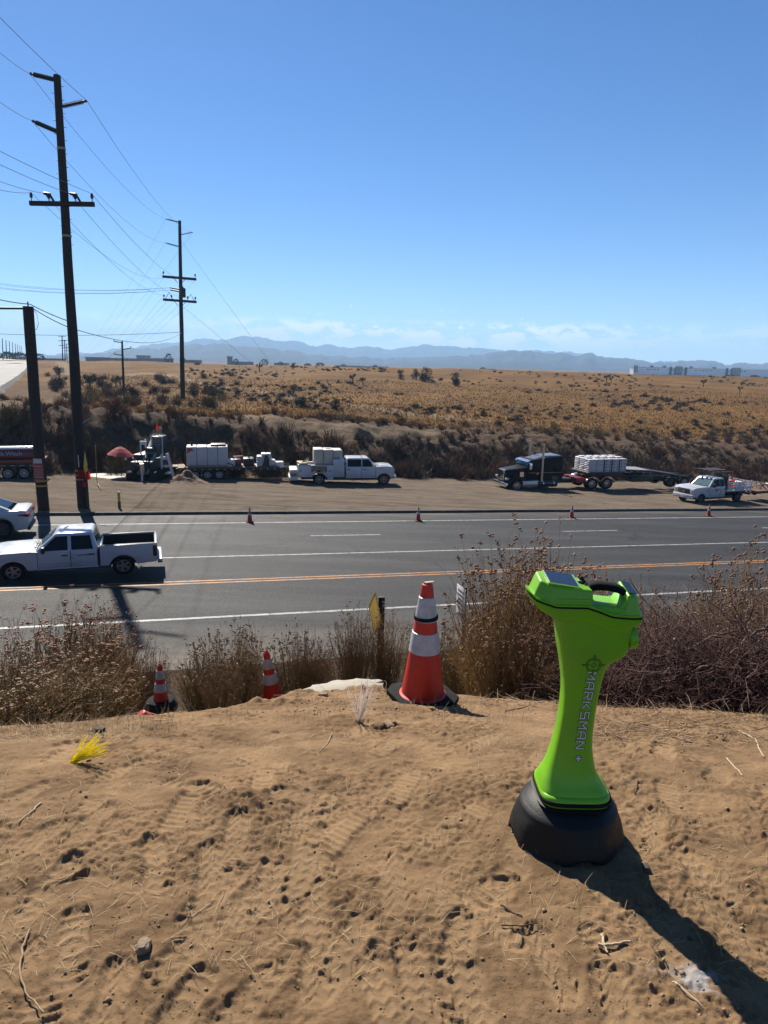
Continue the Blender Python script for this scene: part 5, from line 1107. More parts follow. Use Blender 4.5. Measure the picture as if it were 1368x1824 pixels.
for k in range(5):
    pal = thing('pallet_of_sacks', lab[k], 'pallet', t.location, ys_, 'pallets of white sacks on the semi trailer', (sm_, sm_, sm_*.86))
    x0 = -2.55-k*.68-.33
    for r_ in range(7):
        for yy in (-.72, 0, .72): bag(pal, x0, yy, 1.60+r_*.165, .66, .74, .17)
    for yy in (-.5, .35): bag(pal, x0, yy, 2.75, .5, .5, .13)
    if k in (1, 2, 3): MB().box((x0-.37, -1.12, 1.6), (x0-.33, 1.12, 2.76), .005).build('strap', DARKM, pal)
    if k >= 2:
        for r_ in range(4):
            for dx in (-.17, .15): MB().box((x0+dx-.06, 1.095, 1.70+r_*.27), (x0+dx+.05, 1.10, 1.80+r_*.27)).build('print', PRN, pal)
# --- stake-bed pick-up ----------------------------------------------------
STK = dict(hw=1.0, fx=2.0, rx=-2.0, belt=1.36, hood=1.38, sill=.58, roof=2.04, nose=2.92, cowl=1.28, cabback=-.52, ws=.60, cb=-.42, wr=.41, tail=-3.3, doors=((.05, 1.16), (-.50, .05)), panes=((None, .10), (.06, -.40)), gz0=.84, gz1=1.24, bz0=.48, bz1=.80, rim=RIMD, spokes=8, bar=mat('grille_gun', (.08, .08, .085), .4, .5), mir=1.3, bumper=mat('bumper_white', (.62, .62, .64), .35))
pf, pr = G(1241, 898), G(1319, 894); ys_ = RYAW+PI+R(5); sq = .87
t = thing('stake_truck', 'white pickup with low stake bed and ladder rack carrying cones, facing left', 'pickup truck', onplane((pf+pr)/2+Vector((math.sin(ys_), -math.cos(ys_), 0))*.85), ys_, scale=sq)
pickup(t, STK)
rbox('bed_floor', (-3.35, -1.05, .92), (-.62, 1.05, 1.02), WHITE2, t); rbox('bed_frame', (-3.3, -.6, .66), (-.6, .6, .92), DARKM, t)
for s in (-1, 1):
    for x in (-3.28, -2.42, -1.55, -.72): MB().box((x-.04, min(s*1.04, s*1.10), .98), (x+.04, max(s*1.04, s*1.10), 1.78), .006).build('stake', WHITE2, t)
    for z0, z1 in ((1.04, 1.30), (1.40, 1.50), (1.58, 1.68)): MB().box((-3.34, min(s*1.01, s*1.038), z0), (-.66, max(s*1.01, s*1.038), z1), .005).build('side_board', WHITE2, t)
for z0, z1 in ((1.04, 1.30), (1.40, 1.50), (1.58, 1.68)): MB().box((-3.37, -1.0, z0), (-3.342, 1.0, z1)).build('tail_board', WHITE2, t)
RK = mat('rack_brown', (.07, .05, .04), .6)
for s in (-1, 1):
    MB().box((-.72, s*.9-.04, 1.02), (-.64, s*.9+.04, 2.56)).build('rack_post', RK, t); MB().box((-1.0, s*.98-.05, 2.48), (.9, s*.98+.05, 2.58), .01).build('rack_rail', RK, t); MB().tube([(.85, s*.98, 2.5), (-.62, s*.95, 2.12)], .03, 5).build('rack_brace', RK, t)
for x in (.75, .2, -.35, -.9): MB().box((x-.04, -1.0, 2.42), (x+.04, 1.0, 2.475)).build('rack_bar', RK, t)
for y in (-.6, -.2, .3): MB().box((-1.0, y-.12, 2.585), (.8, y+.12, 2.64), .01).build('rack_board', RK, t)
rbox('head_board', (-.63, -.98, 1.02), (-.58, .98, 2.1), DARKM, t, 0)
for i, z in enumerate((1.18, 1.09, 1.0)):
    for s in (-1, 1): MB().box((.30, min(s*1.0, s*1.006), z-.03), (.72-.07*i, max(s*1.0, s*1.006), z+.03)).build('door_print', mat('door_print', (.10, .10, .11), .5), t)
for s in (-1, 1): MB().prism([(.80, .98), (.98, .98), (.95, 1.12), (.89, 1.2), (.83, 1.12)], min(s*1.0, s*1.006), max(s*1.0, s*1.006)).build('door_emblem', mat('door_emblem', (.45, .40, .38), .5), t)
MB().box((1.36, -1.004, 1.0), (1.42, 1.004, 1.22)).build('fender_badge', DARKM, t)
Mt = t.matrix_basis if False else (Matrix.Translation(t.location) @ Matrix.Rotation(ys_, 4, 'Z') @ Matrix.Scale(sq, 4))
for i, (x, y, h, lb_) in enumerate(((-1.15, .55, 1.0, 'tallest orange cone standing in the stake truck bed behind the cab'), (-1.75, .7, .72, 'second cone behind the cab in the stake truck bed'), (-2.5, .4, .9, 'orange cone before the rear end of the stake truck bed'), (-2.95, .75, .72, 'rearmost orange cone in the stake truck bed'))):
    make_cone(h*sq, lb_, Mt @ Vector((x, y, 1.02)), ys_, ((.5, .7),), group='cones in the stake truck bed')
for k, (x, y) in enumerate(((-2.2, .1), (-2.1, .8))): o = tag(MB().lathe([(0, 0), (.24, 0), (.27, .55), (.2, .6), (0, .62)], 16).build('drum', [mat('drum_red', (.45, .03, .02), .5), WHITE2][k]), ['red drum', 'white bucket'][k]+' among the cones in the stake truck bed', ['drum', 'bucket'][k]); o.location = Mt @ Vector((x, y, 1.02)); 
for k in range(3): MB().tube([(-2.8+.3*k, -.5+.3*k, 1.02), (-2.75+.3*k, -.45+.3*k, 2.3-.2*k)], .03, 6).build('upright_pole', mat('pole_redwhite', (.5, .08, .06), .5), t)
MB().tube([(-3.35, 0, .7), (-3.8, 0, .6)], .05, 6).build('hitch', DARKM, t); rbox('rear_step', (-3.55, -.9, .52), (-3.36, .9, .66), DARKM, t)
for s in (-1, 1): MB().box((-3.38, s*.8-.1, .72), (-3.36, s*.8+.1, .86)).build('taillight', REDL, t)
ut = thing('utility_trailer', 'dark open trailer with rusty gear hitched behind the stake truck, cut by the right edge', 'trailer', Mt @ Vector((-6.0, 0, 0)), ys_, scale=sq)
for s in (-1, 1): MB().box((-1.6, s*.9-.04, .55), (1.7, s*.9+.04, .72)).build('frame_rail', DK, ut); wheel(ut, -.4, s*1.05, .36, .2, RIMD, 6)
for s in (-1, 1): MB().tube([(1.7, s*.9, .63), (2.35, 0, .6)], .05, 6).build('drawbar', DK, ut)
rbox('deck', (-1.6, -.9, .70), (1.7, .9, .76), mat('rusty_deck', (.16, .07, .04), .8, var=.3), ut, 0)
for k in range(9):
    a = Vector((random.uniform(-1.4, 1.5), random.uniform(-.7, .7), .78)); MB().tube([a, a+Vector((random.uniform(-.6, .6), random.uniform(-.4, .4), random.uniform(.2, .8))), a+Vector((random.uniform(-.8, .8), random.uniform(-.5, .5), random.uniform(.1, .5)))], .04, 5).build('loose_gear', [mat('rust', (.18, .07, .045), .8), DARKM, STEEL][k % 3], ut)
# ================================================================== LOCATOR STANDING ON THE DIRT
GREEN = mat('lime_plastic', (.215, .58, .008), .38, var=.04, scale=6, spec=.45, bump=.05, bscale=220, dirt=(.26, .27, .08), dscale=5, damt=.4)
GREEND = mat('dark_green_print', (.03, .13, .008), .5)
BASEM = mat('locator_black', (.013, .013, .013), .55, spec=.25, var=.15, scale=12, bump=.12, bscale=160, dirt=(.10, .075, .052), dscale=6, damt=.3)
DX, DY = .582, 1.95
PX_, PY_, PS_ = .624, 2.09, 1.072
gz_ = np.mean([fz(PX_+.15*math.cos(a), PY_+.15*math.sin(a)) for a in np.linspace(0, 6.28, 12)])
loc = thing('cable_locator', 'lime green cable locator on a black footed base standing on the dirt', 'locator', (PX_, PY_, 1.5-1.5*PS_), 0, scale=PS_)
dz0 = (gz_-1.5)/PS_+1.5
def sup(a, hx, hy, n): 
    c_, s_ = math.cos(a), math.sin(a); return hx*math.copysign(abs(c_)**(2/n), c_), hy*math.copysign(abs(s_)**(2/n), s_)
# sections: z, x left, x right, half depth, squareness   (world x minus DX)
SEC = [(.262, .484, .690, .088, 4), (.275, .487, .684, .085, 4), (.285, .489, .676, .079, 3.6), (.30, .492, .663, .070, 3.2), (.325, .503, .652, .062, 3), (.36, .513, .643, .055, 3), (.40, .522, .636, .050, 3), (.45, .530, .634, .047, 3.2), (.51, .536, .636, .046, 3.4), (.57, .537, .641, .046, 3.4), (.61, .534, .646, .047, 3.4), (.645, .528, .653, .049, 3.4), (.668, .524, .662, .051, 3.6), (.682, .521, .680, .053, 3.8), (.690, .519, .699, .054, 4), (.70, .517, .708, .055, 4.4), (.73, .511, .713, .056, 4.6), (.77, .505, .716, .057, 4.6), (.800, .500, .719, .058, 4.6), (.835, .498, .700, .058, 4.6)]
def loft(secs, n=48, capb=True, capt=True):
    mb = MB(); rings = []
    for z, xl, xr, hy, sq in secs:
        cx, hx = (xl+xr)/2-DX, (xr-xl)/2
        rings.append([mb.bm.verts.new((cx+sup(2*PI*j/n, hx, hy, sq)[0], sup(2*PI*j/n, hx, hy, sq)[1], z)) for j in range(n)])
    for A, B in zip(rings, rings[1:]):
        for j in range(n): mb.bm.faces.new((A[j], A[(j+1) % n], B[(j+1) % n], B[j]))
    if capb: mb.bm.faces.new(list(reversed(rings[0])))
    if capt: mb.bm.faces.new(rings[-1])
    return mb
def dense(secs, k=3):
    out = []
    A = np.array(secs); zs = A[:, 0]
    for z0, z1 in zip(zs, zs[1:]): out += list(np.linspace(z0, z1, k, endpoint=False))
    out.append(zs[-1]); 
    # smooth the outline with a small moving average in z
    res = []
    for z in out:
        wz = np.exp(-.5*((np.linspace(-.02, .02, 21))/.007)**2); zz = np.clip(z+np.linspace(-.02, .02, 21), zs[0], zs[-1])
        res.append((z,)+tuple(float((np.interp(zz, zs, A[:, c_])*wz).sum()/wz.sum()) for c_ in (1, 2, 3, 4)))
    return res
SECD = dense(SEC)
loft(SECD).build('neck', GREEN, loc, angle=60)
def secat(z):
    zs = [s_[0] for s_ in SECD]; return [float(np.interp(z, zs, [s_[c_] for s_ in SECD])) for c_ in (1, 2, 3, 4)]
def front(x, z):  # near side of the neck surface at local x
    xl, xr, hy, sq = secat(z); cx, hx = (xl+xr)/2-DX, (xr-xl)/2
    q_ = min(.999, abs((x-cx)/hx)); return -hy*(1-q_**sq)**(1/sq)
# flared foot plate with black gasket
loft([(.232, .488, .688, .090, 4), (.240, .484, .692, .095, 4), (.247, .483, .693, .0965, 4)]).build('foot_flange', GREEN, loc, angle=50)
loft([(.2475, .480, .696, .099, 4), (.2505, .479, .697, .100, 4), (.2565, .479, .697, .100, 4), (.2590, .480, .696, .099, 4)]).build('gasket', RUBBER, loc, angle=50)
loft([(.2595, .483, .692, .0965, 4), (.266, .484, .690, .095, 4), (.272, .488, .685, .088, 4)]).build('foot_flange', GREEN, loc, angle=50)
# black bell shaped base with four legs and arched openings
mb = MB(); nA, nZ = 96, 26; grid = []
for k in range(nZ+1):
    f = k/nZ; z = dz0-.012+f*(.245-dz0)
    r_ = .174*float(np.interp(f, [0, .25, .5, .78, .90, 1], [1, .99, .935, .83, .73, .58]))+.006*math.exp(-(f/.05)**2)+.005*math.exp(-((f-.80)/.035)**2)
    row = []
    for j in range(nA):
        a = 2*PI*j/nA; leg = math.cos(4*(a-PI/4))
        # leg panels are scooped, openings lie between the legs
        sc = math.exp(-((((a-PI/4+PI/4) % (PI/2))-PI/4)/.30)**4)
        scoop = .011*sc*math.exp(-((f-.36)/.26)**6)*(1 if f > .04 else 0)
        rr_ = r_-scoop; row.append(mb.bm.verts.new((rr_*math.cos(a), rr_*math.sin(a)*.97, z)))
    grid.append(row)
def inarch(a, f):
    d = ((a+PI/4) % (PI/2))-PI/4; hw_ = .36; return abs(d) < hw_ and f < .27*math.sqrt(max(0, 1-(d/hw_)**2))
for k in range(nZ):
    for j in range(nA):
        a = 2*PI*(j+.5)/nA
        if inarch(a, (k+.5)/nZ): continue
        mb.bm.faces.new((grid[k][j], grid[k][(j+1) % nA], grid[k+1][(j+1) % nA], grid[k+1][j]))
mb.bm.faces.new(grid[-1])
bo = mb.build('base', BASEM, loc, angle=50); bo.rotation_euler.z = R(6)
sol = bo.modifiers.new('wall', 'SOLIDIFY'); sol.thickness = .006; sol.offset = -1
loft([(.232, .478, .70, .105, 3.2), (.238, .474, .704, .110, 3.2), (.242, .486, .690, .098, 3.4)], capt=True).build('base_rim', BASEM, loc, angle=50)
# head: local x along, y deep, z up; the front block (display) at left, the rear block at right
def band_z(x):  # height of the gasket line along x (world)
    return float(np.interp(x, [.40, .43, .485, .575, .605, .645, .70, .75], [.886, .862, .846, .846, .836, .820, .815, .815]))
def hw_at(x):  # half depth of the head outline
    return float(np.interp(x, [.412, .418, .43, .45, .50, .59, .62, .70, .73, .738, .742], [.012, .034, .050, .060, .066, .066, .063, .060, .054, .040, .012]))
xs_ = [.412, .414, .418, .424, .432, .442, .455, .47, .485, .50, .52, .54, .56, .575, .59, .605, .62, .635, .65, .67, .69, .71, .722, .730, .735, .739, .742]
def rim_solid(z0, z1, grow, mt, nm):
    mb = MB(); up = [(x-DX, -hw_at(x)-grow) for x in xs_]; dn = [(x-DX, hw_at(x)+grow) for x in reversed(xs_)]
    bx_ = [Vector((a, b, band_z(a+DX)+z0)) for a, b in up+dn]; tx_ = [Vector((a, b, band_z(a+DX)+z1)) for a, b in up+dn]
    n = len(xs_); bv = [mb.bm.verts.new(p) for p in bx_]; tv = [mb.bm.verts.new(p) for p in tx_]; m_ = len(bv)
    for i in range(m_): mb.bm.faces.new((bv[i], bv[(i+1) % m_], tv[(i+1) % m_], tv[i]))
    for i in range(n-1):
        j = m_-1-i; mb.bm.faces.new((bv[i], bv[j], bv[j-1], bv[i+1])); mb.bm.faces.new((tv[i], tv[i+1], tv[j-1], tv[j]))
    return mb.build(nm, mt, loc, angle=40)
rim_solid(.000, .0045, .003, RUBBER, 'head_gasket')
MBt = rim_solid(.0050, .011, .0015, GREEN, 'head_lip')
# belly of the head, easing from the gasket into the neck
mb = MB(); rings = []
for f in np.linspace(0, 1, 7):
    e = math.sin(f*PI/2); ring = []
    for x, sg_ in [(x, -1) for x in xs_]+[(x, 1) for x in reversed(xs_)]:
        xx = x+(np.clip(x, .50, .722)-x)*(1-math.cos(f*PI/2))*.9; ring.append(mb.bm.verts.new((xx-DX, sg_*(hw_at(x)+.0005)*(1-.12*(1-math.cos(f*PI/2))), band_z(x)-.0002-.042*e*(1 if x < .7 else .55))))
    rings.append(ring)
m_ = len(rings[0]); n = len(xs_)
for A, B in zip(rings, rings[1:]):
    for i in range(m_): mb.bm.faces.new((A[i], A[(i+1) % m_], B[(i+1) % m_], B[i]))
for Q in (rings[0], rings[-1]):
    for i in range(n-1): mb.bm.faces.new((Q[i], Q[i+1], Q[m_-2-i], Q[m_-1-i]))
mb.build('head_belly', GREEN, loc, angle=50)
# display block
def blk(b, t, nm, bev): return MB().hexa([Vector((x-DX, y, z)) for x, y, z in b], [Vector((x-DX, y, z)) for x, y, z in t], bev, 4).build(nm, GREEN, loc, angle=50)
blk([(.424, -.040, .870), (.470, -.064, .8575), (.590, -.064, .8575), (.590, .064, .8575), (.470, .064, .8575), (.424, .040, .870)], [(.444, -.034, .917), (.478, -.055, .905), (.588, -.056, .897), (.588, .056, .897), (.478, .055, .922), (.444, .036, .924)], 'display_block', .006)
MB().box((.478-DX, -.0645, .862), (.588-DX, -.060, .873), .002).build('block_step', GREEN, loc)
def topz(x, y): return .9145 - (x-.47)*.14 + y*.10
def tplate(pts, lift, th, mt, nm, par):
    P_ = [Vector((x-DX, y, topz(x, y)+lift)) for x, y in pts]; return MB().plate(P_, th).build(nm, mt, par)
def tframe(x0, x1, y0, y1): return [(x0, y0), (x1, y0), (x1, y1), (x0, y1)]
bz = tplate(tframe(.462, .556, -.050, .048), -.004, .0085, mat('bezel_green', (.17, .48, .012), .4), 'display_bezel', loc)
br = tplate(tframe(.466, .552, -.046, .044), .0047, .0012, CHROME if False else mat('bezel_silver', (.45, .47, .44), .3, .6), 'display_frame', bz)
tplate(tframe(.4685, .5495, -.0435, .0415), .0061, .0008, mat('display_glass', (.012, .014, .02), .06, 0, spec=.9), 'display_glass', bz)
M = Matrix.Translation((.572-DX, .012, topz(.572, .012)-.002)); pad = MB().lathe([(0, 0), (.013, 0), (.013, .007), (.009, .009), (.0085, .005), (0, .005)], 24, M).build('control_pad', BLACKPL, loc)
MB().lathe([(0, 0), (.007, 0), (.0062, .012), (.003, .014), (0, .014)], 20, Matrix.Translation((.572-DX, .012, topz(.572, .012)+.002))).build('trigger', RUBBER, pad)
for y in (.034, -.012): MB().lathe([(0, 0), (.0025, 0), (.0025, .004), (0, .0045)], 12, Matrix.Translation((.578-DX, y, topz(.578, y)))).build('lamp_hole', BLACKPL, loc)
# hand hole deck and rear block
blk([(.585, -.060, .835), (.70, -.058, .820), (.70, .058, .820), (.585, .060, .835)], [(.588, -.052, .855), (.69, -.050, .846), (.69, .050, .846), (.588, .052, .855)], 'hand_hole_deck', .006)
blk([(.680, -.058, .822), (.726, -.054, .822), (.735, -.030, .822), (.735, .030, .822), (.726, .054, .822), (.680, .058, .822)], [(.690, -.047, .882), (.716, -.044, .878), (.724, -.026, .876), (.724, .028, .889), (.716, .046, .894), (.690, .050, .897)], 'rear_block', .006)
tp_ = [Vector((x-DX, y, z)) for x, y, z in ((.694, -.036, .8865), (.717, -.034, .8835), (.717, .036, .8945), (.694, .040, .8985))]
MB().plate(tp_, .0012).build('solar_window', mat('display_glass', (.012, .014, .02), .06), loc)
MB().prism([(.655-DX, .832), (.70-DX, .832), (.70-DX, .872), (.684-DX, .868), (.672-DX, .850)], -.048, .048, .004).build('rear_ramp', GREEN, loc, angle=50)
# grip
mb = MB(); pts = [(.582, .882), (.592, .8925), (.61, .8955), (.64, .894), (.67, .889), (.69, .880), (.698, .872)]
rings = []
for i, (x, z) in enumerate(pts):
    hx = [.012, .0125, .0125, .012, .0125, .0125, .011][i]; rings.append([mb.bm.verts.new((x-DX, sup(2*PI*j/20, .021, hx, 2.8)[0]*1.0, z+sup(2*PI*j/20, .021, hx, 2.8)[1])) for j in range(20)])
for A, B in zip(rings, rings[1:]):
    for j in range(20): mb.bm.faces.new((A[j], A[(j+1) % 20], B[(j+1) % 20], B[j]))
mb.bm.faces.new(rings[0]); mb.bm.faces.new(list(reversed(rings[-1]))); mb.build('grip', RUBBER, loc, angle=60)
# ribbed battery knob at the rear of the housing
Mk = Matrix.Translation((.713-DX, -.012, .745)) @ Matrix.Rotation(R(-6), 4, 'Y') @ Matrix.Rotation(PI/2, 4, 'Y')
mb = MB(); nR = 60; prof = [(.030, -.004), (.034, 0), (.034, .016), (.031, .021), (.0, .022)]
rings = []
for r_, z in prof: rings.append([mb.bm.verts.new(Mk @ Vector(((r_-(.0022 if (j//2) % 2 and 0 < z < .02 else 0))*math.cos(2*PI*j/nR), (r_-(.0022 if (j//2) % 2 and 0 < z < .02 else 0))*math.sin(2*PI*j/nR), z))) for j in range(nR)])
for A, B in zip(rings, rings[1:]):
    for j in range(nR): mb.bm.faces.new((A[j], A[(j+1) % nR], B[(j+1) % nR], B[j]))
mb.build('battery_knob', GREEN, loc, angle=25)
# lettering running down the near side, and the target mark
def wrap(me, fn, lift):
    for v in me.vertices:
        x, z = fn(v.co.x, v.co.y); v.co = Vector((x, front(x, z)-lift, z))
    return me
def subdivided(me, cuts=1):
    bm = bmesh.new(); bm.from_mesh(me); bmesh.ops.triangulate(bm, faces=bm.faces); bmesh.ops.subdivide_edges(bm, edges=bm.edges, cuts=cuts, use_grid_fill=True); bm.to_mesh(me); bm.free(); return me
ZT, ZB, XT, XB = .652, .370, .6065-DX, .5855-DX
def textmap(a, b):   # a runs down the neck, b towards the right
    f = (a+.141)/.282; z = ZT+(ZB-ZT)*f; return XT+(XB-XT)*f+b*.985, z-b*.06
LET = {'M': [[(0, 0), (0, 1), (.5, .42), (1, 1), (1, 0)]], 'A': [[(0, 0), (0, .74), (.26, 1), (1, 1), (1, 0)], [(0, .40), (1, .40)]], 'R': [[(0, 0), (0, 1), (1, 1), (1, .50), (0, .50)], [(.45, .50), (1, 0)]], 'K': [[(0, 0), (0, 1)], [(1, 1), (.30, .5), (1, 0)]], 'S': [[(1, 1), (0, 1), (0, .52), (1, .52), (1, 0), (0, 0)]], 'N': [[(0, 0), (0, 1), (1, 0), (1, 1)]]}
def strokes(th, lift, mt_, nm):
    mb = MB(); k = 0
    for i, ch in enumerate('MARKSMAN'):
        x0 = -.139+i*.0312; W_, H_ = .0205, .0235
        for pl_ in LET[ch]:
            P_ = [Vector((x0+a*W_, (b-.5)*H_, 0)) for a, b in pl_]
            for a, b in zip(P_, P_[1:]):
                d = (b-a).normalized(); n_ = Vector((-d.y, d.x, 0))*th; a2, b2 = a-d*th, b+d*th; k += 1; li = lift+.00003*(k % 5)
                Q = []
                for p in (a2-n_, b2-n_, b2+n_, a2+n_): x, z = textmap(p.x, p.y); Q.append(Vector((x, front(x, z)-li, z)))
                mb._add(Q, [(0, 1, 2, 3)])
    me = mb.mesh(nm, 0); me.materials.append(mt_); link(bpy.data.objects.new(nm, me), loc)
strokes(.0034, .0006, mat('print_black', (.014, .014, .014), .5), 'lettering_outline'); strokes(.0018, .0012, mat('print_white', (.80, .80, .80), .5), 'lettering')
for hw_, th_, mt_, lift, nm in ((.0105, .0042, 'print_black', .0006, 'plus_outline'), (.0088, .0024, 'print_white', .0011, 'plus_sign')):
    mb = MB(); pts = [(-hw_, -th_), (-th_, -th_), (-th_, -hw_), (th_, -hw_), (th_, -th_), (hw_, -th_), (hw_, th_), (th_, th_), (th_, hw_), (-th_, hw_), (-th_, th_), (-hw_, th_)]
    mb.bm.faces.new([mb.bm.verts.new((a+.1305, b, 0)) for a, b in pts]); me = mb.mesh(nm, 0); wrap(me, textmap, lift); me.materials.append(MATS[mt_]); link(bpy.data.objects.new(nm, me), loc)
tc_ = (.608-DX, .6735)
def ringmesh(r0, r1, a0=0, a1=360, n=48): 
    mb = MB(); A = [mb.bm.verts.new((r0*math.cos(R(a0+(a1-a0)*i/n)), r0*math.sin(R(a0+(a1-a0)*i/n)), 0)) for i in range(n+1)]; B = [mb.bm.verts.new((r1*math.cos(R(a0+(a1-a0)*i/n)), r1*math.sin(R(a0+(a1-a0)*i/n)), 0)) for i in range(n+1)]
    for i in range(n): mb.bm.faces.new((A[i], A[i+1], B[i+1], B[i]))
    return mb
def tm_(a, b): return tc_[0]+a, tc_[1]+b
GRN2 = mat('target_green', (.10, .34, .010), .5)
for (r0, r1, mt_, lift) in ((.0165, .0235, GREEND, .0006), (.0180, .0220, GRN2, .0010), (.0042, .0078, GREEND, .0006), (.0052, .0068, GRN2, .0010)):
    me = ringmesh(r0, r1).mesh('target_ring', 0); wrap(me, tm_, lift); me.materials.append(mt_); link(bpy.data.objects.new('target_ring', me), loc)
for k in range(4):
    for (l0, l1, hw_, mt_, lift) in ((.0125, .0330, .0030, GREEND, .0013), (.0138, .0318, .0014, GRN2, .0017)):
        a = k*PI/2; mb = MB(); mb.bm.faces.new([mb.bm.verts.new((x*math.cos(a)-y*math.sin(a), x*math.sin(a)+y*math.cos(a), 0)) for x, y in ((l0, -hw_), (l1, -hw_), (l1, hw_), (l0, hw_))]); me = mb.mesh('target_tick', 0); wrap(me, tm_, lift); me.materials.append(mt_); link(bpy.data.objects.new('target_tick', me), loc)

# ================================================================== SMALL THINGS ON THE DIRT
def tuft(px, py, label, mt, n, L, lean, spread, r=.0016):
    p = hit(px, py); mb = MB()
    for i in range(n):
        a = random.gauss(0, spread); b = random.gauss(0, spread*.8); d = (Vector(lean)+Vector((a, b, random.gauss(0, .15)))).normalized(); l_ = L*random.uniform(.55, 1.08)
        s0 = Vector((random.gauss(0, .004), random.gauss(0, .004), -.005)); mb.tube([s0, s0+d*l_*.5+Vector((0, 0, .004)), s0+d*l_+Vector((random.gauss(0, .008), 0, random.gauss(-.004, .006)))], r, 4)
    o = mb.build('whisker_marker', mt); o.location = p; return tag(o, label, 'marker tuft')
tuft(126, 1360, 'bright yellow bristle tuft marker sprouting from the dirt at left', mat('bristle_yellow', (1.40, 1.22, .02), .5, transl=.5), 70, .165, (.80, .05, .52), .26, .0011)
tuft(640, 1289, 'pale straw white bristle tuft marker left of the large cone', mat('bristle_white', (1.25, 1.15, 1.05), .5, transl=.55), 46, .225, (.16, 0, 1), .20, .0010)
def rock(px, py, size, label, sq=(1, .8, .7), mt=None, seed=1, sink=.25, nm='rock', cat='rock'):
    p = hit(px, py); bm = bmesh.new(); bmesh.ops.create_icosphere(bm, subdivisions=3, radius=size)
    for v in bm.verts:
        c_ = v.co.copy(); n_ = c_.normalized(); f = 1+.55*float(vn(np.array([n_.x*1.4+seed*3.1]), np.array([n_.y*1.4+n_.z*2.3]), seed)[0])+.18*float(vn(np.array([n_.x*5+seed]), np.array([n_.y*5+n_.z*4]), seed+1)[0])
        v.co = Vector((n_.x*sq[0], n_.y*sq[1], n_.z*sq[2]))*size*f
        for ax in range(3):
            lim = size*sq[ax]*.80; v.co[ax] = max(-lim, min(lim, v.co[ax]))
    me = bpy.data.meshes.new(nm); bm.to_mesh(me); bm.free(); me.polygons.foreach_set('use_smooth', [True]*len(me.polygons)); me.set_sharp_from_angle(angle=R(38)); me.materials.append(mt or mat('clod_soil', (.34, .22, .12), .95, var=.2, scale=30, bump=.8, bscale=90))
    o = bpy.data.objects.new(nm, me); link(o); o.location = p+Vector((0, 0, size*sq[2]*(1-2*sink)*.8)); o.rotation_euler.z = random.random()*3; return tag(o, label, cat)
STONE = mat('tan_stone', (.28, .20, .13), .9, var=.2, scale=40, bump=.5, bscale=120)
rock(257, 1693, .024, 'squarish tan stone casting a shadow at the bottom left of the dirt', (1.05, .8, .75), STONE, 4, .12)
rock(176, 1304, .032, 'flat dark stone beside the yellow tuft marker', (1.1, .7, .5), mat('dark_stone', (.07, .05, .04), .9, var=.2), 6, .2)
rock(1150, 1552, .014, 'little dark stone at the right rim of the locator shadow', (1.3, .8, .6), MATS['dark_stone'], 7, .2)
rock(1228, 1676, .009, 'tiny dark pebble right of the locator shadow', (1, .8, .7), MATS['dark_stone'], 3, .2)
rock(600, 1226, .060, 'tan clod in front of the pale slab, tallest of the spoil', (1.2, .9, .8), None, 9, .2)
rock(713, 1198, .085, 'big earth clod just left of the large cone', (1.3, .9, .7), None, 11, .25)
rock(706, 1210, .05, 'smaller earth clod below the big one left of the large cone', (1.2, .9, .7), None, 12, .2)
rock(692, 1298, .03, 'flat clod with a shadow below the white tuft marker', (1.3, .8, .5), None, 13, .3)
rock(575, 1240, .03, 'low clod at the near rim of the pale slab', (1.3, .9, .6), None, 14, .3)
rock(770, 1265, .018, 'pebble on the front edge of the large cone base', (1.2, .9, .7), None, 16, .2)
# loose clods nobody could count
mb_v, mb_f = [], []
for i in range(9000):
    px, py = random.uniform(-20, 1388), 1240+575*random.random()**1.1
    if random.random() < .2: px, py = random.uniform(380, 830), random.uniform(1222, 1275)
    p = gxy(px, py); s_ = .0012*math.exp(random.gauss(0, .65))*(2.6 if py < 1275 else 1)
    b_ = len(mb_v); z = fz(p.x, p.y)
    for dx, dy, dz in ((1, 0, 0), (-.5, .87, .1), (-.6, -.8, 0), (.2, .1, 1), (.1, 0, -.7)): mb_v.append((p.x+s_*dx*random.uniform(.7, 1.3), p.y+s_*dy*random.uniform(.7, 1.3), z+s_*(dz*.9+.2)))
    mb_f += [(b_, b_+1, b_+3), (b_+1, b_+2, b_+3), (b_+2, b_, b_+3), (b_+1, b_, b_+4), (b_+2, b_+1, b_+4), (b_, b_+2, b_+4)]
tag(link(bpy.data.objects.new('crumbs', npmesh('crumbs', mb_v, mb_f, MATS['clod_soil'], False))), kind='stuff')
# twigs one can point to
TW = mat('dry_twig', (.34, .22, .12), .8, var=.25, scale=60); TWP = mat('pale_twig', (.55, .42, .27), .8, var=.2, scale=60); TWD = mat('dark_twig', (.06, .038, .028), .85)
def twig(pxs, r, label, mt=TW, lift=.004, nm='twig'):
    P_ = [hit(a, b)+Vector((0, 0, lift)) for a, b in pxs]; Q = []
    for a, b in zip(P_, P_[1:]):
        for i in range(4): q_ = a.lerp(b, i/4); q_ = q_+Vector((random.gauss(0, r*.5), random.gauss(0, r*.5), 0)); q_.z = max(q_.z, fz(q_.x, q_.y)+r*.7); Q.append(q_)
    Q.append(P_[-1]); return tag(MB().tube(Q, r, 6, r*.6).build(nm, mt), label, 'twig')
twig([(54, 1665), (40, 1700), (35, 1745), (52, 1785), (80, 1822)], .0032, 'long curved dry stem at the lower left corner of the dirt', TW, .008)
twig([(74, 1432), (55, 1450), (34, 1466)], .0030, 'short pale stick on the dirt near the left edge', TWP)
twig([(375, 1612), (345, 1635), (323, 1655)], .0016, 'thin pale straw above the squarish stone', TWP)
twig([(592, 1310), (580, 1330), (569, 1342)], .0022, 'pale straw below the white tuft marker', TWP)
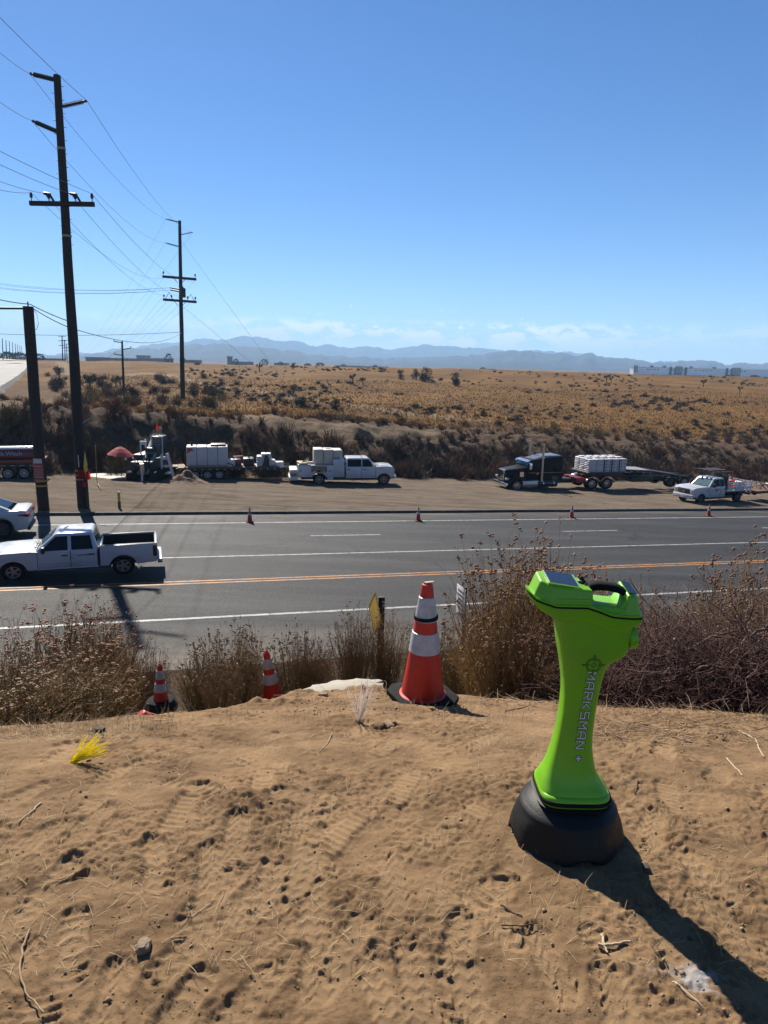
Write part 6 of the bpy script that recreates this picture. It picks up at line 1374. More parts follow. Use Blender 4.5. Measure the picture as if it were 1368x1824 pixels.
twig([(1066, 1688), (1085, 1690), (1122, 1686)], .0050, 'stout pale twig left of the locator shadow', TWP, .008)
twig([(1070, 1676), (1076, 1692), (1082, 1702)], .0040, 'broken stub crossing the stout pale twig', TWP, .007)
twig([(1196, 1752), (1215, 1768), (1250, 1796)], .0034, 'dry stick below the white paint spot', TWP, .005)
twig([(890, 1618), (910, 1628), (930, 1638)], .0028, 'dark short stick left of the locator shadow', TWD)
twig([(892, 1652), (925, 1653), (958, 1656)], .0024, 'dark thin stick below the locator base', TWD)
twig([(1316, 1305), (1345, 1318), (1360, 1352)], .0040, 'bent pale branch at the right edge of the dirt', TWP)
twig([(1294, 1352), (1310, 1372), (1322, 1384)], .0030, 'thin stick on the dirt near the right edge', TWP)
twig([(1136, 1392), (1134, 1405), (1130, 1418)], .0026, 'brown stick right of the locator neck', TWD)
twig([(900, 1268), (930, 1262), (970, 1250)], .0030, 'brown stick below the tall right bush', TWD)
twig([(815, 1236), (850, 1222), (878, 1214)], .0035, 'dark stick right of the large cone', TWD)
# straw and short stems
v_, f_ = [], []
def blade(p, d, L, w_):
    b_ = len(v_); s_ = Vector((-d.y, d.x, 0)).normalized()*w_; m_ = p+d*L*.5+Vector((0, 0, L*.06)); e_ = p+d*L
    for q_ in (p-s_, p+s_, m_+s_*.9, m_-s_*.9, e_+s_*.5, e_-s_*.5): v_.append(tuple(q_))
    f_.extend([(b_, b_+1, b_+2, b_+3), (b_+3, b_+2, b_+4, b_+5)])
for i in range(6500):
    px = random.uniform(-30, 1400); py = 1222+(random.random()**2.0)*520
    if random.random() < .45: px = random.choice((random.uniform(840, 1380), random.uniform(-20, 250))); py = random.uniform(1225, 1330)
    p = gxy(px, py); a = random.uniform(0, 6.28); p.z = fz(p.x, p.y)+.002; el_ = abs(random.gauss(0, .18)) if random.random() < .85 else random.uniform(.3, 1)
    blade(p, Vector((math.cos(a)*math.cos(el_), math.sin(a)*math.cos(el_), math.sin(el_))), random.uniform(.012, .06), random.uniform(.0004, .0008))
tag(link(bpy.data.objects.new('dry_straw', npmesh('dry_straw', v_, f_, mat('straw', (.50, .38, .21), .8, transl=.2), False))), kind='stuff')
# pale concrete slab beyond the crest
ps = atY(600, 1231, 6.4)
so_ = [(a*(1+.10*math.sin(i*2.3)+.05*math.sin(i*5.1)), b*(1+.10*math.sin(i*1.7+1))) for i, (a, b) in enumerate(arc(0, 0, .43, -10, 190, 22))]
mb = MB(); mb.prism(so_+[(-.42, -.17), (-.12, -.24), (.16, -.17), (.42, -.22)], -.055, 0, .008, 'z'); o = mb.build('concrete_slab', CONC); o.location = ps+Vector((.02, .1, -.025)); o.rotation_euler = (R(-3), R(-6), R(8)); o.scale = (1.0, .52, 1); tag(o, 'pale round edged concrete slab half buried behind the dirt crest', 'concrete slab')
# small red plastic piece by the right bush
pr_ = hit(835, 1196); mb = MB(); n = 7
for i in range(n):
    a0, a1 = i/n, (i+1)/n
    mb.quad((-.06+.12*a0, .02*math.sin(a0*9), 0), (-.06+.12*a1, .02*math.sin(a1*9), 0), (-.035+.08*a1, .02*math.sin(a1*7+1), .085+.015*math.sin(a1*6)), (-.035+.08*a0, .02*math.sin(a0*7+1), .085+.015*math.sin(a0*6)))
o = mb.build('plastic_scrap', mat('scrap_red', (.75, .04, .03), .4, transl=.4)); o.location = pr_; tag(o, 'small crumpled red plastic scrap under the right bush', 'plastic scrap')
# ================================================================== FAR BUILDINGS
WHW = mat('warehouse_white', (1.36, 1.36, 1.36), .7, var=.04, scale=.05); WHG = mat('warehouse_grey', (.10, .105, .115), .7); WHGL = mat('warehouse_glass', (.07, .14, .19), .1); WHL = mat('warehouse_pale', (.8, .8, .82), .7)
D = 700; wa, wb_ = atY(1128, 666, D), atY(1430, 674, D+60); zt_ = atY(1128, 651.3, D).z
wh = thing('warehouse', 'long white warehouse with blue glass entrances on the horizon at right', 'warehouse', (wa.x, wa.y, -6), math.atan2(wb_.y-wa.y, wb_.x-wa.x))
Lw = (wb_-wa).length+40; hz_ = zt_+6
MB().box((0, 0, 0), (Lw, 6, hz_-1.2)).build('wall', WHW, wh)
MB().box((-.1, -.25, 0), (Lw, -.01, hz_*.32)).build('plinth', WHG, wh); MB().box((-.3, -.5, hz_-1.4), (Lw, 6.2, hz_-1.1)).build('roof_edge', WHL, wh)
def wx(px): return (atY(px, 660, D).x-wa.x)*1.0
for a, b in ((1128, 1135), (1215, 1230), (1340, 1360)):
    e = MB().box((wx(a), -1.4, hz_*.12 if a > 1130 else hz_*.5), (wx(b), -.3, hz_-.2)).build('glass_entrance', WHGL, wh)
    for k in range(1, 4): x = wx(a)+(wx(b)-wx(a))*k/4; MB().box((x-.15, -1.5, hz_*.5), (x+.15, -1.41, hz_-.4)).build('mullion', WHL, e)
    MB().box((wx(a)-.6, -1.6, hz_-.2), (wx(b)+.6, 0, hz_+.5)).build('parapet', WHL, e)
for px in (1206, 1239, 1330): MB().box((wx(px)-1, -1.0, 0), (wx(px)+1, -.26, hz_-.1)).build('pier', WHG, wh)
for px in (1158, 1165, 1172, 1179, 1211, 1235, 1261, 1269.5, 1278, 1287, 1296, 1334, 1364, 1372): MB().box((wx(px)-1.1, -.12, hz_*.70), (wx(px)+1.3, -.01, hz_*.76)).build('window', WHGL, wh)
for px in (1170, 1197, 1255, 1307): MB().box((wx(px)-1, 2, hz_-1.2), (wx(px)+1, 5, hz_+.6)).build('roof_unit', WHG, wh)
GB = [mat('far_building_grey', (.30, .30, .31), .8), mat('far_building_dark', (.30, .29, .28), .8), mat('far_building_pale', (.45, .43, .40), .8), mat('far_building_tan', (.22, .18, .14), .8)]
def fbuild(x0, x1, top, D, mi, label, bot=None, roof=True):
    a = atY(x0, top, D); b = atY(x1, top, D); z0 = -6; o = thing('far_building', label, 'building', (a.x, D, z0)); w_ = b.x-a.x; h_ = (a.z+b.z)/2-z0
    MB().box((0, 0, 0), (w_, 14, h_*.93)).build('wall', GB[mi], o)
    if roof: MB().box((-.4, -.4, h_*.93), (w_+.4, 14.4, h_)).build('roof', GB[(mi+1) % 4], o)
    n = max(1, min(6, int(w_/7)))
    for i in range(n): MB().box((w_*(i+.25)/n, -.06, h_*.70), (w_*(i+.6)/n, -.01, h_*.82)).build('window', GB[1] if mi != 1 else GB[0], o)
for a in ((152, 180, 636, 520, 1, 'dark flat building right of the tall pole on the horizon'), (181, 216, 637.5, 540, 0, 'long grey building left of the small pole on the horizon'), (218, 262, 638.5, 560, 0, 'longest grey roof between the small pole and the hillside pole'), (243, 258, 633, 610, 2, 'pale roofed building left of the hillside pole on the horizon'), (264, 300, 638, 600, 1, 'low dark building just left of the hillside pole'), (328, 352, 641, 640, 3, 'low tan building right of the hillside pole'), (404.6, 408.5, 634.5, 700, 3, 'narrow tan tower above the field horizon'), (409, 447, 644, 720, 0, 'low grey shed right of the narrow tower'), (488, 512, 646.5, 760, 2, 'pale low shed on the horizon left of centre'), (596, 640, 651, 800, 0, 'grey shed row on the horizon left of the dark trees'), (640, 692, 652.5, 800, 3, 'tan shed row on the horizon beside the dark trees'), (860, 884, 657.0, 900, 2, 'small pale shed on the horizon right of the dark trees'), (1030, 1048, 663, 900, 2, 'white topped shed left of the warehouse'), (1058, 1095, 664.3, 900, 1, 'dark low shed nearest the warehouse left end'), (60, 100, 638, 480, 1, 'dark low building behind the short pole on the horizon')):
    fbuild(*a)

# ================================================================== VEGETATION
rng = random.Random(11)
GLD = mat('sunlit_stems', (.34, .205, .078), .85, var=.35, scale=4, transl=.18); GLL = mat('sunlit_leaf', (.30, .20, .07), .85, var=.3, scale=5, transl=.2)  # brighter copies of stems and leaves, golden sunlight put into the colour
BRN = mat('dry_stems', (.25, .145, .055), .85, var=.35, scale=4, transl=.12); OLV = mat('olive_leaf', (.19, .135, .042), .8, var=.35, scale=5, transl=.15)
FLW = mat('rusty_flowers', (.40, .22, .13), .85, var=.3, scale=9, transl=.25); FLP = mat('pale_flowers', (.48, .35, .22), .85, var=.2, scale=9, transl=.25); GRYT = mat('grey_branch', (.18, .125, .10), .85, var=.3, scale=6); BRUSH = mat('purple_brush', (.12, .056, .042), .85, var=.3, scale=6)
class Geo:
    def __init__(s): s.v = []; s.f = []
    def tube3(s, pts, r0, r1):
        n = len(pts); base = len(s.v)
        for i, p in enumerate(pts):
            d = (pts[min(i+1, n-1)]-pts[max(0, i-1)]).normalized(); a = d.cross(Vector((.31, .9, .2))).normalized(); b = d.cross(a); r_ = r0+(r1-r0)*i/(n-1)
            for k in range(3): q_ = p+a*(r_*math.cos(2.094*k))+b*(r_*math.sin(2.094*k)); s.v.append(tuple(q_))
        for i in range(n-1):
            for k in range(3): a_ = base+i*3+k; b_ = base+i*3+(k+1) % 3; s.f.append((a_, b_, b_+3)); s.f.append((a_, b_+3, a_+3))
    def tri(s, a, b, c): n = len(s.v); s.v += [tuple(a), tuple(b), tuple(c)]; s.f.append((n, n+1, n+2))
    def leaf(s, p, d, L, w_):
        sd_ = d.cross(Vector((rng.gauss(0, 1), rng.gauss(0, 1), rng.gauss(0, 1)))).normalized()*w_; s.tri(p-sd_*.5, p+sd_*.5, p+d*L)
    def puff(s, p, r_):
        n = len(s.v); 
        for dx, dy, dz in ((1, 0, 0), (-.5, .87, 0), (-.5, -.87, 0), (0, 0, .62), (0, 0, -.35)): s.v.append((p.x+dx*r_*rng.uniform(.6, 1.25), p.y+dy*r_*rng.uniform(.6, 1.25), p.z+dz*r_*rng.uniform(.6, 1.25)))
        s.f += [(n, n+1, n+3), (n+1, n+2, n+3), (n+2, n, n+3), (n+1, n, n+4), (n+2, n+1, n+4), (n, n+2, n+4)]
    def mesh(s, nm, mt): return npmesh(nm, s.v, s.f, mt, False)
def rv(s=1): return Vector((rng.gauss(0, s), rng.gauss(0, s), rng.gauss(0, s)))
def buckwheat(R0, Hh, n, flowers=1.0, leaves=1.0, fm=FLW, lean=(0, 0), stemr=.0034, upright=.5):
    st_, lf, fl = Geo(), Geo(), Geo()
    for i in range(n):
        a = rng.uniform(0, 6.283); rr_ = R0*math.sqrt(rng.random()); base = Vector((rr_*math.cos(a)*.55, rr_*math.sin(a)*.55, -.05))
        out = Vector((math.cos(a), math.sin(a), 0))*(rr_/R0)*(1-upright)*1.1+Vector((lean[0], lean[1], 1))+rv(.10); out.normalize(); L = Hh*rng.uniform(.55, 1.0)*(1-.25*rr_/R0)
        pts = [base]; p = base.copy(); d = out.copy()
        for k in range(4): d = (d+rv(.075)).normalized(); p = p+d*L/4; pts.append(p.copy())
        st_.tube3(pts, stemr*rng.uniform(.7, 1.4), stemr*.35)
        for k in range(int(9*leaves)):
            f = rng.uniform(.05, .8)**1.0; q_ = pts[min(3, int(f*4))].lerp(pts[min(4, int(f*4)+1)], f*4 % 1); lf.leaf(q_+rv(.012), (d*.5+rv(.6)).normalized(), rng.uniform(.025, .07), rng.uniform(.004, .010))
        for k in range(rng.randint(2, 5)):
            f = rng.uniform(.55, 1.0); q_ = pts[min(3, int(f*4-1e-6))].lerp(pts[min(4, int(f*4-1e-6)+1)], (f*4) % 1 if f < 1 else 1); dd = (d+rv(.38)+Vector((0, 0, .2))).normalized(); l2 = Hh*rng.uniform(.05, .20); e_ = q_+dd*l2
            st_.tube3([q_, q_+dd*l2*.5+rv(.004), e_], stemr*.45, stemr*.25)
            if rng.random() < flowers*(1 if e_.z > .62*Hh else .12):
                for _ in range(rng.randint(2, 5)): fl.puff(e_+rv(.009)*Hh, rng.uniform(.008, .017))
            elif rng.random() < .6: lf.leaf(e_, dd, .03, .006)
    return st_, lf, fl
def shrub_thing(variant, loc, yaw, sc, label, cat='shrub', group=None):
    root = thing('buckwheat_shrub', label, cat, loc, yaw, group); root.scale = sc if not isinstance(sc, (int, float)) else (sc,)*3
    for nm, me in variant: tag(link(bpy.data.objects.new(nm, me), root), kind='stuff')
    return root
def variant(*a, **k):
    fm = k.get('fm', FLW); gold = k.pop('gold', None); s_, l_, f_ = buckwheat(*a, **k); out = [('stems', s_.mesh('stems', gold[0] if gold else BRN))]
    if l_.f: out.append(('leaves', l_.mesh('leaves', gold[1] if gold else OLV)))
    if f_.f: out.append(('flower_heads', f_.mesh('flower_heads', fm)))
    return out
VA = [variant(.42, .95, 330, flowers=.9, leaves=1.6, upright=.45), variant(.46, .80, 320, flowers=.75, leaves=2.0, fm=FLP, upright=.35), variant(.34, 1.10, 230, flowers=.5, leaves=1.3, upright=.75), variant(.42, .85, 270, flowers=.25, leaves=2.2, fm=FLP, upright=.55), variant(.30, .80, 150, flowers=.95, leaves=1.0, upright=.6), variant(.40, 1.0, 340, flowers=.8, leaves=1.8, upright=.6, gold=(GLD, GLL)), variant(.36, .95, 200, flowers=.4, leaves=1.2, upright=.8, gold=(GLD, OLV))]
# photo x of the middle, photo y of the top, depth, width scale, variant, label
SH = [(55, 1120, 4.8, 1.25, 0, 'reddish seed headed shrub at the far left of the crest'), (-15, 1170, 3.9, 1.0, 1, 'pale headed shrub cut by the left edge of the photo'), (130, 1095, 5.6, 1.0, 6, 'tall upright stems rising left of the upright brown bush'), (180, 1092, 5.9, .85, 2, 'tallest upright brown bush of the left clump'), (195, 1118, 6.3, .55, 3, 'upright bush on the right side of the left clump'), (95, 1190, 4.25, .95, 3, 'low dense bush in front of the left clump'), (180, 1205, 4.6, .8, 6, 'low bush below the upright stems of the left clump'), (262, 1150, 10.4, .75, 3, 'dark narrow bush just behind the small left cone'), (25, 1215, 3.85, .8, 6, 'lowest shrub at the left edge above the dirt'),
      (375, 1148, 8.8, .7, 1, 'pale headed bush right of the small left cone'), (400, 1128, 8.3, 1.2, 1, 'round pale headed bush between the two small cones'), (440, 1122, 8.9, .85, 6, 'dense bush behind the half hidden cone'), (530, 1125, 9.2, .8, 1, 'bush with white heads right behind the half hidden cone'), (560, 1135, 8.7, .8, 6, 'dark bush left of the yellow diamond sign'), (635, 1088, 8.0, .7, 2, 'thin tall bush directly left of the yellow diamond sign'), (690, 1092, 8.3, .75, 2, 'thin bush between the yellow sign and the large cone'), (392, 1185, 7.6, .7, 4, 'low shrub in the middle clump before the pale headed bushes'), (615, 1165, 8.4, .7, 4, 'low shrub behind the pale slab'), (372, 1200, 8.2, .7, 3, 'low dark shrub right beside the small left cone'),
      (772, 1105, 8.6, .8, 1, 'pale headed bush right behind the large cone'), (805, 1135, 7.2, .7, 3, 'dark low bush under the white notice'), (892, 1075, 6.4, .75, 1, 'pale topped bush left of the tall right bush'), (935, 985, 5.6, 1.2, 5, 'largest rusty headed bush left of the locator head'), (985, 990, 5.9, .95, 5, 'rusty headed bush directly behind the locator head'), (900, 1110, 5.2, .8, 6, 'low bush before the tall right bush'), (965, 1110, 4.95, .75, 4, 'low bush left of the locator neck'),
      (1065, 1025, 6.8, .7, 4, 'sparse stems rising right of the locator grip'), (1150, 1060, 6.7, .8, 6, 'upright thin bush right of the locator head'), (1210, 1060, 7.0, .8, 6, 'sparse upright bush above the brush heap'), (1290, 1075, 6.0, .9, 0, 'pale headed bush at the right above the brush heap'), (1350, 1000, 5.6, 1.0, 5, 'tall rusty headed bush cut by the right edge'), (1240, 1110, 6.2, .8, 0, 'pale headed bush over the middle of the brush heap'), (1375, 1100, 5.0, .9, 1, 'pale headed shrub low at the right edge')]
for px, top, Y, wsc, vi, lb_ in SH:
    p = atY(px, top, Y); gz = H(p.x, p.y); Hh = (.95, .80, 1.10, .85, .80, 1.0, .95)[vi]*1.02; sz = max(.35, 1.22*(p.z-gz)/Hh)
    shrub_thing(VA[vi], (p.x, p.y, gz), rng.uniform(0, 6.28), (wsc, wsc, sz), lb_, group='buckwheat shrubs along the crest')
# heap of dead brush at right
def brushheap(n, lx, ly, hh, mt, r_=.004):
    g = Geo()
    for i in range(n):
        x = rng.uniform(-lx, lx); y = rng.uniform(-ly, ly); z = hh*(1-(x/lx)**2*.7)*rng.random(); d = Vector((rng.gauss(0, 1), rng.gauss(0, .7), rng.gauss(.25, .5))).normalized(); p = Vector((x, y, z)); pts = [p]; L = rng.uniform(.15, .75)
        for k in range(4): d = (d+rv(.22)).normalized(); p = p+d*L/4; p.z = max(p.z, -.02); pts.append(p.copy())
        rr_ = r_*math.exp(rng.gauss(-.2, .5)); g.tube3(pts, rr_, rr_*.4)
        for k in range(3):
            q_ = pts[rng.randint(1, 3)]; dd = (d+rv(.7)).normalized(); g.tube3([q_, q_+dd*L*.2, q_+dd*L*.33+rv(.02)], rr_*.5, rr_*.25)
    return g
for px, py, Y, n, lx, ly, hh, lb_, mt_ in ((1130, 1235, 4.75, 650, .42, .35, .40, 'dark heap of dead brush right behind the locator neck', BRUSH), (1240, 1235, 4.7, 700, .48, .35, .50, 'purplish heap of dead twigs in the middle of the right side', BRUSH), (1345, 1240, 4.5, 600, .42, .35, .58, 'tangled dead brush at the right edge', BRUSH), (1180, 1190, 5.4, 500, .75, .35, .55, 'dead brush in the second row behind the heap', GRYT)):
    p = atY(px, py, Y); o = bpy.data.objects.new('brush_heap', brushheap(n, lx, ly, hh, mt_).mesh('brush_heap', mt_)); link(o); o.location = (p.x, p.y, H(p.x, p.y)-.02); tag(o, lb_, 'brush heap')
for i, (pts, r_, lb_) in enumerate((([(1205, 1140), (1210, 1175), (1195, 1215)], .009, 'thick dark bent branch standing in the brush heap'), ([(1368, 1115), (1330, 1135), (1300, 1165)], .010, 'thick bare branch leaning at the right edge'), ([(1130, 1205), (1180, 1200), (1240, 1180)], .007, 'long bare branch lying across the brush heap'), ([(1290, 1225), (1330, 1195), (1368, 1180)], .007, 'grey bare branch at the right end of the brush heap'))):
    P_ = [atY(a, b, 4.45) for a, b in pts]; Q = []
    for a, b in zip(P_, P_[1:]): Q += [a.lerp(b, k/4)+rv(.008) for k in range(4)]
    Q.append(P_[-1]); tag(MB().tube(Q, r_, 6, r_*.6).build('bare_branch', GRYT), lb_, 'branch')
# sticks strewn below the heap: nobody could count them
g = Geo()
for i in range(900):
    px = rng.uniform(850, 1400); py = rng.uniform(1215, 1325) if px > 1060 else rng.uniform(1200, 1262)
    if rng.random() < .12: px, py = rng.uniform(-30, 330), rng.uniform(1240, 1300)
    if rng.random() < .12: px, py = rng.uniform(320, 700), rng.uniform(1225, 1250)
    p = gxy(px, py); p.z = fz(p.x, p.y)+.006; a = rng.uniform(0, 6.28); L = rng.uniform(.04, .26); d = Vector((math.cos(a), math.sin(a)*.8, rng.uniform(-.05, .25)))
    pts = [p+d*L*k/3+rv(.006) for k in range(4)]
    for q_ in pts: q_.z = max(q_.z, fz(q_.x, min(q_.y, 7.3))+.002)
    g.tube3(pts, rng.uniform(.0012, .0035), .001)
tag(link(bpy.data.objects.new('twig_litter', g.mesh('twig_litter', TW))), kind='stuff')
# dry grass at the foot of the crest bushes
v_, f_ = [], []
for i in range(3000):
    px = rng.choice((rng.uniform(-30, 300), rng.uniform(-30, 330), rng.uniform(860, 1390), rng.uniform(300, 880))); py = rng.uniform(1205, 1290) if px > 330 else rng.uniform(1240, 1315)
    p = gxy(px, py); p.z = H(p.x, p.y); a = rng.uniform(0, 6.28); e_ = rng.uniform(.4, 1.5); blade(p, Vector((math.cos(a)*math.cos(e_), math.sin(a)*math.cos(e_), math.sin(e_))), rng.uniform(.03, .10), rng.uniform(.0005, .001))
tag(link(bpy.data.objects.new('dry_grass', npmesh('dry_grass', v_, f_, mat('grass_straw', (.30, .21, .11), .8, transl=.3), False))), kind='stuff')

def near_track(x, y, r_):
    for a, b in TSEG:
        d = (b-a).xy; L2 = max(d.length_squared, 1e-6); q_ = min(1, max(0, ((x-a.x)*d.x+(y-a.y)*d.y)/L2))
        if math.hypot(x-a.x-q_*d.x, y-a.y-q_*d.y) < r_: return True
    return False
# --- bank shrubs ----------------------------------------------------------
SB = [mat('bank_shrub_brown', (.075, .044, .024), .9, var=.45, scale=2.5, transl=.1), mat('bank_shrub_rust', (.14, .066, .034), .9, var=.4, scale=2.5, transl=.1), mat('bank_shrub_olive', (.10, .078, .032), .9, var=.4, scale=2.5, transl=.1), mat('bank_shrub_straw', (.23, .155, .068), .9, var=.3, scale=2.5, transl=.15)]
def spiky(n, R0, Hh, w_=.05, L=(.2, .5), dome=1):
    g = Geo()
    for i in range(n):
        a = rng.uniform(0, 6.283); e_ = math.asin(rng.random()**.8); rad = rng.random()**.45
        lump = 1+.35*math.sin(a*3+e_*4)+.2*math.sin(a*7+1); p = Vector((math.cos(a)*math.cos(e_)*R0, math.sin(a)*math.cos(e_)*R0, math.sin(e_)*Hh))*rad*lump; d = (p.normalized()*.7+Vector((0, 0, .5*dome))+rv(.35)).normalized(); g.leaf(p*.85, d, rng.uniform(*L), w_*rng.uniform(.6, 1.4))
    for i in range(14):
        a = rng.uniform(0, 6.283); d = Vector((math.cos(a)*.5, math.sin(a)*.5, 1)).normalized(); g.tube3([Vector((0, 0, -.1)), d*Hh*.6+rv(.05), d*Hh*1.15+rv(.08)], .018, .008)
    return g
BV = []
for k in range(8):
    mt_ = SB[(0, 0, 1, 2, 0, 1, 3, 2)[k]]; BV.append(spiky(420, rng.uniform(.8, 1.1), rng.uniform(.9, 1.3), .055, (.2, .5), 1.2).mesh('bank_shrub', mt_))
count = 0
def put(me, nm, x, y, sc, label, group, cat='shrub', sink=.05, zs=None):
    o = bpy.data.objects.new(nm, me); COL.objects.link(o); o.location = (x, y, H(x, y)-sink*sc); o.rotation_euler.z = rng.uniform(0, 6.28); o.scale = (sc, sc, sc*(zs or rng.uniform(.8, 1.15))); o['label'] = label; o['category'] = cat; o['group'] = group; return o
tries = 0
while count < 298 and tries < 4000:
    tries += 1
    s_ = rng.uniform(-32, 62); t_ = rng.choice((rng.uniform(52.3, 57), rng.uniform(52.0, 56), rng.uniform(52, 61.0 if s_ < 8 else 58.5))); p = st(s_, t_)
    if fbm(np.array([s_/5]), np.array([t_/3.5]), 2, 81)[0] < -.3: continue
    if 46 < s_ and t_ < 53 or near_track(p.x, p.y, 1.3): continue
    put(rng.choice(BV[:6]), 'bank_shrub', p.x, p.y, rng.uniform(.55, 1.25)*(1.1 if t_ < 58 else .8), 'dry dark brown shrub growing on the slope behind the parked vehicles', 'shrubs on the roadside bank'); count += 1
tv = [spiky(60, .34, .40, .05, (.12, .32), 1.3) for _ in range(5)]; tvv = [np.array(g_.v) for g_ in tv]; tff = [np.array(g_.f) for g_ in tv]
for nm, mt_, num, lo_t, hi_t in (('bank_undergrowth', SB[0], 650, 52.4, 60), ('bank_straw', SB[3], 520, 52.2, 66), ('bank_weeds', SB[1], 700, 53, 66)):
    V, F_, off = [], [], 0
    for i in range(num):
        p = st(rng.uniform(-36, 72), rng.uniform(lo_t, hi_t))
        if near_track(p.x, p.y, 1.3): continue
        k = rng.randrange(5); a = rng.uniform(0, 6.28); sc = rng.uniform(.4, 1.3); c_, s_ = math.cos(a), math.sin(a); v = tvv[k]*sc
        V.append(np.stack([v[:, 0]*c_-v[:, 1]*s_+p.x, v[:, 0]*s_+v[:, 1]*c_+p.y, v[:, 2]+H(p.x, p.y)-.03], -1)); F_.append(tff[k]+off); off += len(v)
    tag(link(bpy.data.objects.new(nm, npmesh(nm, np.concatenate(V), np.concatenate(F_), mt_, False))), kind='stuff')
# row of rusty and straw shrubs along the top of the bank
for i in range(105):
    s_ = rng.uniform(-34, 75); t_ = rng.choice((rng.uniform(63.5, 66), rng.uniform(64, 72)))+6*max(0, fbm(np.array([s_/12]), np.array([0.]), 2, 83)[0]); p = st(s_, t_)
    if near_track(p.x, p.y, 1.2): continue
    put(rng.choice((BV[2], BV[5], BV[5], BV[6], BV[0], BV[7])), 'bench_shrub', p.x, p.y, rng.uniform(.35, .75), 'rust or straw coloured low shrub on the shelf above the bank', 'shrubs on the shelf above the bank')
# bushes on the left hillside
for i in range(90):
    px, py = rng.uniform(70, 430), rng.uniform(668, 728); p = T(px, py, 60)
    if near_track(p.x, p.y, 1.5): continue
    put(rng.choice(BV), 'hillside_shrub', p.x, p.y, rng.uniform(.5, 1.35), 'scrub bush on the left hillside around the poles', 'scrub on the left hillside')
# sage dots over the golden field: the nearest 290 singly
SG = [mat('sage_grey', (.12, .085, .045), .9, var=.35, scale=2), mat('sage_dark', (.062, .052, .028), .9, var=.35, scale=2)]
FV = [spiky(150, .62, .42, .10, (.15, .3), .5).mesh('sage_shrub', SG[k % 2]) for k in range(4)]
pts_f = []
while len(pts_f) < 820:
    px, py = rng.uniform(330, 1380), 0
    ytop = 653+(px-684)*.0235+4; ybot = np.interp(px, [330, 700, 1000, 1368], [700, 752, 768, 792]); py = ytop+(ybot-ytop)*rng.random()**1.2
    p = T(px, py, 66)
    if fbm(np.array([p.x/16]), np.array([p.y/16]), 3, 85)[0] < rng.uniform(-.15, .45): continue
    pts_f.append(p)
pts_f.sort(key=lambda p: p.y)
g = []; 
for i, p in enumerate(pts_f):
    sc = rng.choice((rng.uniform(.3, .6), rng.uniform(.4, 1.1)))*(1 if p.y < 120 else 1.25)
    if i < 290: put(rng.choice(FV), 'sage_shrub', p.x, p.y, sc, 'low grey green sage mound dotted over the golden field', 'sage shrubs on the golden field')
    else: g.append((p, sc))
V, F_ = [], []; base_v = [np.array([v.co[:] for v in m_.vertices]) for m_ in FV]; base_f = [np.array([pl.vertices[:] for pl in m_.polygons]) for m_ in FV]; off = 0
for p, sc in g:
    k = rng.randrange(4); a = rng.uniform(0, 6.28); c_, s_ = math.cos(a), math.sin(a); v = base_v[k]*sc; v = np.stack([v[:, 0]*c_-v[:, 1]*s_+p.x, v[:, 0]*s_+v[:, 1]*c_+p.y, v[:, 2]+p.z-.03], -1); V.append(v); F_.append(base_f[k]+off); off += len(v)
far_sage = bpy.data.objects.new('far_sage', npmesh('far_sage', np.concatenate(V), np.concatenate(F_), SG[0], False)); tag(link(far_sage), kind='stuff')
# golden grass tufts: nobody could count them
V, F_ = [], []
for i in range(26000):
    px = rng.uniform(150, 1390); ytop = 655+(px-684)*.0235+4; ybot = np.interp(px, [150, 330, 700, 1000, 1368], [690, 705, 758, 772, 796]); 
    if i < 21000:
        u_ = (px-684)/1264; y_ = 66+110*rng.random()**1.5; p = Vector((u_*y_*1.02, y_, 0))
        if tcoord(p.x, p.y) < 66: continue
    V.append((p.x, p.y))
V = np.array(V); Z = Hn(V[:, 0], V[:, 1]); vv, ff = [], []
for (x, y), z in zip(V, Z):
    for k in range(3):
        a = rng.uniform(0, 6.28); h_ = rng.uniform(.12, .34); b_ = len(vv); w_ = .07; vv += [(x-w_*math.cos(a), y-w_*math.sin(a), z-.02), (x+w_*math.cos(a), y+w_*math.sin(a), z-.02), (x+rng.gauss(0, .09), y+rng.gauss(0, .09), z+h_)]; ff.append((b_, b_+1, b_+2))
tag(link(bpy.data.objects.new('golden_grass', npmesh('golden_grass', vv, ff, mat('golden_grass', (.30, .155, .042), .9, var=.3, scale=.4, transl=.25), False))), kind='stuff')
# dark junipers and Joshua trees
JUN = mat('juniper_green', (.022, .026, .012), .9, var=.4, scale=2); BARK = mat('bark', (.07, .05, .035), .9, var=.3)
def juniper(px, bot, top, wpx, label, lop=0):
    p = T(px, bot, 66); k = p.y/FPX; h_ = (bot-top)*k; w_ = wpx*k/2; root = thing('juniper_tree', label, 'tree', p)
    g = Geo()
    for c_ in range(7):
        cc = Vector((rng.gauss(0, w_*.38)+lop*w_*rng.random(), rng.gauss(0, w_*.38), h_*rng.uniform(.14, .74))); r_ = w_*rng.uniform(.35, .6)
        for i in range(150): d = rv().normalized(); q_ = cc+d*r_*rng.random()**.4; g.leaf(q_, (d+Vector((0, 0, .4))+rv(.4)).normalized(), r_*.42, r_*.16)
    link(bpy.data.objects.new('crown', g.mesh('crown', JUN)), root)
    MB().tube([(0, 0, -.2), (.1*w_, 0, h_*.3), (0, .1*w_, h_*.65)], .12*w_+.05, 7, .04).build('trunk', BARK, root)
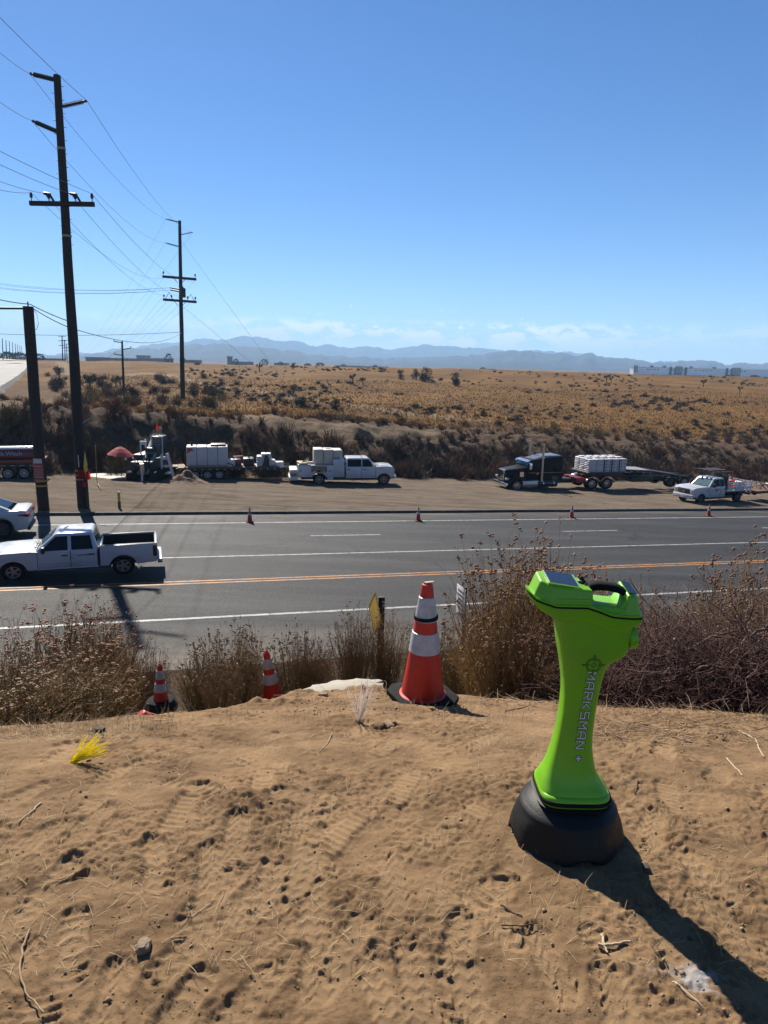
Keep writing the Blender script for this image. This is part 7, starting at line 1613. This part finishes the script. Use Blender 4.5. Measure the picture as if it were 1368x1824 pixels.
for a in ((713, 676, 657, 14, 'single dark tree on the field crest left of the tree clump'), (741, 676, 655, 17, 'left tree of the dark clump on the field crest'), (757, 680, 654, 26, 'largest dark tree of the clump on the field crest'), (812, 688, 660, 22, 'dark tree standing right of the clump on the field crest'), (522, 706, 683, 17, 'slanting dark tree above the track left of centre'), (536, 724, 706, 30, 'broad dark bush below the track by the guy wires'), (597, 728, 708, 21, 'round dark tree below the track left of centre'), (498, 717, 698, 15, 'ragged dark tree left of the guy wires'), (421, 704, 688, 16, 'dark bush right of the hillside pole near the track'), (522, 658, 645, 10, 'dark tree on the skyline of the field'), (345, 706, 690, 15, 'dark bush at the foot of the hillside pole'), (160, 712, 690, 22, 'dark bush right of the tall pole on the hillside'), (235, 706, 688, 26, 'dark bush beside the small pole'), (100, 690, 672, 30, 'dark bush left of the tall pole, lower of two'), (104, 668, 655, 22, 'dark bush left of the tall pole, upper of two'), (275, 703, 688, 18, 'dark bush between the small pole and hillside pole')): juniper(*a)
def joshua(px, bot, top, label, arms=4):
    p = T(px, bot, 66, 430); k = p.y/FPX; h_ = (bot-top)*k; root = thing('joshua_tree', label, 'tree', p); mb = MB(); mb.tube([(0, 0, -.2), (.04*h_, 0, h_*.3), (0, 0, h_*.55)], .07*h_, 7, .05*h_); g = Geo()
    ends = []
    for i in range(arms): a = 6.28*i/arms+rng.random(); e_ = Vector((math.cos(a)*.3*h_, math.sin(a)*.3*h_, h_*rng.uniform(.65, .95))); mb.tube([(0, 0, h_*.5), e_*.6+Vector((0, 0, h_*.22)), e_], .045*h_, 6, .04*h_); ends.append(e_)
    mb.build('trunk', BARK, root)
    for e_ in ends:
        for i in range(46): d = (rv()+Vector((0, 0, .5))).normalized(); g.leaf(e_+d*.02*h_, d, h_*.22, h_*.05)
    link(bpy.data.objects.new('crown', g.mesh('crown', JUN)), root)
for a in ((206, 690, 672, 'Joshua tree with a round head left of the small pole'), (214, 686, 670, 'thin Joshua tree directly beside the small pole'), (160, 694, 668, 'tallest Joshua tree right of the tall pole'), (176, 690, 671, 'second Joshua tree right of the tall pole'), (628, 684, 668, 'leafless looking Joshua tree in the middle of the field'), (646, 686, 672, 'small dark Joshua tree in the middle of the field'), (1252, 690, 677, 'spreading Joshua tree below the warehouse'), (1317, 702, 690, 'dark forked Joshua tree at the right of the field'), (1080, 682, 669, 'left of two Joshua trees on the crest left of the warehouse'), (1088, 682, 671, 'right of two Joshua trees on the crest left of the warehouse'), (462, 662, 648, 'Joshua tree on the skyline left of centre')): joshua(*a)
# trees along the skyline
tw = Geo()
for i, (px, top, D, w_) in enumerate(((300, 632, 560, 13), (325, 637, 600, 9), (420, 641, 650, 10), (471, 641.5, 650, 12), (500, 646, 700, 10), (548, 649.5, 700, 12), (570, 648, 720, 14), (612, 650, 740, 8), (668, 652, 760, 9), (860, 656, 800, 10), (12, 630, 420, 22), (35, 631, 430, 24), (70, 633, 450, 16), (1345, 671.5, 560, 14), (1300, 671, 560, 14))):
    p = atY(px, top, D); gz = H(p.x, D); h_ = max(2.5, p.z-gz+.4); r_ = w_*D/FPX/2; root = thing('skyline_tree', ['dark round tree just left of the hillside pole on the skyline', 'small tree right of the hillside pole on the skyline', 'tree right of the narrow tower', 'broad tree between the narrow tower and the skyline sheds', 'low tree beside the pale skyline shed', 'low dark tree right of the pale skyline shed', 'second broad dark tree right of the pale skyline shed', 'small tree before the grey shed row', 'small tree before the tan shed row', 'bush by the small pale shed on the skyline', 'dark tree mass above the hill road at the left edge', 'dark tree mass above the hill road left of the short pole', 'tree right of the short pole on the skyline', 'dark bush before the warehouse right entrance', 'dark bush before the middle of the warehouse'][i], 'tree', (p.x, D, gz)); g = Geo()
    for k in range(220): d = rv().normalized(); q_ = Vector((d.x*r_, d.y*r_, h_*.58+d.z*h_*.42))*1; q_ = Vector((q_.x*rng.uniform(.5, 1.1), q_.y, q_.z)); g.leaf(q_, (d+rv(.5)).normalized(), r_*.4, r_*.22)
    link(bpy.data.objects.new('crown', g.mesh('crown', JUN)), root); MB().tube([(0, 0, -.3), (0, 0, h_*.6)], .2+r_*.06, 6).build('trunk', BARK, root)
